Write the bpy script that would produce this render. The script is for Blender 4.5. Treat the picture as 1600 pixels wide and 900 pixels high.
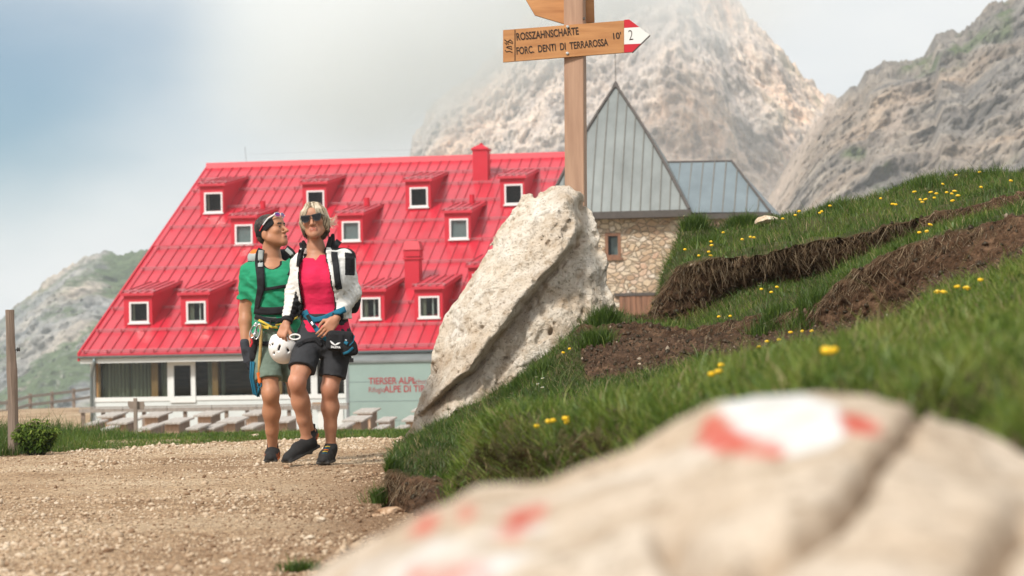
import bpy, bmesh, math, random
import numpy as np
from mathutils import Vector, Matrix, noise as mnoise
from mathutils.bvhtree import BVHTree

for _o in list(bpy.data.objects):
    bpy.data.objects.remove(_o)
C = bpy.context.scene.collection
scene = bpy.context.scene
rng = np.random.default_rng(7)
random.seed(7)
R = math.radians

# ------------------------------------------------------------------ camera
F = 3778.0          # focal length in pixels of the 1600 px wide photograph (85 mm)
HC = 0.556          # camera height above the gravel
ROLL = R(1.0)
SHIFT = 140.0
cam_d = bpy.data.cameras.new("camera")
cam = bpy.data.objects.new("camera", cam_d)
C.objects.link(cam)
cam_d.sensor_width = 36.0
cam_d.lens = 36.0 * F / 1600.0
cam_d.shift_y = SHIFT / 1600.0
cam_d.clip_start = 0.05
cam_d.clip_end = 9000.0
cam.matrix_world = Matrix.Translation((0, 0, HC)) @ Matrix(((math.cos(ROLL), math.sin(ROLL), 0, 0),
    (0, 0, -1, 0), (-math.sin(ROLL), math.cos(ROLL), 0, 0), (0, 0, 0, 1)))
cam_d.dof.use_dof = True
cam_d.dof.focus_distance = 16.1
cam_d.dof.aperture_fstop = 5.2
cam_d.dof.aperture_blades = 0
scene.camera = cam

# ------------------------------------------------------------------ world, sun, exposure
SUN_DIR = Vector((-0.58, -0.80, 0.95)).normalized()
w = bpy.data.worlds.new("World")
scene.world = w
w.use_nodes = True
nt = w.node_tree
nt.nodes.clear()
_out = nt.nodes.new("ShaderNodeOutputWorld")
_sky = nt.nodes.new("ShaderNodeTexSky")
_sky.sky_type = 'NISHITA'
_sky.sun_disc = False
_sky.sun_elevation = math.asin(SUN_DIR.z)
_sky.sun_rotation = math.atan2(SUN_DIR.x, SUN_DIR.y)
_sky.air_density = 1.0
_sky.dust_density = 0.6
_b1 = nt.nodes.new("ShaderNodeBackground"); _b1.inputs[1].default_value = 0.05
_b2 = nt.nodes.new("ShaderNodeBackground"); _b2.inputs[1].default_value = 0.53
_tc = nt.nodes.new("ShaderNodeTexCoord")
_mp = nt.nodes.new("ShaderNodeMapping"); _mp.inputs["Scale"].default_value = (1.0, 1.0, 2.2)
_n1 = nt.nodes.new("ShaderNodeTexNoise"); _n1.inputs["Scale"].default_value = 4.2; _n1.inputs["Detail"].default_value = 7; _n1.inputs["Roughness"].default_value = 0.52
_n2 = nt.nodes.new("ShaderNodeTexNoise"); _n2.inputs["Scale"].default_value = 9.0; _n2.inputs["Detail"].default_value = 6
_dst = nt.nodes.new("ShaderNodeVectorMath"); _dst.operation = 'DISTANCE'; _dst.inputs[1].default_value = (-0.225, 0.968, 0.265)
_rmp = nt.nodes.new("ShaderNodeMapRange"); _rmp.inputs[1].default_value = 0.02; _rmp.inputs[2].default_value = 0.20
_rmp.inputs[3].default_value = 0.0; _rmp.inputs[4].default_value = 1.0; _rmp.interpolation_type = 'SMOOTHERSTEP'
_add = nt.nodes.new("ShaderNodeMath"); _add.operation = 'MULTIPLY_ADD'; _add.inputs[1].default_value = 0.16
_cr = nt.nodes.new("ShaderNodeValToRGB")
_cr.color_ramp.elements[0].position = 0.3; _cr.color_ramp.elements[0].color = (0.82, 0.86, 0.89, 1)
_cr.color_ramp.elements[1].position = 0.62; _cr.color_ramp.elements[1].color = (0.975, 0.985, 0.985, 1)
_mx = nt.nodes.new("ShaderNodeMixShader")
L = nt.links.new
L(_tc.outputs["Generated"], _mp.inputs[0]); L(_mp.outputs[0], _n1.inputs[0]); L(_mp.outputs[0], _n2.inputs[0])
L(_mp.outputs[0], _dst.inputs[0])
L(_n1.outputs[0], _add.inputs[0]); L(_dst.outputs["Value"], _add.inputs[2])
_sub = nt.nodes.new("ShaderNodeMath"); _sub.operation = 'SUBTRACT'; _sub.inputs[1].default_value = 0.08
L(_add.outputs[0], _sub.inputs[0]); L(_sub.outputs[0], _rmp.inputs[0])
L(_n2.outputs[0], _cr.inputs[0]); L(_cr.outputs[0], _b2.inputs[0])
_tint = nt.nodes.new("ShaderNodeMix"); _tint.data_type = 'RGBA'; _tint.blend_type = 'MULTIPLY'; _tint.inputs[0].default_value = 1.0
_tint.inputs[7].default_value = (0.50, 0.75, 0.92, 1)
L(_sky.outputs[0], _tint.inputs[6]); L(_tint.outputs[2], _b1.inputs[0])
L(_rmp.outputs[0], _mx.inputs[0]); L(_b1.outputs[0], _mx.inputs[1]); L(_b2.outputs[0], _mx.inputs[2])
L(_mx.outputs[0], _out.inputs[0])

sun_d = bpy.data.lights.new("sun", 'SUN')
sun_d.energy = 2.2
sun_d.angle = R(9)
sun_d.color = (1.0, 0.95, 0.87)
sun = bpy.data.objects.new("sun", sun_d)
C.objects.link(sun)
sun.rotation_euler = (-SUN_DIR).to_track_quat('-Z', 'Y').to_euler()

vs = scene.view_settings
vs.view_transform = 'Standard'; vs.look = 'None'; vs.exposure = 0.92; vs.gamma = 1.0; vs.use_curve_mapping = False
cy = scene.cycles
cy.use_denoising = True
try:
    cy.denoiser = 'OPENIMAGEDENOISE'
except Exception:
    pass
cy.max_bounces = 10; cy.diffuse_bounces = 3; cy.glossy_bounces = 3; cy.transmission_bounces = 4
cy.transparent_max_bounces = 12; cy.volume_bounces = 7
cy.volume_step_rate = 1.0; cy.volume_max_steps = 128
cy.sample_clamp_indirect = 6.0

# ------------------------------------------------------------------ helpers
def ray(u, v):
    xc = (u - 800.0) / F; yc = (450.0 + SHIFT - v) / F
    return np.array([xc * math.cos(ROLL) + yc * math.sin(ROLL), 1.0, -xc * math.sin(ROLL) + yc * math.cos(ROLL)])

CAMP = np.array([0, 0, HC])
def P(u, v, d):
    return CAMP + ray(u, v) * d

def PV(u, v, d):
    return Vector(P(u, v, d))

def uv_of(p):
    """image position of world points (n,3): only used to know where the trail paint and stains sit on a rock"""
    p = np.atleast_2d(np.asarray(p, float)) - CAMP
    d = p[:, 1]
    xc = (p[:, 0] * math.cos(ROLL) - p[:, 2] * math.sin(ROLL)) / d
    yc = (p[:, 0] * math.sin(ROLL) + p[:, 2] * math.cos(ROLL)) / d
    return 800 + xc * F, 450 + SHIFT - yc * F

def tag(o, label=None, cat=None, group=None, kind=None):
    if label: o["label"] = label
    if cat: o["category"] = cat
    if group: o["group"] = group
    if kind: o["kind"] = kind
    return o

def empty(name, loc=(0, 0, 0), rot=(0, 0, 0), parent=None):
    o = bpy.data.objects.new(name, None)
    C.objects.link(o)
    o.empty_display_size = 0.2
    o.location = loc; o.rotation_euler = rot
    if parent: o.parent = parent
    return o

def mesh_obj(name, verts, faces, mats, parent=None, mat_idx=None, smooth=False, loc=None):
    me = bpy.data.meshes.new(name)
    verts = np.asarray(verts, dtype=np.float32)
    if isinstance(faces, np.ndarray):
        k = faces.shape[1]
        me.vertices.add(len(verts)); me.vertices.foreach_set("co", verts.ravel())
        me.loops.add(faces.size); me.loops.foreach_set("vertex_index", faces.ravel().astype(np.int32))
        me.polygons.add(len(faces))
        me.polygons.foreach_set("loop_start", np.arange(0, faces.size, k, dtype=np.int32))
        me.update(calc_edges=True)
    else:
        me.from_pydata([tuple(map(float, q)) for q in verts], [], faces)
    if not isinstance(mats, (list, tuple)): mats = [mats]
    for m in mats: me.materials.append(m)
    if mat_idx is not None:
        me.polygons.foreach_set("material_index", np.asarray(mat_idx, dtype=np.int32))
    if smooth:
        me.polygons.foreach_set("use_smooth", np.ones(len(me.polygons), dtype=bool))
    me.validate()
    me.update()
    o = bpy.data.objects.new(name, me)
    C.objects.link(o)
    if parent: o.parent = parent
    if loc is not None: o.location = loc
    return o

class MB:
    """collects boxes, prisms, tubes into ONE mesh"""
    def __init__(s): s.v = []; s.f = []; s.m = []; s.mi = 0
    def add(s, verts, faces, mi=None):
        n = len(s.v); s.v += [tuple(map(float, q)) for q in verts]
        s.f += [tuple(i + n for i in f) for f in faces]; s.m += [s.mi if mi is None else mi] * len(faces)
        return s
    def box(s, x0, x1, y0, y1, z0, z1, mi=None):
        v = [(x0,y0,z0),(x1,y0,z0),(x1,y1,z0),(x0,y1,z0),(x0,y0,z1),(x1,y0,z1),(x1,y1,z1),(x0,y1,z1)]
        return s.add(v, [(0,3,2,1),(4,5,6,7),(0,1,5,4),(1,2,6,5),(2,3,7,6),(3,0,4,7)], mi)
    def hexa(s, v8, mi=None):
        return s.add(v8, [(0,3,2,1),(4,5,6,7),(0,1,5,4),(1,2,6,5),(2,3,7,6),(3,0,4,7)], mi)
    def bar(s, a, b, w, h, up=(0,0,1), mi=None):
        a = Vector(a); b = Vector(b); d = (b - a).normalized(); u = Vector(up)
        sx = d.cross(u).normalized() * (w / 2); uz = sx.cross(d).normalized() * (h / 2)
        v = [a-sx-uz, a+sx-uz, b+sx-uz, b-sx-uz, a-sx+uz, a+sx+uz, b+sx+uz, b-sx+uz]
        return s.hexa(v, mi)
    def tube(s, pts, rad, n=8, mi=None, cap=True):
        pts = [Vector(p) for p in pts]; m = len(pts)
        rr = rad if isinstance(rad, (list, tuple, np.ndarray)) else [rad] * m
        vs_, fs = [], []
        prev = None
        for i, p in enumerate(pts):
            t = (pts[min(i+1, m-1)] - pts[max(i-1, 0)]).normalized()
            if prev is None:
                prev = Vector((0,0,1)) if abs(t.z) < 0.9 else Vector((1,0,0))
            b = t.cross(prev).normalized(); nrm = b.cross(t).normalized(); prev = nrm
            for k in range(n):
                a = 2*math.pi*k/n
                vs_.append(p + (nrm*math.cos(a) + b*math.sin(a)) * rr[i])
        for i in range(m-1):
            for k in range(n):
                fs.append((i*n+k, i*n+(k+1)%n, (i+1)*n+(k+1)%n, (i+1)*n+k))
        if cap:
            fs.append(tuple(range(n-1, -1, -1))); fs.append(tuple((m-1)*n + k for k in range(n)))
        return s.add(vs_, fs, mi)
    def prism(s, poly, y0, y1, mi=None):
        """poly in (x,z), extruded along y"""
        n = len(poly)
        v = [(x, y0, z) for x, z in poly] + [(x, y1, z) for x, z in poly]
        f = [tuple(range(n)), tuple(range(2*n-1, n-1, -1))] + [(i, n+i, n+(i+1)%n, (i+1)%n) for i in range(n)]
        return s.add(v, f, mi)
    def build(s, name, mats, parent=None, smooth=False, bevel=0.0, loc=None):
        o = mesh_obj(name, s.v, s.f, mats, parent, s.m, smooth, loc)
        bm = bmesh.new(); bm.from_mesh(o.data)
        bmesh.ops.recalc_face_normals(bm, faces=bm.faces)
        if bevel > 0:
            bmesh.ops.bevel(bm, geom=list(bm.edges), offset=bevel, segments=1, affect='EDGES', clamp_overlap=True)
        bm.to_mesh(o.data); bm.free()
        return o

# numpy gradient noise ------------------------------------------------------
_perm = np.random.default_rng(3).permutation(512).astype(np.int64)
_perm = np.concatenate([_perm, _perm, _perm])
_g = np.random.default_rng(5).normal(size=(512, 3)); _g /= np.linalg.norm(_g, axis=1)[:, None]
def pnoise(p):
    p = np.asarray(p, float)
    i = np.floor(p).astype(np.int64); f = p - i
    i &= 511
    u = f * f * f * (f * (f * 6 - 15) + 10)
    out = 0
    for dx in (0, 1):
        wx = u[..., 0] if dx else 1 - u[..., 0]
        for dy in (0, 1):
            wy = u[..., 1] if dy else 1 - u[..., 1]
            for dz in (0, 1):
                wz = u[..., 2] if dz else 1 - u[..., 2]
                h = _perm[(_perm[(_perm[(i[..., 0] + dx) & 511] + i[..., 1] + dy) & 511] + i[..., 2] + dz) & 511]
                g = _g[h]
                out = out + wx * wy * wz * (g[..., 0]*(f[..., 0]-dx) + g[..., 1]*(f[..., 1]-dy) + g[..., 2]*(f[..., 2]-dz))
    return out * 1.5
def fbm(p, oct=4, lac=2.03, gain=0.5, ridged=False):
    p = np.asarray(p, float); a = 1.0; s = 0; tot = 0
    for k in range(oct):
        n = pnoise(p + 17.3 * k)
        if ridged: n = 1 - 2 * np.abs(n)
        s = s + a * n; tot += a; a *= gain; p = p * lac
    return s / tot

# materials ------------------------------------------------------------------
def nodes_of(name):
    m = bpy.data.materials.new(name); m.use_nodes = True
    t = m.node_tree; b = t.nodes["Principled BSDF"]
    return m, t, b
def N(t, kind, **kw):
    n = t.nodes.new(kind)
    for k, v in kw.items():
        if k in n.inputs.keys() if hasattr(n.inputs, "keys") else False:
            n.inputs[k].default_value = v
        else:
            setattr(n, k, v)
    return n
def ramp(t, stops, interp='LINEAR'):
    r = t.nodes.new("ShaderNodeValToRGB"); e = r.color_ramp.elements
    r.color_ramp.interpolation = interp
    while len(e) < len(stops): e.new(0.5)
    for q, (pos, col) in zip(e, stops):
        q.position = pos; q.color = (*col, 1) if len(col) == 3 else col
    return r
def mixc(t, a, b, fac, mode='MIX'):
    n = t.nodes.new("ShaderNodeMix"); n.data_type = 'RGBA'; n.blend_type = mode
    for sock, val in ((n.inputs[0], fac), (n.inputs[6], a), (n.inputs[7], b)):
        if hasattr(val, "is_output"): t.links.new(val, sock)
        elif isinstance(val, (int, float)): sock.default_value = val
        else: sock.default_value = (*val, 1) if len(val) == 3 else val
    return n.outputs[2]
def mul(c, k): return tuple(min(1.0, x * k) for x in c)
def pm(name, col, rough=0.6, var=0.18, scale=6.0, bump=0.0, bscale=None, metallic=0.0, spec=0.5, col2=None, stretch=None, detail=5, coat=0.0):
    m, t, b = nodes_of(name)
    tc = t.nodes.new("ShaderNodeTexCoord"); src = tc.outputs["Object"]
    if stretch:
        mp = t.nodes.new("ShaderNodeMapping"); mp.inputs["Scale"].default_value = stretch
        t.links.new(src, mp.inputs[0]); src = mp.outputs[0]
    n = N(t, "ShaderNodeTexNoise"); n.inputs["Scale"].default_value = scale; n.inputs["Detail"].default_value = detail; n.inputs["Roughness"].default_value = 0.6
    t.links.new(src, n.inputs[0])
    r = ramp(t, [(0.28, mul(col, 1 - var)), (0.72, col2 if col2 else mul(col, 1 + var))])
    t.links.new(n.outputs[0], r.inputs[0]); t.links.new(r.outputs[0], b.inputs["Base Color"])
    b.inputs["Roughness"].default_value = rough; b.inputs["Metallic"].default_value = metallic
    b.inputs["Specular IOR Level"].default_value = spec
    b.inputs["Coat Weight"].default_value = coat
    if bump > 0:
        n2 = N(t, "ShaderNodeTexNoise"); n2.inputs["Scale"].default_value = bscale or scale * 6; n2.inputs["Detail"].default_value = 6
        t.links.new(src, n2.inputs[0])
        bp = t.nodes.new("ShaderNodeBump"); bp.inputs["Strength"].default_value = 1.0; bp.inputs["Distance"].default_value = bump
        t.links.new(n2.outputs[0], bp.inputs["Height"]); t.links.new(bp.outputs[0], b.inputs["Normal"])
    return m

# signed distance modelling ----------------------------------------------------
def rotm(rx=0, ry=0, rz=0):
    return np.array(Matrix.Rotation(R(rz), 3, 'Z') @ Matrix.Rotation(R(ry), 3, 'Y') @ Matrix.Rotation(R(rx), 3, 'X'))
class Field:
    def __init__(s, lo, hi, res):
        s.lo = np.asarray(lo, float); s.res = res
        s.n = np.ceil((np.asarray(hi, float) - s.lo) / res).astype(int) + 1
        s.f = np.full(s.n, 1.0, np.float32)
    def grid(s, lo, hi):
        a = np.clip(np.floor((np.asarray(lo) - s.lo) / s.res).astype(int), 0, s.n - 1)
        b = np.clip(np.ceil((np.asarray(hi) - s.lo) / s.res).astype(int) + 1, 1, s.n)
        sl = tuple(slice(x, y) for x, y in zip(a, b))
        ax = [(np.arange(x, y) * s.res + l).astype(np.float32) for x, y, l in zip(a, b, s.lo)]
        return sl, np.stack(np.meshgrid(*ax, indexing='ij'), -1)
    def put(s, fn, lo, hi, k=0.02, op='add', clip=()):
        mar = k + 0.03
        sl, p = s.grid(np.asarray(lo) - mar, np.asarray(hi) + mar)
        if 0 in p.shape: return s
        d = fn(p)
        for pt, nr in clip:
            nr = np.asarray(nr, np.float32); nr = nr / np.linalg.norm(nr)
            d = np.maximum(d, (p - np.asarray(pt, np.float32)) @ nr)
        f = s.f[sl]
        if op == 'add':
            if k > 1e-6:
                h = np.clip(0.5 + 0.5 * (f - d) / k, 0, 1)
                s.f[sl] = f * (1 - h) + d * h - k * h * (1 - h)
            else: s.f[sl] = np.minimum(f, d)
        else:
            if k > 1e-6:
                h = np.clip(0.5 - 0.5 * (f + d) / k, 0, 1)
                s.f[sl] = f * (1 - h) - d * h + k * h * (1 - h)
            else: s.f[sl] = np.maximum(f, -d)
        return s
    def cone(s, a, b, ra, rb, k=0.02, op='add', clip=(), flat=None):
        a = np.asarray(a, np.float32); b = np.asarray(b, np.float32); ab = b - a; L2 = float(ab @ ab) + 1e-12
        def fn(p):
            q = p - a; t = np.clip((q @ ab) / L2, 0, 1)
            return np.linalg.norm(q - t[..., None] * ab, axis=-1) - (ra + (rb - ra) * t)
        r = max(ra, rb)
        return s.put(fn, np.minimum(a, b) - r, np.maximum(a, b) + r, k, op, clip)
    def chain(s, pts, rad, k=0.02, op='add', clip=()):
        for i in range(len(pts) - 1):
            s.cone(pts[i], pts[i+1], rad[i], rad[i+1], k, op, clip)
        return s
    def ell(s, c, r, M=None, k=0.02, op='add', clip=()):
        c = np.asarray(c, np.float32); r = np.asarray(r, np.float32)
        M = np.eye(3) if M is None else np.asarray(M)
        Mf = M.astype(np.float32)
        def fn(p):
            q = (p - c) @ Mf
            k0 = np.linalg.norm(q / r, axis=-1); k1 = np.linalg.norm(q / (r * r), axis=-1) + 1e-6
            return k0 * (k0 - 1) / k1
        e = np.sqrt(((M * r) ** 2).sum(1))
        return s.put(fn, c - e, c + e, k, op, clip)
    def rbox(s, c, h, M=None, rnd=0.01, k=0.01, op='add', clip=()):
        c = np.asarray(c, np.float32); h = np.asarray(h, np.float32); M = np.eye(3) if M is None else np.asarray(M)
        Mf = M.astype(np.float32)
        def fn(p):
            q = np.abs((p - c) @ Mf) - (h - rnd)
            return np.linalg.norm(np.maximum(q, 0), axis=-1) + np.minimum(q.max(-1), 0) - rnd
        e = np.abs(M) @ h
        return s.put(fn, c - e, c + e, k, op, clip)
    def loftz(s, secs, k=0.02, op='add', clip=(), power=2.3):
        """a body of superelliptic horizontal sections: (z, cx, cy, rx, ry)"""
        a = np.array(sorted(secs), np.float32)
        def fn(p):
            z = p[..., 2]
            cx, cy, rx, ry = (np.interp(z, a[:, 0], a[:, i]).astype(np.float32) for i in (1, 2, 3, 4))
            X = np.abs((p[..., 0] - cx) / rx); Y = np.abs((p[..., 1] - cy) / ry)
            q = (X ** power + Y ** power + 1e-9) ** (1 / power)
            d = (q - 1) * np.minimum(rx, ry)
            return np.maximum(d, np.maximum(a[0, 0] - z, z - a[-1, 0]))
        r = a[:, 3:].max(0)
        lo = (a[:, 1].min() - r[0], a[:, 2].min() - r[1], a[0, 0]); hi = (a[:, 1].max() + r[0], a[:, 2].max() + r[1], a[-1, 0])
        return s.put(fn, lo, hi, k, op, clip)
    def offset(s, fn):
        """add fn(points) to the field near the surface"""
        idx = np.argwhere(np.abs(s.f) < 0.05)
        if len(idx):
            p = idx * s.res + s.lo
            s.f[idx[:, 0], idx[:, 1], idx[:, 2]] += fn(p).astype(np.float32)
        return s
    def mesh(s, smooth=1):
        f = s.f
        f[0], f[-1], f[:, 0], f[:, -1], f[:, :, 0], f[:, :, -1] = 1, 1, 1, 1, 1, 1
        ins = f < 0
        nx, ny, nz = f.shape
        cnt = np.zeros((nx-1, ny-1, nz-1), np.int8)
        for dx in (0, 1):
            for dy in (0, 1):
                for dz in (0, 1):
                    cnt += ins[dx:nx-1+dx, dy:ny-1+dy, dz:nz-1+dz]
        act = (cnt > 0) & (cnt < 8)
        cells = np.argwhere(act)
        vid = np.full(act.shape, -1, np.int64); vid[act] = np.arange(len(cells))
        acc = np.zeros((len(cells), 3)); num = np.zeros(len(cells))
        cor = [(x, y, z) for x in (0, 1) for y in (0, 1) for z in (0, 1)]
        for a in range(8):
            for b in range(a + 1, 8):
                A, B = np.array(cor[a]), np.array(cor[b])
                if np.abs(A - B).sum() != 1: continue
                ia = cells + A; ib = cells + B
                fa = f[ia[:, 0], ia[:, 1], ia[:, 2]]; fb = f[ib[:, 0], ib[:, 1], ib[:, 2]]
                mk = (fa < 0) != (fb < 0)
                t = np.where(mk, fa / np.where(mk, fa - fb, 1), 0)
                acc += np.where(mk[:, None], A + t[:, None] * (B - A), 0); num += mk
        V = s.lo + (cells + acc / num[:, None]) * s.res
        quads = []
        for ax in range(3):
            o = [slice(None)] * 3; o2 = [slice(None)] * 3
            o[ax] = slice(0, f.shape[ax] - 1); o2[ax] = slice(1, f.shape[ax])
            A = ins[tuple(o)]; B = ins[tuple(o2)]
            e = np.argwhere(A != B)
            b1, b2 = [(1, 2), (2, 0), (0, 1)][ax]
            ok = (e[:, b1] > 0) & (e[:, b2] > 0) & (e[:, b1] < f.shape[b1] - 1) & (e[:, b2] < f.shape[b2] - 1)
            e = e[ok]
            d1 = np.zeros(3, int); d1[b1] = 1; d2 = np.zeros(3, int); d2[b2] = 1
            q = [vid[tuple((e - x).T)] for x in (d1 + d2, d2, 0 * d1, d1)]
            q = np.stack(q, 1)
            fl = ~A[tuple(e.T)]
            q[fl] = q[fl][:, ::-1]
            quads.append(q)
        Q = np.concatenate(quads)
        Q = Q[(Q >= 0).all(1)]
        for _ in range(smooth):
            s1 = np.zeros_like(V); c = np.zeros(len(V))
            for i in range(4):
                j = (i + 1) % 4
                np.add.at(s1, Q[:, i], V[Q[:, j]]); np.add.at(c, Q[:, i], 1)
                np.add.at(s1, Q[:, j], V[Q[:, i]]); np.add.at(c, Q[:, j], 1)
            V = 0.5 * V + 0.5 * s1 / np.maximum(c, 1)[:, None]
        return V, Q

def vnormals(V, Q):
    n = np.cross(V[Q[:, 2]] - V[Q[:, 0]], V[Q[:, 3]] - V[Q[:, 1]])
    o = np.zeros_like(V)
    for i in range(4): np.add.at(o, Q[:, i], n)
    return o / (np.linalg.norm(o, axis=1)[:, None] + 1e-12)
def grid_faces(r, c):
    i = np.arange(r * c).reshape(r, c)
    return np.stack([i[:-1, :-1], i[:-1, 1:], i[1:, 1:], i[1:, :-1]], -1).reshape(-1, 4)
def set_attr(o, name, vals):
    a = o.data.attributes.new(name, 'FLOAT', 'POINT')
    a.data.foreach_set("value", np.asarray(vals, np.float32))
def text_mesh(name, body, size, mat, parent, matrix, sx=1.0, align='LEFT', extrude=0.002, bold=0.0, spacing=1.0):
    cu = bpy.data.curves.new(name, 'FONT'); cu.body = body; cu.size = size; cu.align_x = align
    cu.extrude = extrude; cu.offset = bold; cu.space_character = spacing
    tmp = bpy.data.objects.new(name, cu); C.objects.link(tmp)
    dg = bpy.context.evaluated_depsgraph_get()
    me = bpy.data.meshes.new_from_object(tmp.evaluated_get(dg))
    bpy.data.objects.remove(tmp); bpy.data.curves.remove(cu)
    me.name = name; me.transform(matrix @ Matrix.Diagonal((sx, 1, 1, 1)))
    me.materials.clear(); me.materials.append(mat)
    o = bpy.data.objects.new(name, me); C.objects.link(o); o.parent = parent
    return o
# ================================================================== ground sheet
def zg(x, y):
    x = np.asarray(x, float); y = np.asarray(y, float)
    def ss(a, b, t):
        q = np.clip((t - a) / (b - a), 0, 1); return q * q * (3 - 2 * q)
    z = 0.05 * ss(19.5, 22.2, y) - 1.4 * ss(22.6, 50, y)
    z = z + 0.35 * ss(66, 80, y) + 0.28 * ss(80, 150, y)
    z = z - 0.010 * np.clip(-x - 24, 0, 40) * ss(90, 140, y)
    fall = ss(152, 420, y)
    z = z - 140 * fall * ss(-10, -45, x + 0 * y) - 12 * fall
    return z

def _axis(lo, hi, step, far_lo, far_hi, k=1.22):
    a = list(np.arange(lo, hi, step)); d = step
    while a[-1] < far_hi: d *= k; a.append(a[-1] + d)
    d = step
    while a[0] > far_lo: d *= k; a.insert(0, a[0] - d)
    return np.array(a)
gx = _axis(-6.0, 2.2, 0.05, -1500, 1500); gy = _axis(3.6, 23.5, 0.05, -60, 2600, 1.16)
GX, GY = np.meshgrid(gx, gy)
GZ = zg(GX, GY)
pp = np.stack([GX, GY, 0 * GX], -1)
near = (GY < 30)
GZ = GZ + np.where(near, 0.022 * fbm(pp * 0.9, 3) + 0.012 * fbm(pp * 4.1, 3) + 0.007 * np.abs(pnoise(pp * 17)), 0.0)
GZ = GZ + np.where(GY > 160, 5.0 * fbm(pp * 0.012, 4), 0)

def ground_mat():
    m, t, b = nodes_of("gravel_ground")
    tc = t.nodes.new("ShaderNodeTexCoord").outputs["Object"]
    n1 = N(t, "ShaderNodeTexNoise"); n1.inputs["Scale"].default_value = 0.75; n1.inputs["Detail"].default_value = 6; n1.inputs["Roughness"].default_value = 0.65
    mpn = t.nodes.new("ShaderNodeMapping"); mpn.inputs["Scale"].default_value = (0.8, 0.55, 1); t.links.new(tc, mpn.inputs[0]); t.links.new(mpn.outputs[0], n1.inputs[0])
    n2 = N(t, "ShaderNodeTexNoise"); n2.inputs["Scale"].default_value = 28; n2.inputs["Detail"].default_value = 5; t.links.new(tc, n2.inputs[0])
    v = N(t, "ShaderNodeTexVoronoi"); v.inputs["Scale"].default_value = 55; t.links.new(tc, v.inputs["Vector"])
    base = ramp(t, [(0.33, (0.24, 0.15, 0.085)), (0.47, (0.42, 0.30, 0.195)), (0.62, (0.53, 0.42, 0.30))]); t.links.new(n1.outputs[0], base.inputs[0])
    fine = ramp(t, [(0.3, (0.62, 0.58, 0.54)), (0.7, (1.2, 1.18, 1.15))]); t.links.new(n2.outputs[0], fine.inputs[0])
    c = mixc(t, base.outputs[0], fine.outputs[0], 1.0, 'MULTIPLY')
    sc = t.nodes.new("ShaderNodeSeparateColor"); t.links.new(v.outputs["Color"], sc.inputs[0])
    peb = ramp(t, [(0.0, (0.72, 0.7, 0.68)), (1.0, (1.2, 1.18, 1.12))]); t.links.new(sc.outputs[0], peb.inputs[0])
    c = mixc(t, c, peb.outputs[0], 0.75, 'MULTIPLY')
    ea = t.nodes.new("ShaderNodeAttribute"); ea.attribute_name = "earth"
    c = mixc(t, c, (0.20, 0.118, 0.066), ea.outputs["Fac"])
    at = t.nodes.new("ShaderNodeAttribute"); at.attribute_name = "turf"
    n3 = N(t, "ShaderNodeTexNoise"); n3.inputs["Scale"].default_value = 0.05; n3.inputs["Detail"].default_value = 8; t.links.new(tc, n3.inputs[0])
    g = ramp(t, [(0.42, (0.07, 0.11, 0.035)), (0.6, (0.2, 0.2, 0.12))]); t.links.new(n3.outputs[0], g.inputs[0])
    c = mixc(t, c, g.outputs[0], at.outputs["Fac"])
    t.links.new(c, b.inputs["Base Color"]); b.inputs["Roughness"].default_value = 0.95; b.inputs["Specular IOR Level"].default_value = 0.15
    bp = t.nodes.new("ShaderNodeBump"); bp.inputs["Distance"].default_value = 0.012
    ad = t.nodes.new("ShaderNodeMath"); ad.operation = 'SUBTRACT'; t.links.new(n2.outputs[0], ad.inputs[0]); t.links.new(v.outputs["Distance"], ad.inputs[1])
    t.links.new(ad.outputs[0], bp.inputs["Height"]); t.links.new(bp.outputs[0], b.inputs["Normal"])
    return m
V = np.stack([GX, GY, GZ], -1).reshape(-1, 3)
ground = mesh_obj("ground", V, grid_faces(len(gy), len(gx)), ground_mat(), smooth=True)
turf = np.clip((GY - 150) / 30, 0, 1) + np.where((GY > 21.7) & (GY < 60), np.clip((GY - 21.7) * 2, 0, 1), 0) * (GX < 30)
earth = np.exp(-np.clip(np.interp(GY, [4, 7, 10, 13, 17], [0.05, -0.25, -0.62, -0.7, -0.9]) - GX, 0, 9) / 0.30) * (GY < 16) + 0.8 * np.clip(fbm(pp * np.array([0.7, 0.35, 1]) + 3, 3) - 0.12, 0, 1) * (GY < 17) * 1.6
set_attr(ground, "earth", np.clip(earth, 0, 0.85).ravel())
set_attr(ground, "turf", np.clip(turf, 0, 1).ravel())
tag(ground, kind="structure")

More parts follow.
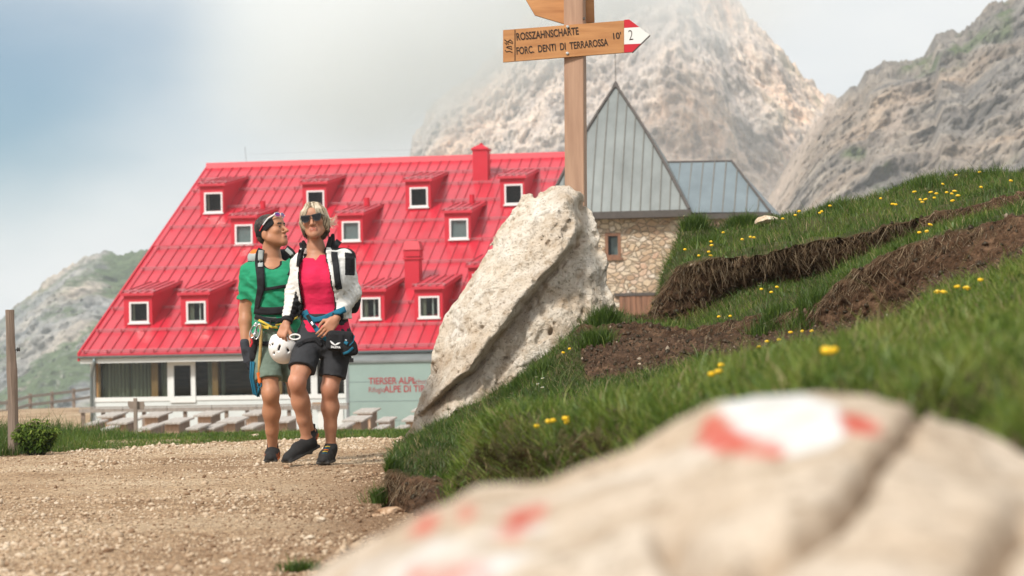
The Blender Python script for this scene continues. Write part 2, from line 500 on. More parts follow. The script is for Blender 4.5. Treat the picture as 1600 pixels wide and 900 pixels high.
# ================================================================== hillside with eroded turf ledges
rows = [
 # (soil 0/1 of the band that STARTS at this row, subdivisions, noise amplitude, points)
 (1, 6, 0.02, [(600,880,10.6),(720,900,9.2),(850,920,7.9),(1000,950,6.2),(1150,980,4.8),(1400,1000,3.4),(1750,1050,2.3)]),
 (1, 16, 0.05, [(613,795,10.4),(640,802,10.0),(700,795,9.3),(760,785,8.8),(850,782,7.9),(1000,785,6.2),(1150,770,4.8),(1400,750,3.4),(1750,770,2.3)]),
 (0, 46, 0.045, [(606,738,10.3),(650,736,10.2),(690,734,9.9),(712,728,9.2),(740,700,8.9),(850,690,8.0),(1000,665,6.6),(1150,640,5.1),(1400,625,3.7),(1750,650,2.6)]),
 (0, 40, 0.05, [(622,716,13.2),(690,684,12.6),(740,655,11.9),(800,628,11.0),(900,632,10.2),(1000,622,9.4),(1150,590,8.3),(1350,552,7.3),(1600,498,6.3),(1750,485,5.9)]),
 (1, 24, 0.03, [(640,702,15.9),(700,676,15.6),(760,642,15.3),(830,604,14.8),(885,580,14.2),(950,606,13.0),(1020,594,12.6),(1100,574,12.1),(1181,564,11.8),(1302,545,11.3),(1415,512,11.0),(1460,470,10.9),(1600,410,10.5),(1750,372,10.1)]),
 (1, 36, 0.04, [(655,692,16.3),(700,668,16.3),(760,634,16.3),(830,590,16.0),(880,556,15.9),(910,530,15.8),(960,524,15.5),(1090,534,14.5),(1181,528,13.8),(1302,513,13.1),(1415,484,12.6),(1446,448,12.4),(1520,424,12.2),(1620,390,12.0),(1750,355,11.9)]),
 (0, 26, 0.03, [(660,690,16.6),(700,666,16.6),(760,630,16.6),(830,584,16.4),(880,546,16.3),(910,514,16.2),(960,508,16.0),(1080,520,14.9),(1108,512,14.6),(1180,500,14.0),(1240,490,13.6),(1280,474,13.3),(1328,430,13.0),(1408,388,12.7),(1491,366,12.5),(1600,338,12.4),(1750,300,12.3)]),
 (1, 44, 0.045, [(670,670,17.3),(760,600,17.3),(850,540,17.2),(900,515,17.0),(960,500,16.8),(985,504,16.6),(1022,506,16.2),(1100,490,15.8),(1150,466,15.7),(1200,448,15.6),(1260,438,15.4),(1300,430,15.3),(1328,418,15.2),(1408,383,15.0),(1491,358,14.9),(1600,326,14.8),(1750,284,14.8)]),
 (0, 40, 0.045, [(690,660,17.7),(760,600,17.7),(850,540,17.6),(900,515,17.5),(945,480,17.4),(975,500,17.2),(1022,503,16.9),(1030,482,16.5),(1040,442,16.1),(1055,418,15.9),(1100,409,15.6),(1150,402,15.45),(1200,396,15.3),(1300,374,15.1),(1400,352,14.95),(1500,334,14.95),(1600,302,14.95),(1750,255,15.0)]),
 (0, 22, 0.045, [(700,660,18.6),(760,605,18.6),(850,550,18.5),(900,520,18.4),(945,492,18.2),(978,506,18.0),(1026,506,17.7),(1038,470,17.6),(1050,405,17.6),(1066,352,17.6),(1100,348,17.8),(1150,352,18),(1190,342,18.2),(1300,320,18.2),(1400,294,18.2),(1500,276,18.2),(1600,266,18.2),(1750,240,18.2)]),
 (0, 0, 0.03, [(690,720,21),(850,680,21),(950,640,21),(1026,640,21),(1050,600,21),(1100,560,22),(1300,520,23),(1500,480,24),(1750,440,24)]),
]
M = 440
def smooth01(t):
    t = np.clip(t, 0, 1); return t * t * (3 - 2 * t)
def row_pts(pts):
    a = np.array(pts, float); u = np.linspace(a[0, 0], a[-1, 0], M)
    return np.array([P(uu, np.interp(uu, a[:, 0], a[:, 1]), np.interp(uu, a[:, 0], a[:, 2])) for uu in u])
RP = [row_pts(r[3]) for r in rows]
RP[0][:, 2] = np.minimum(RP[0][:, 2], -0.2); RP[-1][:, 2] = -1.0
# the bank goes on to the right beyond the picture and ends in a rounded shoulder
EXT = 90
for i_, q in enumerate(RP):
    sl0 = (q[-1] - q[-30]) / 29; st_ = 0.07
    e = [q[-1]]
    for k in range(1, EXT + 1):
        f = k / EXT
        e.append(np.array([q[-1][0] + 11.0 * f * (0.25 + 0.75 * f), q[-1][1] + 1.5 * f * (i_ > 3), q[-1][2] + (0.55 * f - 0.5 * f * f) * 1.6]))
    e = np.array(e[1:])
    fall_ = smooth01((np.arange(1, EXT + 1) / EXT - 0.72) / 0.28)
    e[:, 2] = e[:, 2] * (1 - fall_) + (-1.0) * fall_
    if i_ in (0, len(RP) - 1): e[:, 2] = -0.6
    RP[i_] = np.concatenate([q, e])
M = M + EXT
HV, hsoil, hamp, hband, hlip = [], [], [], [], []
for i in range(len(rows) - 1):
    K = rows[i][1]
    for k in range(K):
        t = k / K
        HV.append(RP[i] * (1 - t) + RP[i + 1] * t)
        hsoil.append(np.full(M, rows[i][0])); hband.append(np.full(M, i))
        hamp.append(np.full(M, rows[i][2] * (1 - t) + rows[i + 1][2] * t)); hlip.append(np.full(M, t))
HV.append(RP[-1]); hsoil.append(np.zeros(M)); hband.append(np.full(M, 9)); hamp.append(np.full(M, 0.03)); hlip.append(np.ones(M))
HV = np.array(HV); hsoil = np.array(hsoil, float); hband = np.array(hband); hamp = np.array(hamp); hlip = np.array(hlip)
# smooth the creases a little across rows, then roughen
for _ in range(2):
    HV[1:-1] = HV[1:-1] * 0.5 + (HV[:-2] + HV[2:]) * 0.25
du = np.gradient(HV, axis=1); dv = np.gradient(HV, axis=0)
nr = np.cross(du, dv); nr /= np.linalg.norm(nr, axis=-1, keepdims=True) + 1e-9
nr *= np.sign(np.where(np.abs(nr[..., 2:3]) > 0.2, nr[..., 2:3], -nr[..., 1:2]) + 1e-9)
soil_s = hsoil.copy()
for _ in range(3):
    soil_s[1:-1] = (soil_s[:-2] + soil_s[1:-1] * 2 + soil_s[2:]) / 4
lump = ((hband >= 1) & (hband <= 3)) * 0.095 * (0.42 - np.abs(fbm(HV * np.array([1.5, 0.9, 1.5]) + 4, 3)) * 2.6) + ((hband == 6) | (hband == 8)) * 0.05 * (0.5 - np.abs(fbm(HV * np.array([2.3, 1.4, 2.3]) + 24, 3)) * 2.6)
for _ in range(4):
    lump[1:-1] = (lump[:-2] + 2 * lump[1:-1] + lump[2:]) / 4
_u, _v = uv_of(HV.reshape(-1, 3)); _u = _u.reshape(HV.shape[:2]); _v = _v.reshape(HV.shape[:2])
def _seg(pl):
    d = np.full(_u.shape, 1e9)
    for (a, b), (c, e) in zip(pl[:-1], pl[1:]):
        t = np.clip(((_u - a) * (c - a) + (_v - b) * (e - b)) / ((c - a) ** 2 + (e - b) ** 2), 0, 1)
        d = np.minimum(d, np.hypot(_u - a - t * (c - a), _v - b - t * (e - b)))
    return d
gully = _seg([(698, 790), (708, 735), (722, 690), (760, 650), (830, 632), (905, 625)])      # between the two tussocks
near_band = (hband >= 1) & (hband <= 3)
lump = lump - 0.10 * np.exp(-(gully / 20) ** 2) * near_band + 0.075 * np.exp(-(((_u - 860) / 170) ** 2 + ((_v - 690) / 40) ** 2)) * near_band
nz = fbm(HV * 3.2, 4)
rough = soil_s * (0.8 * fbm(HV * 9, 4, ridged=True) * 0.05 + 0.035 * fbm(HV * 24, 3))
HV = HV + nr * (hamp * 0.9 * nz + rough + lump)[..., None] + nr * (0.05 * fbm(HV * 1.1 + 9, 2))[..., None] * (hband > 0)[..., None]
patch = fbm(HV * 1.6 + 31, 4)
soil_s = np.clip(soil_s + np.clip((patch - 0.30) * 5, 0, 1) * ((hband == 2) | (hband == 3)) * 0.9, 0, 1)
# dark grass runs down the lip in tongues
tongue = np.clip(fbm(np.stack([HV[..., 0] * 2.2, HV[..., 1] * 2.2, 0 * HV[..., 0]], -1), 3) * 2.2 + 0.15, 0, 1)
front = (hband == 1) & (HV[..., 0] > -0.28)
soil_s = np.where(front, np.clip(soil_s - 0.75, 0, 1), soil_s)
soil_s = np.where((hband >= 4) & (hband <= 6) & (HV[..., 0] < 0.42), np.clip(soil_s - 0.8, 0, 1), soil_s)
HQ = grid_faces(*HV.shape[:2])
HVf = HV.reshape(-1, 3)

def hill_mat():
    m, t, b = nodes_of("turf_and_soil")
    tc = t.nodes.new("ShaderNodeTexCoord").outputs["Object"]
    n1 = N(t, "ShaderNodeTexNoise"); n1.inputs["Scale"].default_value = 6; n1.inputs["Detail"].default_value = 8; n1.inputs["Roughness"].default_value = 0.7; t.links.new(tc, n1.inputs[0])
    n2 = N(t, "ShaderNodeTexNoise"); n2.inputs["Scale"].default_value = 40; n2.inputs["Detail"].default_value = 5; t.links.new(tc, n2.inputs[0])
    soil = ramp(t, [(0.3, (0.03, 0.018, 0.011)), (0.52, (0.075, 0.044, 0.027)), (0.74, (0.17, 0.105, 0.066))]); t.links.new(n1.outputs[0], soil.inputs[0])
    f = ramp(t, [(0.35, (0.65, 0.63, 0.6)), (0.7, (1.35, 1.3, 1.25))]); t.links.new(n2.outputs[0], f.inputs[0])
    sc = mixc(t, soil.outputs[0], f.outputs[0], 1.0, 'MULTIPLY')
    gr = ramp(t, [(0.35, (0.035, 0.042, 0.014)), (0.65, (0.08, 0.075, 0.032))]); t.links.new(n1.outputs[0], gr.inputs[0])
    at = t.nodes.new("ShaderNodeAttribute"); at.attribute_name = "soil"
    c = mixc(t, gr.outputs[0], sc, at.outputs["Fac"])
    t.links.new(c, b.inputs["Base Color"]); b.inputs["Roughness"].default_value = 0.97; b.inputs["Specular IOR Level"].default_value = 0.1
    bp = t.nodes.new("ShaderNodeBump"); bp.inputs["Distance"].default_value = 0.02
    t.links.new(n2.outputs[0], bp.inputs["Height"]); t.links.new(bp.outputs[0], b.inputs["Normal"])
    return m
hill = mesh_obj("hill", HVf, HQ, hill_mat(), smooth=True)
set_attr(hill, "soil", soil_s.ravel())
tag(hill, kind="structure")
hill_bvh = BVHTree.FromPolygons([tuple(v) for v in HVf], [tuple(q) for q in HQ])

# ================================================================== mountains
def mountain_mat(name, lo, mid, hi, green, gscale, strat=(1, 1, 1), bump=1.5, fs=0.05, scree=None):
    m, t, b = nodes_of(name)
    tc = t.nodes.new("ShaderNodeTexCoord").outputs["Object"]
    mp = t.nodes.new("ShaderNodeMapping"); mp.inputs["Scale"].default_value = strat; mp.inputs["Rotation"].default_value = (0, R(32), 0)
    t.links.new(tc, mp.inputs[0])
    n1 = N(t, "ShaderNodeTexNoise"); n1.inputs["Scale"].default_value = fs; n1.inputs["Detail"].default_value = 9; n1.inputs["Roughness"].default_value = 0.66; t.links.new(mp.outputs[0], n1.inputs[0])
    n2 = N(t, "ShaderNodeTexNoise"); n2.inputs["Scale"].default_value = fs * 0.3; n2.inputs["Detail"].default_value = 8; t.links.new(tc, n2.inputs[0])
    n3 = N(t, "ShaderNodeTexNoise"); n3.inputs["Scale"].default_value = fs * 5; n3.inputs["Detail"].default_value = 6; n3.inputs["Roughness"].default_value = 0.7; t.links.new(mp.outputs[0], n3.inputs[0])
    r = ramp(t, [(0.34, lo), (0.5, mid), (0.66, hi)]); t.links.new(n1.outputs[0], r.inputs[0])
    w2 = ramp(t, [(0.40, (0.80, 0.83, 0.87)), (0.50, (1.02, 0.99, 0.96)), (0.62, (1.2, 1.06, 0.94))]); t.links.new(n2.outputs[0], w2.inputs[0])
    c = mixc(t, r.outputs[0], w2.outputs[0], 1.0, 'MULTIPLY')
    w3 = ramp(t, [(0.36, (0.5, 0.5, 0.53)), (0.52, (1.05, 1.04, 1.02)), (0.68, (1.2, 1.17, 1.13))]); t.links.new(n3.outputs[0], w3.inputs[0])
    c = mixc(t, c, w3.outputs[0], 0.8, 'MULTIPLY')
    mp4 = t.nodes.new("ShaderNodeMapping"); mp4.inputs["Rotation"].default_value = (0, R(-32), 0); mp4.inputs["Scale"].default_value = (0.6, 0.8, 1.5)
    t.links.new(tc, mp4.inputs[0])
    n4 = N(t, "ShaderNodeTexNoise"); n4.inputs["Scale"].default_value = fs * 3.4; n4.inputs["Detail"].default_value = 7; n4.inputs["Roughness"].default_value = 0.62; n4.inputs["Distortion"].default_value = 0.6; t.links.new(mp4.outputs[0], n4.inputs[0])
    w4 = ramp(t, [(0.34, (0.45, 0.44, 0.45)), (0.41, (1.0, 1.0, 1.0)), (0.62, (1.0, 1.0, 1.0)), (0.7, (1.14, 1.1, 1.05))]); t.links.new(n4.outputs[0], w4.inputs[0])
    c = mixc(t, c, w4.outputs[0], 0.85, 'MULTIPLY')
    at = t.nodes.new("ShaderNodeAttribute"); at.attribute_name = "green"
    gc = ramp(t, [(0.4, mul(green, 0.75)), (0.6, mul(green, 1.3))]); t.links.new(n3.outputs[0], gc.inputs[0])
    c = mixc(t, c, gc.outputs[0], at.outputs["Fac"])
    if scree:
        a2 = t.nodes.new("ShaderNodeAttribute"); a2.attribute_name = "scree"
        c = mixc(t, c, scree, a2.outputs["Fac"])
    t.links.new(c, b.inputs["Base Color"]); b.inputs["Roughness"].default_value = 1.0; b.inputs["Specular IOR Level"].default_value = 0.05
    bp = t.nodes.new("ShaderNodeBump"); bp.inputs["Distance"].default_value = bump; bp.inputs["Strength"].default_value = 1.0
    t.links.new(n3.outputs[0], bp.inputs["Height"]); t.links.new(bp.outputs[0], b.inputs["Normal"])
    return m

def smoothstep(a, b, x):
    q = np.clip((x - a) / (b - a), 0, 1); return q * q * (3 - 2 * q)

def mountain(name, sky, ds, base, db, mat, amp, freq, dip, greenf, screef=None, cols=420, rws=210, jag=1.0, pw=1.0):
    sky = np.array(sky, float); base = np.array(base, float)
    u = np.linspace(sky[0, 0], sky[-1, 0], cols)
    vs_ = np.interp(u, sky[:, 0], sky[:, 1]); vb = np.interp(u, base[:, 0], base[:, 1])
    dsv = np.interp(u, sky[:, 0], sky[:, 2]) if sky.shape[1] > 2 else np.full(cols, ds)
    S = np.array([P(a, b, c) for a, b, c in zip(u, vs_, dsv)]); B = np.array([P(a, b, db) for a, b in zip(u, vb)])
    t = np.linspace(0, 1, rws)[:, None, None]
    G = S[None] * (1 - t ** pw) + B[None] * t ** pw
    # relief, mostly pushed towards the viewer and down
    q = G.copy()
    c, s_ = math.cos(R(dip)), math.sin(R(dip))
    x, z = q[..., 0], q[..., 2]
    qq = np.stack([(x * c + z * s_), q[..., 1], (-x * s_ + z * c) * 0.62], -1)
    wv = np.stack([fbm(G * freq * 1.3 + 70, 3), 0 * x, fbm(G * freq * 1.3 + 90, 3)], -1) * (0.14 / freq)
    qq = qq + wv
    n_big = fbm(qq * freq, 4, ridged=True, gain=0.5)
    n_mid = fbm(qq * freq * 2.6 + 11, 5, gain=0.58)
    kq = n_mid * 5.0 + n_big * 2.0
    fk = kq - np.floor(kq); led = (np.floor(kq) + smoothstep(0.55, 1.0, fk)) / 5.0      # ledges and faces
    n_fine = fbm(qq * freq * 9.0 + 50, 4, ridged=True, gain=0.62)
    env = np.minimum(1, t[..., 0] * 9 + 0.15)
    disp = amp * (n_big * 0.6 + led * 0.40) * env + amp * 0.22 * n_fine * (0.45 + 0.55 * env)
    G[..., 1] -= disp
    G[..., 2] += disp * 0.15 + jag * amp * 0.15 * (n_fine * (1 - env) + 0.9 * led * (1 - env))
    # back side
    nb = 14
    back = []
    for k in range(1, nb + 1):
        bk = G[0].copy(); bk[:, 1] += (db - ds) * -0.9 * k / nb
        bk[:, 2] += (B[:, 2] - G[0, :, 2]) * (k / nb) ** 1.3
        back.append(bk)
    A = np.concatenate([np.array(back[::-1]), G], 0)
    du = np.gradient(A, axis=1); dv = np.gradient(A, axis=0)
    n = np.cross(dv, du); n /= np.linalg.norm(n, axis=-1, keepdims=True) + 1e-9
    steep = np.abs(n[..., 2])
    o = mesh_obj(name, A.reshape(-1, 3), grid_faces(*A.shape[:2]), mat, smooth=False)
    uu, vv = uv_of(A.reshape(-1, 3)); uu = uu.reshape(A.shape[:2]); vv = vv.reshape(A.shape[:2])
    set_attr(o, "green", np.clip(greenf(A, steep, uu, vv), 0, 1).ravel())
    if screef: set_attr(o, "scree", np.clip(screef(A, steep, uu, vv), 0, 1).ravel())
    tag(o, kind="structure")
    return o

def gf_left(A, steep, u, v):
    ra = A[..., 0] * .64 + A[..., 2] * .77; rb = -A[..., 0] * .77 + A[..., 2] * .64
    n = 0.8 * fbm(np.stack([ra * 0.006, A[..., 1] * .004, rb * 0.026], -1) + 5, 5) + 0.4 * fbm(A * 0.012 + 5, 4); f = fbm(A * 0.05 + 9, 4)
    top = smoothstep(150, 215, u) * smoothstep(500, 430, v)
    low = smoothstep(450, 620, v) * 0.42 - 0.08
    return np.clip((n * 1.6 + f * 0.8 + low + top * 1.4 - 0.02 + (steep - 0.5) * 0.5) * 2.4, 0, 0.92)
m_left = mountain("mountain_left", [(-900,700),(-600,640),(-260,620),(-120,565),(0,513),(28,487),(53,472),(82,448),(110,430),(135,416),(160,407),(185,410),(213,405),(260,398),(330,402),(420,430),(520,480)],
    1050, [(-900,900),(520,900)], 640, mountain_mat("limestone_left", (0.19,0.19,0.19), (0.34,0.335,0.325), (0.48,0.46,0.43), (0.085,0.125,0.055), 1, (1,1,0.5), 1.2, 0.06), 26, 0.014, 28, gf_left)

def gf_right(A, steep, u, v):
    n = fbm(A * 0.02 + 15, 4); f = fbm(A * 0.09 + 3, 3)
    def blob(cu, cv, ru, rv): return np.exp(-(((u - cu) / ru) ** 2 + ((v - cv) / rv) ** 2))
    bl = blob(1332,242,26,14) + blob(1375,285,22,28) + blob(1445,102,30,15) + blob(1500,75,16,20) + blob(1570,30,14,34) + blob(1390,262,14,14) + blob(1530,55,30,14) * 0.6
    return np.clip(bl * (1.2 + f) + (n * 1.0 + f * 0.7 - 0.36) * 1.6, 0, 0.9)
def sf_right(A, steep, u, v):
    w = np.interp(v, [165, 200, 240, 320], [12, 18, 14, 34]); c = np.interp(v, [165, 200, 240, 320], [1300, 1268, 1246, 1205])
    g = np.exp(-((u - c) / w) ** 2)
    g2 = np.exp(-(((u - 1415 - (165 - v) * 0.5) / 12) ** 2 + ((v - 185) / 45) ** 2)) * 0.7
    return (g + g2) * (0.75 + 0.5 * fbm(A * 0.1, 3))
m_right = mountain("mountain_right", [(1120,420),(1160,385),(1190,345),(1215,300),(1240,255),(1265,215),(1290,185),(1312,167),(1325,155),(1345,143),(1350,127),(1380,113),(1405,111),(1425,105),(1450,94),(1460,63),(1487,61),(1496,66),(1520,45),(1545,20),(1575,9),(1583,-2),(1620,-20),(1700,-60),(1790,-90),(1950,-40),(2150,-70),(2400,10),(2700,60)],
    760, [(1120,640),(2700,700)], 430, mountain_mat("limestone_right", (0.15,0.135,0.125), (0.265,0.23,0.20), (0.40,0.35,0.30), (0.085,0.115,0.045), 1, (1,1,0.42), 0.9, 0.085, scree=(0.50,0.40,0.33)), 20, 0.021, 35, gf_right, sf_right, jag=1.0, cols=900)

def gf_main(A, steep, u, v):
    n = fbm(A * 0.015 + 15, 4); f = fbm(A * 0.05 + 3, 3)
    return np.clip(smoothstep(1160, 1230, u) * (n + f - 0.1) * 1.2, 0, 0.55)
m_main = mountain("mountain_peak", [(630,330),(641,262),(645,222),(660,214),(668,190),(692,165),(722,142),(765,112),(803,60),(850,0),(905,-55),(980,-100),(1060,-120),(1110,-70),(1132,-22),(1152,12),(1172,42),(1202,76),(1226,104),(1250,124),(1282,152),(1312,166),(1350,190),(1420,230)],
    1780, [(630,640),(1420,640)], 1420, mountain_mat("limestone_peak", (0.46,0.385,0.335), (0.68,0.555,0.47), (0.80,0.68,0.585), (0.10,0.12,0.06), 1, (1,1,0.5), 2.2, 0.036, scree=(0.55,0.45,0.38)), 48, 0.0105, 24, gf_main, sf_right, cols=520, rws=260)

# haze: one even box of air round the camera and the near scene; the cloud on the peak lies wholly beyond it
def vol_mat(name, dens, col=(0.86, 0.91, 0.96), aniso=0.2):
    m = bpy.data.materials.new(name); m.use_nodes = True; t = m.node_tree
    t.nodes.remove(t.nodes["Principled BSDF"])
    p = t.nodes.new("ShaderNodeVolumePrincipled"); p.inputs["Density"].default_value = dens
    p.inputs["Color"].default_value = (*col, 1); p.inputs["Anisotropy"].default_value = aniso
    t.links.new(p.outputs[0], t.nodes["Material Output"].inputs["Volume"])
    return m, t, p
hz = MB().box(-700, 700, -80, 1215, -330, 420)
haze = hz.build("haze", vol_mat("haze_air", 0.00034)[0])
tag(haze, "thin pale mountain air between the hut and the cliffs", "haze", kind="stuff")

def cloud_mat(CLR, kx, lo_, hi_, dmax, off):
    m, t, p = vol_mat("cloud_vapour", 0.0, (1.0, 1.0, 1.0), 0.0)
    tc = t.nodes.new("ShaderNodeTexCoord").outputs["Object"]
    n = N(t, "ShaderNodeTexNoise"); n.inputs["Scale"].default_value = 0.011; n.inputs["Detail"].default_value = 6; n.inputs["Roughness"].default_value = 0.55
    ofs = t.nodes.new("ShaderNodeVectorMath"); ofs.operation = 'ADD'; ofs.inputs[1].default_value = off; t.links.new(tc, ofs.inputs[0]); t.links.new(ofs.outputs[0], n.inputs[0])
    sx = t.nodes.new("ShaderNodeSeparateXYZ"); t.links.new(tc, sx.inputs[0])
    # density grows upwards and to the left, as cloud drifting over the summit does, and thins out towards its rim
    h = t.nodes.new("ShaderNodeMath"); h.operation = 'MULTIPLY_ADD'; h.inputs[1].default_value = kx; t.links.new(sx.outputs[0], h.inputs[0]); t.links.new(sx.outputs[2], h.inputs[2])
    mr = t.nodes.new("ShaderNodeMapRange"); mr.inputs[1].default_value = -75; mr.inputs[2].default_value = 70; mr.inputs[3].default_value = lo_; mr.inputs[4].default_value = hi_
    t.links.new(h.outputs[0], mr.inputs[0])
    ad = t.nodes.new("ShaderNodeMath"); ad.operation = 'ADD'; t.links.new(n.outputs[0], ad.inputs[0]); t.links.new(mr.outputs[0], ad.inputs[1])
    m2 = t.nodes.new("ShaderNodeMapRange"); m2.inputs[1].default_value = 0.38; m2.inputs[2].default_value = 1.1; m2.inputs[3].default_value = 0; m2.inputs[4].default_value = dmax; m2.interpolation_type = 'SMOOTHSTEP'
    t.links.new(ad.outputs[0], m2.inputs[0])
    mp = t.nodes.new("ShaderNodeMapping"); mp.inputs["Scale"].default_value = (1/CLR[0], 1/CLR[1], 1/CLR[2]); t.links.new(tc, mp.inputs[0])
    ln = t.nodes.new("ShaderNodeVectorMath"); ln.operation = 'LENGTH'; t.links.new(mp.outputs[0], ln.inputs[0])
    fd = t.nodes.new("ShaderNodeMapRange"); fd.inputs[1].default_value = 1.0; fd.inputs[2].default_value = 0.45; fd.inputs[3].default_value = 0; fd.inputs[4].default_value = 1; fd.interpolation_type = 'SMOOTHSTEP'
    t.links.new(ln.outputs["Value"], fd.inputs[0])
    ml = t.nodes.new("ShaderNodeMath"); ml.operation = 'MULTIPLY'; t.links.new(m2.outputs[0], ml.inputs[0]); t.links.new(fd.outputs[0], ml.inputs[1])
    t.links.new(ml.outputs[0], p.inputs["Density"])
    return m
def cloud_body(CLR, u, v, d, kx, lo_, hi_, dmax, off, label):
    bm = bmesh.new(); bmesh.ops.create_icosphere(bm, subdivisions=4, radius=1.0)
    me = bpy.data.meshes.new("cloud"); bm.to_mesh(me); bm.free()
    me.transform(Matrix.Diagonal((*CLR, 1)))
    me.materials.append(cloud_mat(CLR, kx, lo_, hi_, dmax, off))
    o = bpy.data.objects.new("cloud", me); C.objects.link(o)
    o.location = PV(u, v, d)
    tag(o, label, "cloud", kind="stuff")
cloud_body((230, 100, 150), 860, 40, 1335, -0.58, -0.38, 0.70, 0.034, (0, 0, 0), "pale cloud drifting over the left shoulder of the big cliff")
cloud_body((150, 50, 80), 1010, -34, 1500, 0.0, -0.04, 0.45, 0.040, (300, 40, 10), "thin pale cloud hiding the summit of the big cliff")
# ================================================================== materials of the built things
M_red   = pm("red_painted_sheet", (0.52, 0.006, 0.026), rough=0.38, var=0.16, scale=1.1, stretch=(2.2, 0.45, 0.45), detail=8, spec=0.8, bump=0.002, bscale=3, coat=0.15)
M_redD  = pm("red_cladding", (0.53, 0.008, 0.028), rough=0.5, var=0.06, scale=1.5)
M_seam  = pm("red_seam", (0.33, 0.008, 0.02), rough=0.5, var=0.1)
M_zinc  = pm("zinc_sheet", (0.20, 0.215, 0.21), rough=0.6, var=0.2, scale=1.4, metallic=0.25, stretch=(1, 1, 0.25))
M_zincD = pm("weathered_zinc", (0.19, 0.23, 0.25), rough=0.5, var=0.15, scale=1.2, metallic=0.25, stretch=(1, 1, 0.25))
M_zseam = pm("dark_seam", (0.19, 0.18, 0.16), rough=0.6)
M_fascia= pm("dark_fascia", (0.075, 0.062, 0.055), rough=0.7)
M_white = pm("white_painted_frame", (0.72, 0.73, 0.71), rough=0.5, var=0.05)
M_wall  = pm("pale_render", (0.62, 0.66, 0.65), rough=0.8, var=0.06, scale=2)
M_guard = pm("dull_red_rail", (0.42, 0.17, 0.185), rough=0.5)
M_metal = pm("grey_steel", (0.30, 0.32, 0.33), rough=0.4, metallic=0.6)
M_gutter= pm("grey_gutter", (0.20, 0.24, 0.25), rough=0.45, metallic=0.5)
M_panel = pm("grey_green_panel", (0.27, 0.36, 0.33), rough=0.28, var=0.07, scale=1.2, spec=0.6)
M_letter= pm("red_lettering", (0.34, 0.045, 0.05), rough=0.6)
M_larch = pm("orange_larch_post", (0.36, 0.19, 0.07), rough=0.6, var=0.2, scale=3, stretch=(6, 6, 0.8))
M_brown = pm("brown_interior_boards", (0.22, 0.12, 0.065), rough=0.6, var=0.35, scale=3, stretch=(0.6, 6, 6))
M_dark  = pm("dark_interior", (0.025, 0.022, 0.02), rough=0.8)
M_slate = pm("pale_shutter_glass", (0.30, 0.33, 0.35), rough=0.2, var=0.1)

def curtain_mat():
    m, t, b = nodes_of("olive_curtain")
    tc = t.nodes.new("ShaderNodeTexCoord").outputs["Object"]
    w_ = t.nodes.new("ShaderNodeTexWave"); w_.bands_direction = 'X'; w_.inputs["Scale"].default_value = 2.6; w_.inputs["Distortion"].default_value = 2.5; w_.inputs["Detail"].default_value = 2
    mp = t.nodes.new("ShaderNodeMapping"); mp.inputs["Scale"].default_value = (1, 1, 0.12); t.links.new(tc, mp.inputs[0]); t.links.new(mp.outputs[0], w_.inputs[0])
    r = ramp(t, [(0.0, (0.17, 0.165, 0.12)), (1.0, (0.30, 0.29, 0.22))]); t.links.new(w_.outputs[0], r.inputs[0])
    t.links.new(r.outputs[0], b.inputs["Base Color"]); b.inputs["Roughness"].default_value = 0.9
    return m
M_curtain = curtain_mat()
def glass_mat():
    m, t, b = nodes_of("window_glass")
    t.nodes.remove(b)
    tr = t.nodes.new("ShaderNodeBsdfTransparent"); tr.inputs[0].default_value = (0.86, 0.9, 0.88, 1)
    gl = t.nodes.new("ShaderNodeBsdfGlossy"); gl.inputs["Roughness"].default_value = 0.03
    mx = t.nodes.new("ShaderNodeMixShader")
    fr = t.nodes.new("ShaderNodeFresnel"); fr.inputs[0].default_value = 1.5
    mm = t.nodes.new("ShaderNodeMath"); mm.operation = 'MULTIPLY'; mm.inputs[1].default_value = 0.4; t.links.new(fr.outputs[0], mm.inputs[0])
    t.links.new(mm.outputs[0], mx.inputs[0]); t.links.new(tr.outputs[0], mx.inputs[1]); t.links.new(gl.outputs[0], mx.inputs[2])
    t.links.new(mx.outputs[0], t.nodes["Material Output"].inputs[0])
    return m
M_glass = glass_mat()

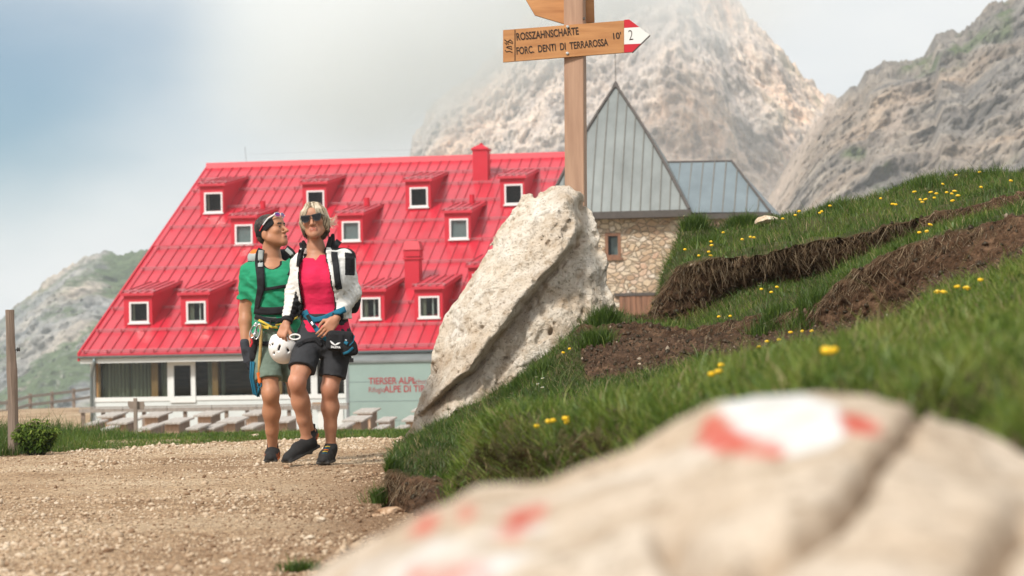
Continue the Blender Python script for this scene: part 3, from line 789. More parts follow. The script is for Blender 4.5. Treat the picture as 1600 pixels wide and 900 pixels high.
def stone_wall_mat():
    m, t, b = nodes_of("rubble_stone_wall")
    tc = t.nodes.new("ShaderNodeTexCoord").outputs["Object"]
    nz_ = N(t, "ShaderNodeTexNoise"); nz_.inputs["Scale"].default_value = 1.5; t.links.new(tc, nz_.inputs[0])
    wob = t.nodes.new("ShaderNodeVectorMath"); wob.operation = 'MULTIPLY_ADD'; wob.inputs[1].default_value = (0.45, 0.45, 0.45); t.links.new(nz_.outputs["Color"], wob.inputs[0]); t.links.new(tc, wob.inputs[2])
    mp = t.nodes.new("ShaderNodeMapping"); mp.inputs["Scale"].default_value = (0.8, 0.8, 1.25); t.links.new(wob.outputs[0], mp.inputs[0])
    v1 = N(t, "ShaderNodeTexVoronoi"); v1.inputs["Scale"].default_value = 5.6; t.links.new(mp.outputs[0], v1.inputs["Vector"])
    v2 = N(t, "ShaderNodeTexVoronoi"); v2.feature = 'DISTANCE_TO_EDGE'; v2.inputs["Scale"].default_value = 5.6; t.links.new(mp.outputs[0], v2.inputs["Vector"])
    sc = t.nodes.new("ShaderNodeSeparateColor"); t.links.new(v1.outputs["Color"], sc.inputs[0])
    r = ramp(t, [(0.0, (0.40, 0.27, 0.18)), (0.3, (0.55, 0.41, 0.28)), (0.6, (0.62, 0.52, 0.40)), (0.8, (0.52, 0.34, 0.24)), (1.0, (0.68, 0.61, 0.51))]); t.links.new(sc.outputs[0], r.inputs[0])
    n = N(t, "ShaderNodeTexNoise"); n.inputs["Scale"].default_value = 22; n.inputs["Detail"].default_value = 4; t.links.new(tc, n.inputs[0])
    f = ramp(t, [(0.3, (0.75, 0.74, 0.72)), (0.7, (1.2, 1.2, 1.2))]); t.links.new(n.outputs[0], f.inputs[0])
    c = mixc(t, r.outputs[0], f.outputs[0], 1.0, 'MULTIPLY')
    e = ramp(t, [(0.0, (0.8, 0.8, 0.8)), (0.10, (0, 0, 0))]); t.links.new(v2.outputs["Distance"], e.inputs[0])
    c = mixc(t, c, (0.47, 0.38, 0.28), e.outputs[0])
    t.links.new(c, b.inputs["Base Color"]); b.inputs["Roughness"].default_value = 0.9
    bp = t.nodes.new("ShaderNodeBump"); bp.inputs["Distance"].default_value = 0.05
    e2 = ramp(t, [(0.0, (0, 0, 0)), (0.12, (1, 1, 1))]); t.links.new(v2.outputs["Distance"], e2.inputs[0])
    t.links.new(e2.outputs[0], bp.inputs["Height"]); t.links.new(bp.outputs[0], b.inputs["Normal"])
    return m
M_stone = stone_wall_mat()
M_boards = pm("weathered_boards", (0.22, 0.105, 0.06), rough=0.75, var=0.35, scale=2.5, stretch=(7, 7, 0.5))

# ================================================================== the red-roofed hut
TH = R(8.7)
CT, ST = math.cos(TH), math.sin(TH)
HO = P(143, 690, 80.0); HO[2] = -1.15
hut = empty("mountain_hut", HO, (0, 0, -TH))
tag(hut, "long mountain hut under a big red metal roof with dormer windows", "mountain hut")
def to_loc(p, o=HO):
    q = np.asarray(p) - o
    return np.array([q[0] * CT - q[1] * ST, q[0] * ST + q[1] * CT, q[2]])
def on_plane(u, v, n, d, o=HO):
    """hit of the view ray with the plane n.x = d in the frame of the hut"""
    c = to_loc(CAMP, o); r = to_loc(ray(u, v) + o, o); n = np.asarray(n, float)
    return c + r * ((d - n @ c) / (n @ r))
def onF(u, v, y=0.0, o=HO): return on_plane(u, v, (0, 1, 0), y, o)
E = onF(124, 554, -0.55)                       # left end of the eave
cl = to_loc(CAMP); rl = to_loc(ray(326, 261) + HO)
k_ = (E[0] - cl[0]) / rl[0]                    # the verge runs straight back from the eave
RG = cl + rl * k_                              # left end of the ridge
W_ = RG[1] - E[1]; H_ = RG[2] - E[2]; SL = H_ / W_
LEN = onF(905, 250, RG[1])[0] - E[0]
XL, XR = E[0], E[0] + LEN
rn = (0, -SL, 1); rd = E[2] - SL * E[1]
def onR(u, v, lift=0.0): return on_plane(u, v, rn, rd + lift)
def zr(y): return E[2] + SL * (y - E[1])

# walls -------------------------------------------------------------------
z0 = -0.4
a_s = onF(152, 628)[2]; a_t = onF(152, 563)[2]      # window sill and head
def fx(u, v=600): return onF(u, v)[0]
xw1 = fx(543)
wl = MB()
wl.box(0.0, XR - 0.6, 0.0, 0.25, z0, a_s)                         # parapet under the windows
wl.box(0.0, XR - 0.6, 0.0, 0.25, a_t, E[2] + 0.18)                # lintel band
wl.box(0.0, 0.16, 0.0, 0.25, a_s, a_t)
wl.box(xw1, XR - 0.6, 0.0, 0.25, a_s, a_t)
wl.build("wall", M_wall, hut)
gb = MB()
yb = 2 * W_ + E[1] - 0.3
for x in (0.003, XR - 0.65):
    gb.add([(x, 0.25, z0), (x, yb, z0), (x, yb, E[2] + 0.1), (x, RG[1], RG[2] - 0.1), (x, 0.25, zr(0.25) - 0.05), (x+.2, 0.25, z0), (x+.2, yb, z0), (x+.2, yb, E[2] + 0.1), (x+.2, RG[1], RG[2] - 0.1), (x+.2, 0.25, zr(0.25) - 0.05)],
           [(0,1,2,3,4), (9,8,7,6,5), (0,5,6,1), (1,6,7,2), (2,7,8,3), (3,8,9,4), (4,9,5,0)])
gb.box(0.2, XR - 0.65, yb - 0.2, yb, z0, E[2])
gb.build("gable_wall", M_wall, hut)
# roof ---------------------------------------------------------------------
th = 0.14
rf = MB()
def slab(x0, x1, y0, y1, l0, l1, mi=0):
    rf.hexa([(x0, y0, zr(y0)+l0), (x1, y0, zr(y0)+l0), (x1, y1, zr(y1)+l0), (x0, y1, zr(y1)+l0), (x0, y0, zr(y0)+l1), (x1, y0, zr(y0)+l1), (x1, y1, zr(y1)+l1), (x0, y1, zr(y1)+l1)], mi)
y_step = onR(330, 384)[1]                       # the roof breaks into two lengths of sheet
slab(XL, XR, E[1], y_step + 0.1, -th, 0)
slab(XL + 0.002, XR - 0.002, y_step, RG[1], -th + 0.05, 0.055)
zb = lambda y: 2 * RG[2] - zr(y) if False else RG[2] - SL * (y - RG[1])
y2 = RG[1] + W_
rf.hexa([(XL, RG[1], RG[2]-th), (XR, RG[1], RG[2]-th), (XR, y2, E[2]-th), (XL, y2, E[2]-th), (XL, RG[1], RG[2]), (XR, RG[1], RG[2]), (XR, y2, E[2]), (XL, y2, E[2])], 0)
xs = XL + 0.2
i = 0
while xs < XR:
    slab(xs, xs + 0.025, E[1] + 0.02, y_step - 0.02, -0.02, 0.032, 1)
    xo = xs + (0.06 if i % 3 else 0.0)
    slab(xo, xo + 0.025, y_step + 0.02, RG[1] - 0.15, 0.03, 0.087, 1)
    xs += 0.395; i += 1
rf.build("roof", [M_red, M_seam], hut)
rc = MB(); rc.hexa([(XL-0.03, RG[1]-0.32, zr(RG[1]-0.32)+0.06), (XR, RG[1]-0.32, zr(RG[1]-0.32)+0.06), (XR, RG[1]+0.3, zr(RG[1]-0.3)+0.06), (XL-0.03, RG[1]+0.3, zr(RG[1]-0.3)+0.06),
                    (XL-0.03, RG[1]-0.25, RG[2]+0.14), (XR, RG[1]-0.25, RG[2]+0.14), (XR, RG[1]+0.25, RG[2]+0.14), (XL-0.03, RG[1]+0.25, RG[2]+0.14)])
rc.build("ridge_cap", M_redD, hut)
vg = MB()
vg.hexa([(XL-0.06, E[1]-.02, E[2]-0.22), (XL-0.002, E[1]-.02, E[2]-0.22), (XL-0.002, RG[1], RG[2]-0.22), (XL-0.06, RG[1], RG[2]-0.22), (XL-0.06, E[1]-.02, E[2]+0.05), (XL-0.002, E[1]-.02, E[2]+0.05), (XL-0.002, RG[1], RG[2]+0.09), (XL-0.06, RG[1], RG[2]+0.09)])
vg.build("verge_board", M_redD, hut)
# snow guards: a rail on small brackets
def guard(v, u0, u1, rad=0.014):
    p = onR(0.5 * (u0 + u1), v); y = p[1]; lift = 0.02 if y < y_step else 0.075
    x0 = max(XL + 0.05, onR(u0, v)[0]); x1 = min(XR - 0.1, onR(u1, v)[0])
    g = MB(); z = zr(y) + lift
    g.tube([(x0, y, z + 0.10), (x1, y, z + 0.10)], rad, 6, 0)
    g.tube([(x0, y + .02, z + 0.05), (x1, y + .02, z + 0.05)], rad * 0.8, 6, 0)
    x = x0 + 0.1
    while x < x1:
        g.box(x, x + 0.025, y - 0.03, y + 0.03, z - 0.01, z + 0.105, 1); x += 0.79
    g.build("snow_guard", [M_guard, M_seam], hut)
for v, u0, u1 in ((546, 126, 900), (513, 150, 900), (478, 175, 900), (451, 200, 900), (415, 225, 900), (382, 250, 900), (352, 270, 900), (322, 288, 900), (295, 305, 900), (277, 315, 900)):
    guard(v, u0, u1)
# gutter and downpipe
gt = MB(); pts = []
for k in range(9):
    a = math.pi * k / 8
    pts.append((-0.08 * math.cos(a), -0.09 * math.sin(a)))
yE = E[1] - 0.07; zE = E[2] - 0.06
vv_ = []
for x in (XL - 0.02, XR):
    vv_ += [(x, yE + a, zE + b) for a, b in pts]
gt.add(vv_, [(i, i + 1, 10 + i, 9 + i) for i in range(8)])
gt.build("gutter", M_gutter, hut)
dp = MB(); dp.tube([(0.35, yE, zE - 0.08), (0.35, yE, zE - 0.22), (0.08, -0.12, zE - 0.62), (0.06, -0.10, zE - 0.75), (0.06, -0.10, z0)], 0.05, 10)
dp.build("downpipe", M_gutter, hut, smooth=True)
sf = MB(); sf.box(XL + 0.02, XR, E[1] + 0.02, -0.003, E[2] - 0.19, E[2] - 0.15); sf.box(XL + 0.02, XR, E[1] + 0.015, E[1] + 0.05, E[2] - 0.3, E[2] - 0.14)
sf.build("soffit", M_white, hut)

# dormers --------------------------------------------------------------------
def dormer(u0, u1, vt, vb, win, curt=0):
    """front face between u0..u1, vt (eave of the little roof) .. vb (foot on the big roof); win = window rectangle in the photograph"""
    p = onR(0.5 * (u0 + u1), vb); y = p[1]
    a = onF(u0, vb, y); b = onF(u1, vb, y); t_ = onF(u0, vt, y)
    x0, x1, zb_, zt = a[0], b[0], zr(y), t_[2]
    d = empty("dormer", (x0, y, zb_), (0, 0, 0), hut)
    w = x1 - x0; h = zt - zb_
    sl2 = 0.15
    dep = h / (SL - sl2) + 0.12
    q = [onF(win[0], win[2], y), onF(win[1], win[3], y)]
    wx0, wx1, wz1, wz0 = q[0][0] - x0, q[1][0] - x0, q[0][2] - zb_, q[1][2] - zb_
    m = MB()
    # front wall with a hole for the window, cheeks
    T = 0.08
    m.box(0, wx0, 0, T, -0.15, h); m.box(wx1, w, 0, T, -0.15, h); m.box(wx0, wx1, 0, T, -0.15, wz0); m.box(wx0, wx1, 0, T, wz1, h)
    for xx in (0, w - T):
        m.add([(xx, T, -0.15), (xx + T, T, -0.15), (xx + T, T, h), (xx, T, h), (xx, dep, SL*dep-0.15), (xx + T, dep, SL*dep-0.15), (xx + T, dep, h + sl2 * dep), (xx, dep, h + sl2 * dep)],
              [(0,3,2,1), (4,5,6,7), (0,1,5,4), (1,2,6,5), (2,3,7,6), (3,0,4,7)])
    m.build("dormer_wall", M_redD, d)
    r = MB(); o = 0.09
    def rs(x0_, x1_, ya, yb2, l0, l1, mi):
        r.hexa([(x0_, ya, h+sl2*ya+l0), (x1_, ya, h+sl2*ya+l0), (x1_, yb2, h+sl2*yb2+l0), (x0_, yb2, h+sl2*yb2+l0), (x0_, ya, h+sl2*ya+l1), (x1_, ya, h+sl2*ya+l1), (x1_, yb2, h+sl2*yb2+l1), (x0_, yb2, h+sl2*yb2+l1)], mi)
    rs(-o, w + o, -0.12, dep + 0.12, 0.003, 0.085, 0)
    for k in range(5):
        xx = -o + 0.02 + (w + 2*o - 0.06) * k / 4
        rs(xx, xx + 0.03, -0.11, dep + 0.05, 0.08, 0.115, 1)
    r.tube([(-o, 0.12, h + 0.17), (w + o, 0.12, h + 0.17)], 0.016, 6, 2)
    for k in range(3): r.box(-o+0.1+k*(w)/2.0, -o+0.16+k*(w)/2.0, 0.09, 0.15, h+0.05, h+0.19, 2)
    r.build("dormer_roof", [M_red, M_seam, M_guard], d)
    f = MB(); t2 = 0.06
    f.box(wx0, wx1, -0.03, 0.05, wz0, wz0 + t2); f.box(wx0, wx1, -0.03, 0.05, wz1 - t2, wz1)
    f.box(wx0, wx0 + t2, -0.029, 0.049, wz0 + t2, wz1 - t2); f.box(wx1 - t2, wx1, -0.029, 0.049, wz0 + t2, wz1 - t2)
    f.box(wx0 - 0.04, wx1 + 0.04, -0.07, 0.0, wz0 - 0.05, wz0 - 0.002)
    f.build("window_frame", M_white, d)
    g = MB(); g.box(wx0 + t2, wx1 - t2, 0.015, 0.025, wz0 + t2, wz1 - t2); g.build("pane", M_glass, d)
    k = MB(); k.box(T + .01, w - T - .01, 0.42, 0.45, wz0 - 0.05, min(wz1 + 0.1, h), 0)  # near-black back board, its dark colour stands in for the unlit room
    if curt == 1:
        k.box(wx0 + t2, wx0 + (wx1 - wx0) * 0.34, 0.12, 0.15, wz0 + 0.03, wz1, 1)
        k.box(wx0 + (wx1 - wx0) * 0.62, wx0 + (wx1 - wx0) * 0.68, 0.12, 0.16, wz0, wz1, 2)
    elif curt == 2:
        k.box(wx0 + 0.03, wx1 - 0.03, 0.10, 0.13, wz0 + 0.03, wz1, 3)
    elif curt == 3:
        k.box(wx0 + t2, wx0 + (wx1 - wx0) * 0.22, 0.12, 0.15, wz0 + 0.03, wz1, 1)
    k.build("curtain", [M_dark, M_curtain, M_white, M_slate], d)  # only the dark back board where no curtain hangs
    return d
for a in ((313, 350, 291, 338, (319, 348, 301, 332), 3), (473, 510, 288, 330, (479, 507, 298, 326), 0), (634, 673, 284, 330, (640, 669, 293, 323), 0), (782, 820, 279, 326, (788, 817, 288, 319), 0),
          (361, 400, 341, 384, (367, 395, 351, 381), 2), (527, 567, 337, 384, (534, 563, 346, 376), 2), (695, 735, 333, 379, (702, 732, 342, 373), 2),
          (194, 238, 462, 509, (202, 233, 472, 504), 3), (283, 326, 461, 509, (291, 322, 471, 503), 1), (372, 415, 459, 508, (379, 410, 469, 501), 1), (562, 601, 456, 502, (563, 595, 465, 498), 1), (648, 692, 452, 500, (654, 687, 463, 496), 1), (732, 776, 418, 465, (738, 770, 428, 460), 0)):
    dormer(*a)
# chimneys and vent pipes
def chimney(u0, u1, vt, vb, dep, kind):
    y = onR(0.5 * (u0 + u1), vb)[1]
    x0 = onF(u0, vb, y)[0]; x1 = onF(u1, vb, y)[0]; zt = onF(u0, vt, y)[2]; zb_ = zr(y)
    c = MB(); h = zt - zb_; w = x1 - x0
    if kind == "cap":
        c.box(0.05, w - 0.05, 0.05, dep - .05, -0.3, h * 0.62); c.box(0, w, 0, dep, h * 0.62, h * 0.66)
        c.box(0.02, w - 0.02, 0.02, dep - .02, h * 0.68, h * 0.82)
        c.hexa([(-0.02, -0.02, h*.82), (w+.02, -0.02, h*.82), (w+.02, dep+.02, h*.82), (-0.02, dep+.02, h*.82), (0.06, 0.06, h), (w-.06, 0.06, h), (w-.06, dep-.06, h), (0.06, dep-.06, h)])
    elif kind == "box":
        c.box(0, w, 0, dep, -0.3, h * 0.86); c.box(-0.05, w + .05, -0.05, dep + .05, h * 0.86, h * 0.9)
        c.hexa([(-0.05, -0.05, h*.9), (w+.05, -0.05, h*.9), (w+.05, dep+.05, h*.9), (-0.05, dep+.05, h*.9), (0.2, 0.15, h), (w-.2, 0.15, h), (w-.2, dep-.15, h), (0.2, dep-.15, h)])
        c.tube([(w/2, dep/2, h - .02), (w/2, dep/2, h + .08)], 0.06, 8)
    else:
        c.tube([(w/2, w/2, -0.3), (w/2, w/2, h)], w / 2, 12)
    c.build({"cap": "chimney", "box": "chimney", "pipe": "vent_pipe"}[kind], M_redD, hut, loc=(x0, y, zb_))
chimney(739, 762, 226, 285, 0.7, "box")
chimney(630, 657, 377, 452, 0.7, "cap")
for u in ((406, 414, 314, 336), (568, 577, 309, 331), (733, 741, 304, 326)): chimney(*u, 0.2, "pipe")
lr = MB(); px = onF(385, 253, RG[1])
lr.tube([(px[0], RG[1], RG[2]+.1), (px[0]-0.05, RG[1], RG[2] + 0.75)], 0.010, 5); lr.tube([(px[0]-.02, RG[1], RG[2] + 0.45), (px[0] + 3.5, RG[1], RG[2] + 0.47), (XR, RG[1], RG[2]+.3)], 0.003, 5)
lr.build("lightning_rod", M_metal, hut)

# facade windows ---------------------------------------------------------------
def post(u0, u1, mat, name, y0=0.04, y1=0.16):
    b = MB(); b.box(fx(u0), fx(u1), y0, y1, a_s + 0.002, a_t - 0.002); b.build(name, mat, hut)
for u0, u1 in ((150, 156), (236, 246), (331, 340), (432, 440)): post(u0, u1, M_larch, "timber_post")
ww = MB()
xa = fx(148)
ww.box(xa, xw1, -0.03, 0.03, a_s - 0.004, a_s + 0.14); ww.box(xa, xw1, -0.03, 0.03, a_t - 0.03, a_t + 0.12)
for u0, u1 in ((262, 267), (486, 496), (538, 544)): ww.box(fx(u0), fx(u1), -0.028, 0.03, a_s + 0.14, a_t - 0.03)
ww.build("window_frame", M_white, hut)
dr = MB()
dx0, dx1, dzt, dzb = fx(266), fx(306), onF(286, 564)[2], onF(286, 629)[2]
ix0, ix1, izt, izb = fx(272.5), fx(299), onF(286, 571)[2], onF(286, 620)[2]
for bx in ((dx0, ix0, dzb, dzt), (ix1, dx1, dzb, dzt), (ix0, ix1, izt, dzt), (ix0, ix1, dzb, izb)): dr.box(bx[0], bx[1], -0.06, 0.02, bx[2], bx[3])
drf = dr.build("window_sash", M_white, hut)
gl = MB(); gl.box(ix0, ix1, -0.02, -0.012, izb, izt); gl.build("pane", M_glass, drf)
gl = MB(); gl.box(xa + .1, dx0 - .01, 0.005, 0.015, a_s + 0.1, a_t); gl.box(dx1 + .01, xw1 - 0.05, 0.005, 0.015, a_s + 0.1, a_t); gl.build("window_pane", M_glass, hut)
# pleated curtains as real folds
def curtain(u0, u1):
    x0, x1 = fx(u0), fx(u1); n = max(6, int((x1 - x0) / 0.035)); vs2 = []
    for zz in (a_s + 0.05, a_t):
        for k in range(n + 1):
            x = x0 + (x1 - x0) * k / n
            vs2.append((x, 0.32 + 0.045 * math.sin(x * 34 + math.sin(x * 7) * 2), zz))
    mesh_obj("curtain", vs2, [(k, k + 1, n + 2 + k, n + 1 + k) for k in range(n)], M_curtain, hut, smooth=True)
for u0, u1 in ((156, 198), (199.5, 235), (247, 258), (321, 329), (341, 347), (441, 449)): curtain(u0, u1)
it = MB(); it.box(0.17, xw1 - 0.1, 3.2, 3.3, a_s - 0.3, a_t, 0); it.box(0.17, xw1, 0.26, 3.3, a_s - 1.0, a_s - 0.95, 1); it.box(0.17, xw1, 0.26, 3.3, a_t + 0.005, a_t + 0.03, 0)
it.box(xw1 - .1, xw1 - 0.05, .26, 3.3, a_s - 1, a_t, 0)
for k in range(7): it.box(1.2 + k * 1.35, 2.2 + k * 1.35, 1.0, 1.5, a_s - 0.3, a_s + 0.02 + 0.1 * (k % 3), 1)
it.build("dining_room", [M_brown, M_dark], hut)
# low door panels under the right-hand windows
pn = MB(); pn.box(fx(497), fx(536), -0.05, -0.003, onF(500, 690)[2], onF(500, 632)[2]); pn.build("door_panel", M_white, hut)
sh = MB(); sh.box(fx(490), fx(512), -0.25, -0.055, onF(500, 633)[2], onF(500, 631)[2] + 0.05); sh.build("shelf", M_larch, hut)

# the glazed sign wall -----------------------------------------------------------
yp = -1.35
p0 = onF(543, 566, yp); p1 = onF(880, 566, yp)
zt = onF(560, 567, yp)[2]
pw = MB()
pw.box(p0[0], p1[0], yp, yp + 0.1, -0.4, zt, 0)
for k in range(3):
    zz = zt - 0.62 * (k + 1); pw.box(p0[0] + 0.01, p1[0], yp - 0.008, yp - 0.001, zz, zz + 0.012, 1)
pw.box(p0[0] - 0.06, p0[0] + 0.03, yp - 0.02, yp + 0.12, -0.4, zt + 0.02, 2)
pw.box(p0[0] + 0.001, p0[0] + 0.1, yp + 0.12, 0, -0.4, zt, 0)
sw = pw.build("sign_wall", [M_panel, M_gutter, M_metal], hut)
cn = MB(); cn.hexa([(p0[0]-.05, yp - .06, zt), (p1[0], yp - .06, zt), (p1[0], -0.0, zt + .36), (p0[0]+.35, 0.0, zt + .36), (p0[0]-.05, yp - .06, zt + .06), (p1[0], yp - .06, zt + .06), (p1[0], -0.0, zt + .42), (p0[0]+.35, 0.0, zt + .42)])
cn.build("canopy", M_zinc, hut)
def wall_text(body, u, v, size, bold=0.0, sx=1.0):
    p = onF(u, v, yp - 0.006)
    text_mesh("lettering", body, size, M_letter, sw, Matrix.Translation(Vector(p)) @ Matrix.Rotation(R(90), 4, 'X'), sx=sx, bold=bold, extrude=0.004)
wall_text("TIERSER ALPL", 576, 600.5, 0.30, 0.005, 0.86); wall_text("Schutzhaus", 645, 600, 0.24, -0.002, 0.8)
wall_text("Rifugio", 575.5, 613, 0.25, -0.002, 0.8); wall_text("ALPE DI TIRES", 600, 613, 0.30, 0.005, 0.86)

# ================================================================== the stone tower house
TO = P(1066, 480, 72.5); TO[2] = -1.2
tower = empty("stone_house", TO, (0, 0, -TH))
tag(tower, "stone house with a steep pointed zinc roof and a low grey annex", "stone house")
def onT(u, v, y=0.0): return onF(u, v, y, TO)
ey = -0.35
eL, eR, ap = onT(848, 334, ey), onT(1077, 333, ey), onT(962, 133, 2.6)
wt = MB()
wx0 = onT(862, 400)[0]; ztw = onT(1000, 338)[2]; zcl = onT(1000, 459)[2]
nx0, nx1 = onT(945.5, 384)[0], onT(970, 384)[0]; nz1, nz0 = onT(957, 364)[2], onT(957, 403)[2]
dep = 5.2
for bx in ((wx0, nx0, 0, ztw), (nx1, 0, 0, ztw), (nx0, nx1, nz1, ztw), (nx0, nx1, 0, nz0)):
    zz0 = bx[2] if bx[2] else zcl
    wt.box(bx[0], bx[1], 0, 0.4, zz0, bx[3])
wt.box(wx0, wx0 + 0.4, 0.4, dep, zcl, ztw); wt.box(-0.4, 0, 0.4, dep, zcl, ztw); wt.box(wx0, 0, dep, dep + .4, zcl, ztw)
wt.box(wx0, 0, 0.05, dep, -1.0, zcl - 0.003)
wt.build("wall", M_stone, tower)
cb = MB(); x = onT(968, 480)[0]; xe = onT(1045, 480)[0]
while x < xe:
    cb.box(x, x + 0.16, -0.03 - 0.01 * random.random(), 0.04, -0.5, zcl - 0.05); x += 0.168
cb.build("board_door", M_boards, tower)
lt = MB(); lt.box(onT(960, 480)[0], xe + .1, -0.06, 0.1, zcl - 0.06, zcl + 0.03); lt.build("lintel", M_fascia, tower)
fr = MB(); t2 = 0.09
for bx in ((nx0, nx1, nz0, nz0 + t2), (nx0, nx1, nz1 - t2, nz1), (nx0, nx0 + t2, nz0 + t2, nz1 - t2), (nx1 - t2, nx1, nz0 + t2, nz1 - t2)): fr.box(bx[0], bx[1], -0.02, 0.12, bx[2], bx[3])
fr.box(nx0 - 0.04, nx1 + 0.04, -0.07, 0.0, nz0 - 0.07, nz0 - 0.002)
wf = fr.build("window", M_boards, tower)
gp = MB(); gp.box(nx0 + t2, nx1 - t2, 0.05, 0.06, nz0 + t2, nz1 - t2); gp.build("pane", M_glass, wf)
gp = MB(); gp.box(nx0 - .1, nx1 + .1, 0.5, 0.55, nz0 - .1, nz1 + .1, 0); gp.box(nx0 + .15, nx1 - .12, 0.3, 0.33, nz0 + .1, nz1 - .12, 1); gp.build("curtain", [M_dark, M_slate], wf)  # near-black board imitates the unlit room, with a pale sheet before it
# steep roof of seamed zinc: four faces, bell-cast at the foot
ezb = eL[2]
yb2 = 2 * 2.6 - ey
def rp(t, side):
    """point on the roof, t=0 eave .. 1 apex; side = corner (0 front-left, 1 front-right, 2 back-right, 3 back-left)"""
    c = [np.array([eL[0], ey, ezb]), np.array([eR[0], ey, ezb]), np.array([eR[0], yb2, ezb]), np.array([eL[0], yb2, ezb])][side]
    p = c + (ap - c) * t
    p[2] += -0.0 + 0.28 * math.sin(math.pi * t) * 0.6
    return p
tr_ = MB(); K = 8
for s in range(4):
    for k in range(K):
        t0, t1 = k / K, (k + 1) / K
        tr_.add([rp(t0, s), rp(t0, (s + 1) % 4), rp(t1, (s + 1) % 4), rp(t1, s)], [(0, 1, 2, 3)], 0)
tr_.add([rp(0, s) for s in range(4)], [(3, 2, 1, 0)], 2)
nS = 15
for k in range(1, nS):
    f = k / nS
    fa = (ap[0] - eL[0]) / (eR[0] - eL[0]); tmax = f / fa if f < fa else (1 - f) / (1 - fa)
    x = eL[0] + (eR[0] - eL[0]) * f
    pts = []
    for j in range(7):
        t = tmax * j / 6 * 0.99
        c = rp(t, 0); pts.append((x, c[1] - 0.02, c[2] + 0.0))
    tr_.tube(pts, 0.017, 4, 1)
for s in (0, 1): tr_.tube([rp(j / 8, s) + np.array([0, -0.02, 0.02]) for j in range(9)], 0.05, 5, 2)
tr_.tube([rp(1, 0) - np.array([0, 0, .1]), rp(1, 0) + np.array([0, 0, .12])], [0.14, 0.03], 8, 2)
tr_.tube([rp(1, 0), rp(1, 0) + np.array([0, 0, 1.0])], 0.012, 5, 2)
tr_.build("pointed_roof", [M_zinc, M_zseam, M_fascia], tower)
ev = MB(); ev.box(eL[0] - 0.05, eR[0] + 0.05, ey - 0.09, ey + 0.04, ezb - 0.2, ezb + 0.005); ev.box(eL[0], eR[0], ey + .04, 0.0, ezb - 0.2, ezb - 0.15); ev.build("eave_board", M_fascia, tower)
# annex
ay = 1.2
a0, a1 = onT(1079, 330, ay), onT(1203, 331, ay)
r0, r1 = onT(1030, 253, ay + 2.4), onT(1143, 252, ay + 2.4)
ax = MB()
b0 = np.array([a0[0] - 2.4, ay + 4.8, a0[2]]); b1 = np.array([a1[0] + 0.3, ay + 4.8, a1[2]])
a0 = a0 - np.array([2.2, 0, 0]); r0 = r0 - np.array([1.2, 0, 0])
ax.add([a0, a1, r1, r0], [(0, 1, 2, 3)], 0); ax.add([a1, b1, r1], [(0, 1, 2)], 0); ax.add([b1, b0, r0, r1], [(0, 1, 2, 3)], 0); ax.add([a0, r0, b0], [(0, 1, 2)], 0)
ax.add([a0, a1, b1, b0], [(3, 2, 1, 0)], 2)
def axp(x):  # top of the front slope above x
    tt = 1.0 if x <= r1[0] else (a1[0] - x) / (a1[0] - r1[0])
    return tt
k = 0
x = a1[0] - 0.36
while x > a0[0] + 1.3:
    tt = axp(x); q = a0 + (r0 - a0) * 0
    ax.tube([(x, ay - 0.015, a1[2] + .015), (x, ay + (r1[1] - ay) * tt - .015, a1[2] + (r1[2] - a1[2]) * tt + .015)], 0.02, 4, 1); x -= 0.36
ax.tube([a1 + np.array([0, -.01, .02]), r1 + np.array([0, 0, .02])], 0.04, 5, 2); ax.tube([r0, r1], 0.04, 5, 2)
ax.build("annex_roof", [M_zincD, M_zseam, M_fascia], tower)
aw = MB(); aw.box(a0[0] + 2.3, a1[0] - 0.3, ay + 0.3, ay + 4.6, -1.0, a1[2] - 0.02); aw.build("annex_wall", M_stone, tower)
ae = MB(); ae.box(a0[0] + 2.2, a1[0] + 0.03, ay - 0.06, ay + 0.02, a1[2] - 0.17, a1[2] - 0.004); ae.build("annex_eave", M_fascia, tower)
# ================================================================== timber on the terrace
M_grey  = pm("weathered_grey_wood", (0.27, 0.235, 0.205), rough=0.85, var=0.25, scale=3, stretch=(5, 5, 1))
M_top = pm("bleached_table_boards", (0.43, 0.39, 0.35), rough=0.8, var=0.2, scale=4, stretch=(5, 1, 5))
M_greyb = pm("tan_table_boards", (0.46, 0.31, 0.215), rough=0.8, var=0.25, scale=4, stretch=(5, 5, 1))
M_fence = pm("old_fence_wood", (0.23, 0.175, 0.14), rough=0.85, var=0.25, scale=3)
M_postw = pm("grey_brown_post", (0.21, 0.155, 0.12), rough=0.9, var=0.4, scale=2.5, stretch=(7, 7, 0.6), bump=0.008, bscale=9)
M_black = pm("black_plastic", (0.012, 0.012, 0.013), rough=0.45)

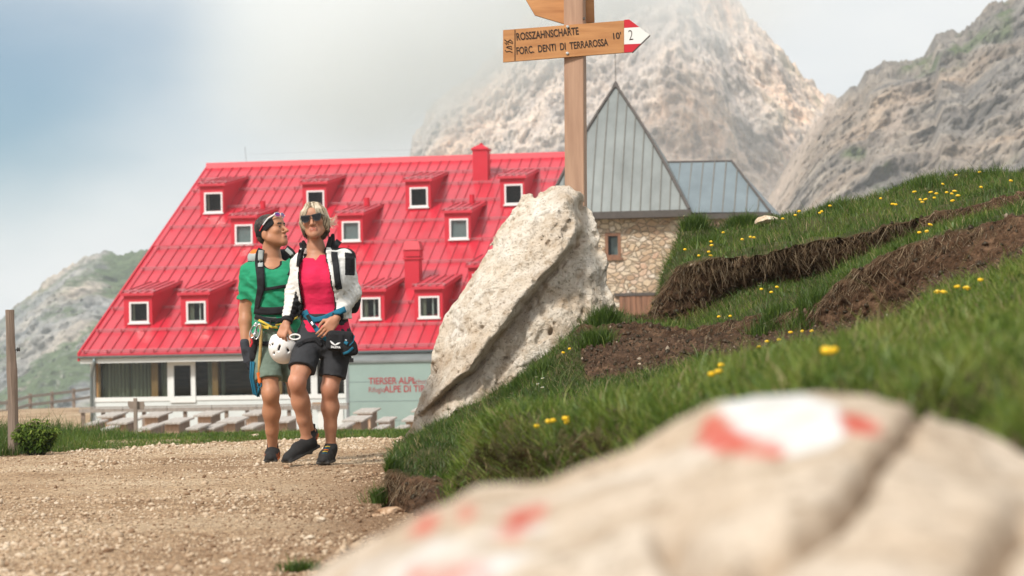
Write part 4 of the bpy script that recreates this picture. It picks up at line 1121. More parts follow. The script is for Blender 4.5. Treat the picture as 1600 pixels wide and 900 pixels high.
def table_mesh(L_, Wd, h, kind):
    """top of boards on a boxed base"""
    t = MB(); n = 5
    for k in range(n):
        x0 = -Wd/2 + Wd * k / n
        t.box(x0 + 0.004, x0 + Wd / n - 0.004, 0, L_, h - 0.055, h + 0.002 * (k % 2))
    legs, sides = [], []
    m = 0.10 if kind == "table" else 0.05
    for y0 in (0.18, L_ - 0.24):
        b = MB(); b.box(-Wd/2 + m, Wd/2 - m, y0, y0 + .06, -0.3, h - 0.06); legs.append(b)
    for xx in (-Wd/2 + m, Wd/2 - m - .045):
        s = MB(); s.box(xx, xx + .045, 0.245, L_ - .245, (-0.3 if kind == "table" else 0.1), h - 0.06); sides.append(s)
    return t, legs, sides
_cache = {}
def table(u, v, w_px, d, slant, L_, h, kind, label, group):
    """front edge of the top centred on (u,v)"""
    p = P(u, v, d)
    Wd = w_px / F * d
    key = (kind, round(Wd, 1), round(L_, 1))
    if key not in _cache:
        r = empty(kind.replace("table", "picnic_table") if kind == "table" else "bench")
        t, b, s = table_mesh(L_, Wd, h, kind)
        t.build("table_top" if kind == "table" else "seat", M_top, r, bevel=0.004)
        [q_.build("leg", M_greyb, r) for q_ in b]; [q_.build("side_board", M_fence, r) for q_ in s]
        _cache[key] = r
    else:
        src = _cache[key]; r = src.copy(); C.objects.link(r)
        for ch in list(src.children):
            c = ch.copy(); c.parent = r; C.objects.link(c)
    r.location = (p[0], p[1], p[2] - h); r.rotation_euler = (R(3.8), 0, -R(slant))
    tag(r, label, "table" if kind == "table" else "bench", group)
GT, GB = "picnic tables on the hut terrace", "benches beside the picnic tables"
T = lambda *a: table(*a[:4], 6, a[4] * .86, 0.74, "table", a[5], GT)
B = lambda *a: table(*a[:4], 6, a[4] * .8, 0.44, "bench", a[5], GB)
T(164.5, 650.5, 27, 72, 2.0, "wooden picnic table nearest the left end of the grey plank rail")
T(183, 660.5, 33, 67, 2.0, "front-row picnic table just left of the crossed board post")
T(234, 650, 30, 72, 2.0, "back-row picnic table just right of the crossed board post")
T(266, 660, 34, 67, 2.0, "front-row picnic table below the white framed window sash")
T(317, 648.5, 30, 72, 2.0, "back-row picnic table right of the white framed window sash")
T(354, 659, 34, 67, 2.0, "front-row picnic table just left of the man's bare knee")
T(392, 647, 28, 72, 2.0, "back-row picnic table partly behind the man's calf")
T(436, 658, 32, 67, 2.0, "front-row picnic table seen between the walkers' legs")
T(567, 644, 31, 72, 1.9, "back-row picnic table under the red lettering on the grey wall")
T(551, 656.5, 36, 66, 1.9, "front-row picnic table beside the woman's outer calf")
T(655, 641.5, 26, 72, 1.9, "back-row picnic table half hidden by the big pale boulder")
T(644, 656, 34, 66, 1.9, "front-row picnic table half hidden by the big pale boulder")
B(140, 662, 16, 66, 1.8, "low bench at the left end of the terrace seating")
B(158, 672, 18, 64, 1.8, "low bench in front of the picnic table left of the crossed board post")
B(226, 669, 20, 64, 2.0, "low bench directly right of the crossed board post")
B(300, 669, 20, 64, 2.0, "low bench right of the table below the white framed sash")
B(325, 669, 18, 65, 2.0, "second low bench right of the table below the white framed sash")
B(386, 668, 20, 64, 2.0, "low bench just left of the man's bare shin")
B(533, 667, 16, 64, 1.9, "low bench touching the woman's outer calf in view")
B(598, 657.5, 22, 68, 1.8, "taller looking bench between the two right-hand picnic tables")
B(590, 670, 20, 64, 1.8, "low front bench beside the table under the red lettering")
B(621, 671, 18, 63, 1.8, "low front bench closest to the big pale boulder")

# long plank rail along the facade
pr = empty("plank_rail", (0, 0, 0))
tag(pr, "long grey plank rail on short posts along the hut windows", "railing")
pa, pb = P(124, 642, 76.5), P(545, 636, 74.8)
b = MB()
for k in range(6):
    q0 = pa + (pb - pa) * k / 6; q1 = pa + (pb - pa) * (k + 0.985) / 6
    b.bar(q0, q1, 0.07, 0.13)
    b.bar(q0 + np.array([0, 0.12, 0.1]), q1 + np.array([0, 0.12, 0.1]), 0.2, 0.04)
b.build("rail", M_grey, pr)
for k in range(13):
    q = pa + (pb - pa) * (k + 0.15) / 13
    b = MB(); b.box(q[0] - .06, q[0] + .06, q[1] + .05, q[1] + .15, float(zg(q[0], q[1])) - .1, q[2] + .05); b.build("post", M_fence, pr)

# the crossed-board post in front of the tables
q = P(212.5, 688, 40.0); top = P(212.5, 622, 40.0)
sp = empty("waymark_post", (q[0], q[1], float(zg(q[0], q[1]))))
tag(sp, "slim grey post with a short crossed board seen from behind", "signpost")
h = top[2] - sp.location.z
b = MB(); b.box(-.03, .03, -.03, .03, -0.1, h); b.build("post", M_fence, sp, bevel=.006)
b = MB(); b.prism([(-.13, h - .05), (.135, h - .06), (.15, h - .13), (.125, h - .2), (-.10, h - .17), (-.13, h - .12)], .032, .056); b.build("board", M_fence, sp)

# post-and-rail fence at the edge of the terrace
fp = [(-60, 632, 120, 664), (-25, 630, 128, 659), (12, 626, 136, 655), (47, 616.5, 142, 645), (81, 613, 148, 641), (115, 608.5, 152, 637), (150, 603, 156, 632)]
fn = empty("rail_fence", P(47, 645, 142))
tag(fn, "brown post and rail fence along the terrace edge before the valley", "fence")
o = np.array(fn.location)
tops = []
for u, vt, d, vb in fp:
    a = P(u, vt, d) - o; c = P(u, vb, d) - o
    b = MB(); b.box(a[0] - .09, a[0] + .09, a[1] - .09, a[1] + .09, c[2] - .9, a[2] + .05); b.build("post", M_fence, fn)
    tops.append((a, c))
for i in range(len(tops) - 1):
    (a0_, c0), (a1_, c1) = tops[i], tops[i + 1]
    for f in (0.1, 0.56):
        b = MB(); b.bar(a0_ * (1 - f) + c0 * f + np.array([0, -.13, 0]), a1_ * (1 - f) + c1 * f + np.array([0, -.13, 0]), 0.05, 0.17); b.build("rail", M_grey, fn)

# the near post on the left
q = P(20, 690, 19.6); top = P(19.5, 484, 19.6)
wp = empty("wooden_post", (q[0], q[1], float(zg(q[0], q[1]))))
tag(wp, "weathered wooden fence post with a black insulator in the grass", "post")
h = top[2] - wp.location.z
b = MB(); vsx = []
nseg = 22
for k in range(nseg + 1):
    z = -0.15 + (h + 0.15) * k / nseg
    for a in range(12):
        t = 2 * math.pi * a / 12
        r = 0.038 * (1 + 0.06 * math.sin(a * 2.1 + z * 3) + 0.05 * math.sin(z * 11 + a)) * (1.08 if z < 0.62 * h else 0.98)
        vsx.append((r * math.cos(t) + 0.006 * math.sin(z * 4), r * math.sin(t), z))
fs = [(k*12+a, k*12+(a+1)%12, (k+1)*12+(a+1)%12, (k+1)*12+a) for k in range(nseg) for a in range(12)] + [tuple(nseg*12+a for a in range(12))]
b.add(vsx, fs).build("post", M_postw, wp)
zi = P(29, 546, 19.6)[2] - wp.location.z
b = MB(); b.tube([(0.03, -.01, zi), (0.05, -.012, zi)], 0.006, 8); b.tube([(0.05, -.012, zi), (0.058, -.012, zi)], 0.017, 12); b.tube([(0.058, -.012, zi), (0.066, -.012, zi)], 0.010, 12); b.tube([(0.066, -.012, zi), (0.072, -.012, zi)], 0.016, 12)
b.build("insulator", M_black, wp, smooth=False)

# ================================================================== the big signpost
M_sp   = pm("new_larch_post", (0.36, 0.20, 0.125), rough=0.65, var=0.2, scale=2.2, stretch=(9, 9, 0.6), bump=0.0015, bscale=12, col2=(0.47, 0.29, 0.19))
M_board= pm("oiled_larch_board", (0.46, 0.19, 0.06), rough=0.55, var=0.2, scale=2.6, stretch=(1.0, 8, 8), col2=(0.56, 0.27, 0.10))
M_burn = pm("burnt_lettering", (0.035, 0.018, 0.010), rough=0.8)
M_rpaint = pm("red_sign_paint", (0.55, 0.012, 0.025), rough=0.5, var=0.06)
M_wpaint = pm("white_sign_paint", (0.78, 0.77, 0.74), rough=0.5, var=0.04)
M_bolt = pm("zinc_bolt", (0.6, 0.6, 0.58), rough=0.3, metallic=0.9)
DS = 17.55
sg = empty("signpost", P(900, 640, DS))
tag(sg, "tall larch signpost with carved hiking boards behind the pale boulder", "signpost")
so = np.array(sg.location)
def sl_(u, v, dy=0.0): return P(u, v, DS + dy) - so
half = (914.5 - 881.5) / 2 / F * DS
pc0 = sl_(900.2, 330); pc1 = sl_(898.2, 0)
b = MB()
lo_ = pc0 + (pc0 - pc1) * 0.9; hi_ = pc1 + (pc1 - pc0) * 0.12
yaw = R(-10)
def rect(c, w, dpt):
    return [c + np.array([sx * w * math.cos(yaw) - sy * dpt * math.sin(yaw), sx * w * math.sin(yaw) + sy * dpt * math.cos(yaw), 0]) for sx, sy in ((-1, -1), (1, -1), (1, 1), (-1, 1))]
hw = half / (math.cos(yaw) + abs(math.sin(yaw))) * 1.08
b.hexa(rect(lo_, hw, hw) + rect(hi_, hw, hw)); b.build("post", M_sp, sg, bevel=0.006)
def board(poly_uv, dy, thick, name, mat):
    """a board whose outline is given on the picture, at its own depth, turned a little about the post"""
    bb = MB(); fr_, bk = [], []
    for u, v, e in poly_uv:
        fr_.append(sl_(u, v, dy + e)); bk.append(sl_(u, v, dy + e) + np.array([0, thick, 0]))
    n = len(fr_)
    bb.add(fr_ + bk, [tuple(range(n)), tuple(range(2*n-1, n-1, -1))] + [(i, n + i, n + (i+1) % n, (i+1) % n) for i in range(n)])
    return bb.build(name, mat, sg)
yb = -hw * 1.35
bd = board([(786, 97, 0), (975, 82, 0), (975, 32, 0), (786, 47, 0)], yb, 0.035, "direction_board", M_board)
board([(975.3, 82, 0), (988, 81, 0), (1001, 68.3, 0), (975.3, 69.5, 0)], yb - 0.001, 0.036, "arrow_tip", M_rpaint)
board([(975.3, 69.3, 0), (1001.2, 68.1, 0), (1015, 54.5, 0), (999, 42.3, 0), (975.3, 43.8, 0)], yb - 0.001, 0.036, "arrow_tip", M_wpaint)
board([(975.3, 43.6, 0), (998.8, 42.1, 0), (983, 30.4, 0), (975.3, 31, 0)], yb - 0.001, 0.036, "arrow_tip", M_rpaint)
board([(988, 81.2, 0), (1015.3, 54.7, 0), (1016.2, 55.6, 0), (989, 82.4, 0)], yb + 0.0005, 0.034, "arrow_edge", M_fascia)
board([(804, 46.2, 0), (805.3, 46.1, 0), (805.3, 95, 0), (804, 95.1, 0)], yb - 0.002, 0.002, "carved_line", M_burn)
tl = math.atan2(15, 189)
def sign_text(body, u, v, capx, wpx, bold=0.0, mat=M_burn, rot=0.0):
    """cap height capx and total width wpx in pixels of the photograph"""
    p = Vector(sl_(u, v, yb - 0.0025)); s = DS / F
    o = text_mesh("lettering", body, 1.0, mat, sg, Matrix(), extrude=0.0, bold=bold)
    co = np.array([v_.co[:] for v_ in o.data.vertices])
    ext = co.max(0) - co.min(0)
    kx = wpx * s / ext[0]; kz = capx * s / ext[1]
    o.data.transform(Matrix.Translation(p) @ Matrix.Rotation(tl - ROLL * 0 + rot, 4, 'Y').inverted() @ Matrix.Rotation(R(90), 4, 'X') @ Matrix.Diagonal((kx, kz, 1, 1)) @ Matrix.Translation((-co[:, 0].min(), -co[:, 1].min(), 0)))
sign_text("ROSSZAHNSCHARTE", 807.5, 63.5, 12.0, 97, 0.02)
sign_text("FORC.  DENTI  DI  TERRAROSSA", 807.5, 85.3, 11.5, 143, 0.02)
sign_text("10'", 958.5, 61.5, 10.5, 12.5, 0.02)
sign_text("2", 983, 62.8, 15.5, 6.5, -0.012)
# club mark carved sideways on the left end of the board
p = Vector(sl_(800.5, 83, yb - 0.0025))
for pts in ([(789, 78), (791, 81), (796, 80), (800.5, 82)], [(791, 74), (800, 77), (799, 72.5), (792, 73)], [(788.5, 66.5), (792, 70), (791, 66), (795, 70), (794, 65), (801, 68)], [(788, 62), (793, 65.5), (797, 62), (801, 66)]):
    m = MB(); m.tube([sl_(a, c_, yb - 0.001) for a, c_ in pts], 0.0035, 5); m.build("carved_mark", M_burn, sg)
for u, v in ((887, 42), (886.5, 83.5)):
    m = MB(); c_ = sl_(u, v, yb); m.tube([c_ + np.array([0, .002, 0]), c_ + np.array([0, -.006, 0]), c_ + np.array([0, -.010, 0])], [0.0115, 0.0115, 0.006], 12); m.build("bolt", M_bolt, sg)
# upper board, pointing back to the left, cut by the top of the picture
ub = MB()
fr_ = [sl_(836, 23.5, -0.28), sl_(882, 37.5, -0.05), sl_(928, 36, 0.17), sl_(928, 4, 0.17), sl_(882, -32, -0.05), sl_(812, -40, -0.37), sl_(797, -25, -0.42)]
fr_ = [sl_(836, 23.5, 0.10), sl_(886, 38.5, 0.085), sl_(929, 34.5, 0.075), sl_(928, -10, 0.075), sl_(886, -14, 0.085), sl_(820, -20, 0.105), sl_(815, -12, 0.107)]
bk = [q + np.array([0, .035, 0]) for q in fr_]; n = len(fr_)
ub.add(fr_ + bk, [tuple(range(n)), tuple(range(2*n-1, n-1, -1))] + [(i, n + i, n + (i+1) % n, (i+1) % n) for i in range(n)])
ub.build("direction_board", M_board, sg)
m = MB(); c_ = sl_(912.5, 29, -hw * 1.1); m.tube([c_ + np.array([0, .02, 0]), c_ + np.array([0, -.012, 0])], [0.010, 0.010], 6); m.build("bolt", M_fascia, sg)
# ================================================================== the standing boulder
def limestone_mat(name, lo, mid, hi, stain, sc=1.0, bump=0.02, paint=False):
    m, t, b = nodes_of(name)
    tc = t.nodes.new("ShaderNodeTexCoord").outputs["Object"]
    def noise(s, d=8, r=0.65):
        n = N(t, "ShaderNodeTexNoise"); n.inputs["Scale"].default_value = s * sc; n.inputs["Detail"].default_value = d; n.inputs["Roughness"].default_value = r; t.links.new(tc, n.inputs[0]); return n.outputs[0]
    n1, n2, n3 = noise(3.2), noise(14), noise(55, 5)
    r = ramp(t, [(0.32, lo), (0.5, mid), (0.64, hi)]); t.links.new(n1, r.inputs[0])
    f = ramp(t, [(0.36, (0.72, 0.65, 0.57)), (0.48, (1.0, 0.99, 0.97)), (0.7, (1.12, 1.12, 1.12))]); t.links.new(n2, f.inputs[0])
    c = mixc(t, r.outputs[0], f.outputs[0], 0.85, 'MULTIPLY')
    at = t.nodes.new("ShaderNodeAttribute"); at.attribute_name = "stain"
    k = mixc(t, c, stain, 0.75, 'MIX'); c = mixc(t, c, k, at.outputs["Fac"])
    pit = ramp(t, [(0.35, (0.36, 0.30, 0.24)), (0.44, (1, 1, 1))]); t.links.new(n3, pit.inputs[0])
    c = mixc(t, c, pit.outputs[0], 0.7, 'MULTIPLY')
    if paint:
        for an, col in (("white_paint", (0.64, 0.64, 0.63)), ("red_paint", (0.50, 0.07, 0.045))):
            a2 = t.nodes.new("ShaderNodeAttribute"); a2.attribute_name = an
            c = mixc(t, c, col, a2.outputs["Fac"])
    t.links.new(c, b.inputs["Base Color"]); b.inputs["Roughness"].default_value = 0.9; b.inputs["Specular IOR Level"].default_value = 0.25
    ad = t.nodes.new("ShaderNodeMath"); ad.operation = 'MULTIPLY_ADD'; ad.inputs[1].default_value = 0.45; t.links.new(n3, ad.inputs[0]); t.links.new(n2, ad.inputs[2])
    bp = t.nodes.new("ShaderNodeBump"); bp.inputs["Distance"].default_value = bump; t.links.new(ad.outputs[0], bp.inputs["Height"]); t.links.new(bp.outputs[0], b.inputs["Normal"])
    return m

DB = 17.0
def poly_sdf(pts, x, z):
    """signed distance to a polygon (negative inside)"""
    d = np.full(x.shape, 1e9); ins = np.zeros(x.shape, bool); n = len(pts)
    for i in range(n):
        ax_, az = pts[i]; bx_, bz = pts[(i + 1) % n]
        ex, ez = bx_ - ax_, bz - az; wx, wz = x - ax_, z - az
        t = np.clip((wx * ex + wz * ez) / (ex * ex + ez * ez), 0, 1)
        d = np.minimum(d, np.hypot(wx - ex * t, wz - ez * t))
        c = ((az > z) != (bz > z)) & (x < (bx_ - ax_) * (z - az) / (bz - az + 1e-12) + ax_)
        ins ^= c
    return np.where(ins, -d, d)
def pxz(l): return [(P(u, v, DB)[0], P(u, v, DB)[2]) for u, v in l]
out_l = pxz([(630,735),(640,700),(650,672),(662,640),(668,612),(682,585),(688,545),(700,508),(706,480),(724,452),(736,430),(762,402),(778,366),(790,345),(803,330),(820,312),(846,304),(866,295),(888,292),(902,306),(906,324),(917,335),(922,352),(932,372),(936,395),(943,418),(940,446),(948,462),(956,500),(930,560),(880,620),(820,670),(750,720),(690,760)])
crack = pxz([(640,660),(700,610),(742,578),(765,545),(782,525),(818,476),(846,442),(868,420),(884,402),(898,385),(905,360)])
crk = np.array(crack)
lo = np.array([min(p[0] for p in out_l) - .12, DB - 0.75, min(p[1] for p in out_l) - .12]); hi = np.array([max(p[0] for p in out_l) + .12, DB + 0.75, max(p[1] for p in out_l) + .12])
BF = Field(lo, hi, 0.0135)
gxx = np.arange(BF.n[0]) * BF.res + lo[0]; gzz = np.arange(BF.n[2]) * BF.res + lo[2]
X2, Z2 = np.meshgrid(gxx, gzz, indexing='ij')
warp = 0.022 * fbm(np.stack([X2 * 5, 0 * X2, Z2 * 5], -1), 4) + 0.012 * fbm(np.stack([X2 * 16, 0 * X2 + 3, Z2 * 16], -1), 3)
d2 = poly_sdf(out_l, X2, Z2) + warp
# distance past the crack, positive on the lower right slab
order = np.argsort(crk[:, 1]); cx = np.interp(Z2, crk[order, 1], crk[order, 0])
q = (X2 - cx) * 0.72 + 0.03 * fbm(np.stack([X2 * 6, 0 * X2 + 8, Z2 * 6], -1), 3)
inside = np.clip(-d2, 0, None)
round_ = 0.36 * (1 - np.exp(-inside / 0.13))
tilt = (Z2 - Z2.mean()) * 0.16
slabL = -round_ - 0.10 * np.exp(-(np.clip(-q, 0, None) / 0.16) ** 2) + 0.05 * np.clip(-q, 0, 1)
slabR = -round_ * 0.85 + 0.085 * np.exp(-np.clip(q, 0, None) / 0.12)
mixq = smoothstep(-0.012, 0.02, q)
front = slabL * (1 - mixq) + slabR * mixq + tilt
groove = 0.10 * np.exp(-(q / 0.018) ** 2) * smoothstep(0.02, 0.1, inside)
sec = np.array(pxz([(905,420),(896,455),(912,470),(925,500)])); o2 = np.argsort(sec[:, 1])
q2 = X2 - np.interp(Z2, sec[o2, 1], sec[o2, 0]); in2 = (Z2 < sec[:, 1].max()) & (Z2 > sec[:, 1].min())
groove = groove + 0.05 * np.exp(-(q2 / 0.014) ** 2) * in2
front = front + groove
ys = (np.arange(BF.n[1]) * BF.res + lo[1] - DB).astype(np.float32)
Yc = ys[None, :, None]
back = 0.36 * (1 - np.exp(-inside / 0.16)) + tilt * 0.5 + 0.05
f3 = np.maximum(front[:, None, :] - Yc, Yc - back[:, None, :])
f3 = np.maximum(f3 * 0.75, d2[:, None, :])
BF.f = f3.astype(np.float32)
def rock_bumps(p):
    a = p.copy(); a[:, 0] *= 0.8; r_ = p[:, 0] * 0.62 + p[:, 2] * 0.78; s_ = -p[:, 0] * 0.78 + p[:, 2] * 0.62
    pp_ = np.stack([r_ * 0.55, p[:, 1], s_ * 1.25], -1)
    big = fbm(pp_ * 4.2, 5, ridged=True, gain=0.55); fine = fbm(pp_ * 17, 4, ridged=True)
    pits = np.clip(fbm(p * 13 + 40, 3) - 0.22, 0, 1)
    kq = fbm(pp_ * np.array([2.6, 3.2, 2.6]) + 5, 4) * 4.0; led = (np.floor(kq) + smoothstep(0.7, 1.0, kq - np.floor(kq))) / 4.0
    return -0.10 * led - (0.052 * big + 0.018 * fine) + 0.16 * pits - 0.02 * fbm(p * 2.2 + 12, 3)
BF.offset(rock_bumps)
V, Q = BF.mesh(smooth=1)
M_boulder = limestone_mat("pale_limestone", (0.60,0.48,0.36), (0.74,0.66,0.56), (0.80,0.75,0.68), (0.36,0.24,0.14), 1.0, 0.045)
bo = np.array([P(780, 700, DB)[0], DB, 0.0])
boulder = mesh_obj("boulder", V - bo, Q, M_boulder, smooth=True, loc=bo)
uu, vv = uv_of(V)
qv = (V[:, 0] - np.interp(V[:, 2], crk[order, 1], crk[order, 0])) * 0.72
st = 0.62 * np.exp(-((qv + 0.08) / 0.07) ** 2) + 0.42 * (qv > 0) * np.clip(.6 + 1.5 * fbm(V * 3.5 + 20, 3), 0, 1.4) + 0.55 * np.exp(-(qv / 0.03) ** 2)
st = st * np.clip(0.55 + 1.3 * fbm(V * 5, 4), 0, 1.3) + 0.5 * np.clip(fbm(V * 3 + 7, 4) - 0.12, 0, 1)
set_attr(boulder, "stain", np.clip(st, 0, 1))
tag(boulder, "tall leaning slab of pale pitted limestone split by a long diagonal crack", "boulder")

# ================================================================== the blurred near rock with the painted trail mark
xs_ = np.linspace(-0.62, 1.05, 230); ys_ = np.linspace(0.86, 3.0, 190)
XX, YY = np.meshgrid(xs_, ys_)
sk = np.array([(-200,1600),(200,1250),(380,1000),(490,905),(600,838),(690,792),(750,764),(850,756),(1000,702),(1060,665),(1110,637),(1180,622),(1250,615),(1350,621),(1430,641),(1452,662),(1500,672),(1560,690),(1600,714),(1700,765),(1850,850),(2200,1100),(2700,1600)], float)
YS = 2.15
sx = np.array([P(u, v, YS)[0] for u, v in sk]); sz = np.array([P(u, v, YS)[2] for u, v in sk])
S_ = np.interp(XX, sx, sz)
dn = np.clip((YS - YY) / 1.0, 0, None); fr = np.clip((YY - YS) / 0.6, 0, None)
ZZ = S_ - 0.135 * dn ** 1.6 - 0.02 * dn - 0.5 * fr ** 1.7
uu, vv = uv_of(np.stack([XX, YY, ZZ], -1).reshape(-1, 3)); uu = uu.reshape(XX.shape); vv = vv.reshape(XX.shape)
def seg_d(pl, u, v):
    d = np.full(u.shape, 1e9)
    for (a, b), (c, e) in zip(pl[:-1], pl[1:]):
        t = np.clip(((u - a) * (c - a) + (v - b) * (e - b)) / ((c - a) ** 2 + (e - b) ** 2), 0, 1)
        d = np.minimum(d, np.hypot(u - a - t * (c - a), v - b - t * (e - b)))
    return d
g1 = seg_d([(1440,640),(1400,685),(1365,725),(1345,760),(1300,800),(1240,835),(1190,868),(1160,930)], uu, vv)
g2 = seg_d([(1600,800),(1560,840),(1545,880),(1540,960)], uu, vv); g3 = seg_d([(1050,840),(1070,880),(1090,940)], uu, vv)
wid = np.interp(vv, [640, 700, 800, 900], [6, 8, 14, 24])
ZZ = ZZ - 0.055 * np.exp(-(g1 / wid) ** 2) - 0.035 * np.exp(-(g2 / 20) ** 2) - 0.03 * np.exp(-(g3 / 24) ** 2)
p3 = np.stack([XX, YY, ZZ], -1)
ZZ = ZZ + 0.018 * fbm(p3 * 4.5, 4) + 0.006 * fbm(p3 * 22, 3)
edge = np.minimum.reduce([XX - xs_[0], xs_[-1] - XX, YY - ys_[0], ys_[-1] - YY])
ZZ = np.maximum(ZZ, -0.1); ZZ = np.where(edge < 1e-6, -0.15, ZZ)
p3 = np.stack([XX, YY, ZZ], -1).reshape(-1, 3)
ro = np.array([0.25, 1.7, 0.0])
M_nrock = limestone_mat("painted_limestone", (0.42,0.32,0.23), (0.50,0.41,0.32), (0.55,0.48,0.405), (0.30,0.205,0.13), 1.3, 0.008, paint=True)
nrock = mesh_obj("rock", p3 - ro, grid_faces(*XX.shape), M_nrock, smooth=True, loc=ro)
uu, vv = uv_of(p3)
wob = 12 * fbm(p3 * 14, 4)
def blob(pts, soft):
    d = poly_sdf(pts, uu, vv) + wob
    return np.clip(0.5 - d / soft, 0, 1)
worn = np.clip(0.9 + 1.2 * fbm(p3 * 30, 4), 0, 1)
white = np.maximum(blob([(1122,632),(1170,620),(1260,616),(1310,640),(1318,680),(1290,700),(1235,712),(1205,695),(1150,670)], 9), blob([(560,880),(640,842),(740,840),(850,822),(845,860),(780,900),(700,950),(540,950)], 26) * np.clip(0.55 + 1.6 * fbm(p3 * 9, 3), 0, 1)) * worn
red = np.maximum.reduce([blob([(1085,690),(1105,655),(1125,650),(1160,680),(1205,690),(1230,705),(1225,716),(1170,708),(1110,700)], 9), blob([(1308,645),(1335,648),(1375,665),(1370,680),(1330,672),(1318,668)], 9),
    blob([(775,835),(800,800),(850,785),(848,805),(805,842)], 20) * 0.95, blob([(640,835),(660,805),(685,810),(670,835)], 20) * 0.85, blob([(720,795),(740,795),(740,812),(722,812)], 20) * 0.75, blob([(640,892),(760,880),(770,910),(640,930)], 20) * 0.85]) * worn
set_attr(nrock, "white_paint", white); set_attr(nrock, "red_paint", np.clip(red * (1 - white * 0.6), 0, 1))
set_attr(nrock, "stain", np.clip(np.exp(-(g1 / 22) ** 2).ravel() * 0.7 + np.exp(-(g2 / 30) ** 2).ravel() * 0.6 + np.exp(-(g3 / 34) ** 2).ravel() * 0.5 + 0.6 * np.clip(fbm(p3 * 3.2 + 2, 4) - 0.05, 0, 1), 0, 1))
tag(nrock, "large out-of-focus rock in front with a worn red and white painted trail mark", "rock")

# ================================================================== stones
def stone_proto(seed, sub=2):
    bm = bmesh.new(); bmesh.ops.create_icosphere(bm, subdivisions=sub, radius=1.0)
    v = np.array([q.co[:] for q in bm.verts]); f = np.array([[q.index for q in fc.verts] for fc in bm.faces]); bm.free()
    r_ = np.random.default_rng(seed)
    for _ in range(7):
        n = r_.normal(size=3); n /= np.linalg.norm(n); k = r_.uniform(0.45, 0.85)
        d = v @ n; v = v - np.clip(d - k, 0, None)[:, None] * n
    v = v * (1 + 0.12 * pnoise(v * 1.8 + seed * 3.1))[:, None]
    return v, f
M_stone1 = limestone_mat("loose_limestone", (0.42,0.30,0.20), (0.56,0.45,0.33), (0.66,0.58,0.48), (0.30,0.2,0.12), 3.0, 0.004)
M_stoneb = limestone_mat("brown_slab_stone", (0.30,0.17,0.09), (0.40,0.25,0.15), (0.50,0.36,0.25), (0.2,0.12,0.07), 3.0, 0.004)
def loose_rock(u, v, w_px, size, mat, label, sub=3, seed=1, rz=0.3):
    """a stone lying on the ground where the view ray meets it"""
    r = ray(u, v); d = 12.0
    for _ in range(30):
        d = (HC - float(zg(r[0] * d, d))) / max(1e-6, -r[2])
    p = CAMP + r * d
    vs2, fs2 = stone_proto(seed, sub)
    s = w_px / F * d / 2
    vs2 = vs2 * np.array(size) * s
    vs2 = np.c_[vs2[:, 0] * math.cos(rz) - vs2[:, 1] * math.sin(rz), vs2[:, 0] * math.sin(rz) + vs2[:, 1] * math.cos(rz), vs2[:, 2]]
    o = mesh_obj("stone", vs2, [tuple(f) for f in fs2], mat, loc=(p[0], p[1], p[2] + size[2] * s * 0.35))
    set_attr(o, "stain", np.zeros(len(vs2)))
    tag(o, label, "stone")
loose_rock(606, 803, 50, (1, 0.75, 0.42), M_stoneb, "flat brown stone lying under the left tip of the turf bank", seed=4, rz=0.1)
loose_rock(590, 808, 24, (1, 0.7, 0.4), M_stoneb, "small dark brown stone tucked beside the flat brown stone", seed=9, rz=0.8)
loose_rock(500, 817, 25, (1, 0.8, 0.6), M_stone1, "small pale stone on the gravel left of the turf bank", seed=5, rz=-0.3)
loose_rock(483, 842, 20, (1, 0.8, 0.5), M_stone1, "pale stone on the dusty gravel below the other small pale stone", seed=6)
loose_rock(351, 880, 22, (1, 0.8, 0.5), M_stone1, "pale pebble on the gravel near the bottom grass tuft", seed=7)
loose_rock(447, 731.5, 12, (1, 0.8, 0.6), M_stoneb, "dark little stone on the gravel below the woman's raised heel", seed=8, sub=2)
loose_rock(399, 682.5, 16, (1, 0.8, 0.55), M_stone1, "pale stone in the grass strip left of the man's shin", seed=11, sub=2)
loose_rock(646, 692, 22, (1, 0.9, 0.7), M_stone1, "pale stone at the foot of the big boulder's left edge", seed=12, sub=3)
# stone on the turf to the right of the annex
def on_hill(u, v):
    r = ray(u, v); h = hill_bvh.ray_cast(Vector(CAMP), Vector(r / np.linalg.norm(r)), 40)
    return (np.array(h[0]), np.array(h[1])) if h[0] is not None else (None, None)
for (u, v, w_, sd, lb) in ((1198, 346, 38, 21, "pale stone on the upper turf beside the annex roof corner"), (1128, 341, 12, 22, "tiny pale stone between two grass tufts under the annex eave"), (1000, 566, 9, 23, "small pale stone on the bare soil path")):
    h, nn = on_hill(u, v + 4)
    if h is None: continue
    s = w_ / F * h[1] / 2
    vs2, fs2 = stone_proto(sd, 3); vs2 = vs2 * np.array([1, 0.8, 0.5]) * s
    o = mesh_obj("stone", vs2, [tuple(f) for f in fs2], M_stone1, loc=h + np.array([0, 0, s * 0.2])); set_attr(o, "stain", np.zeros(len(vs2)))
    tag(o, lb, "stone")

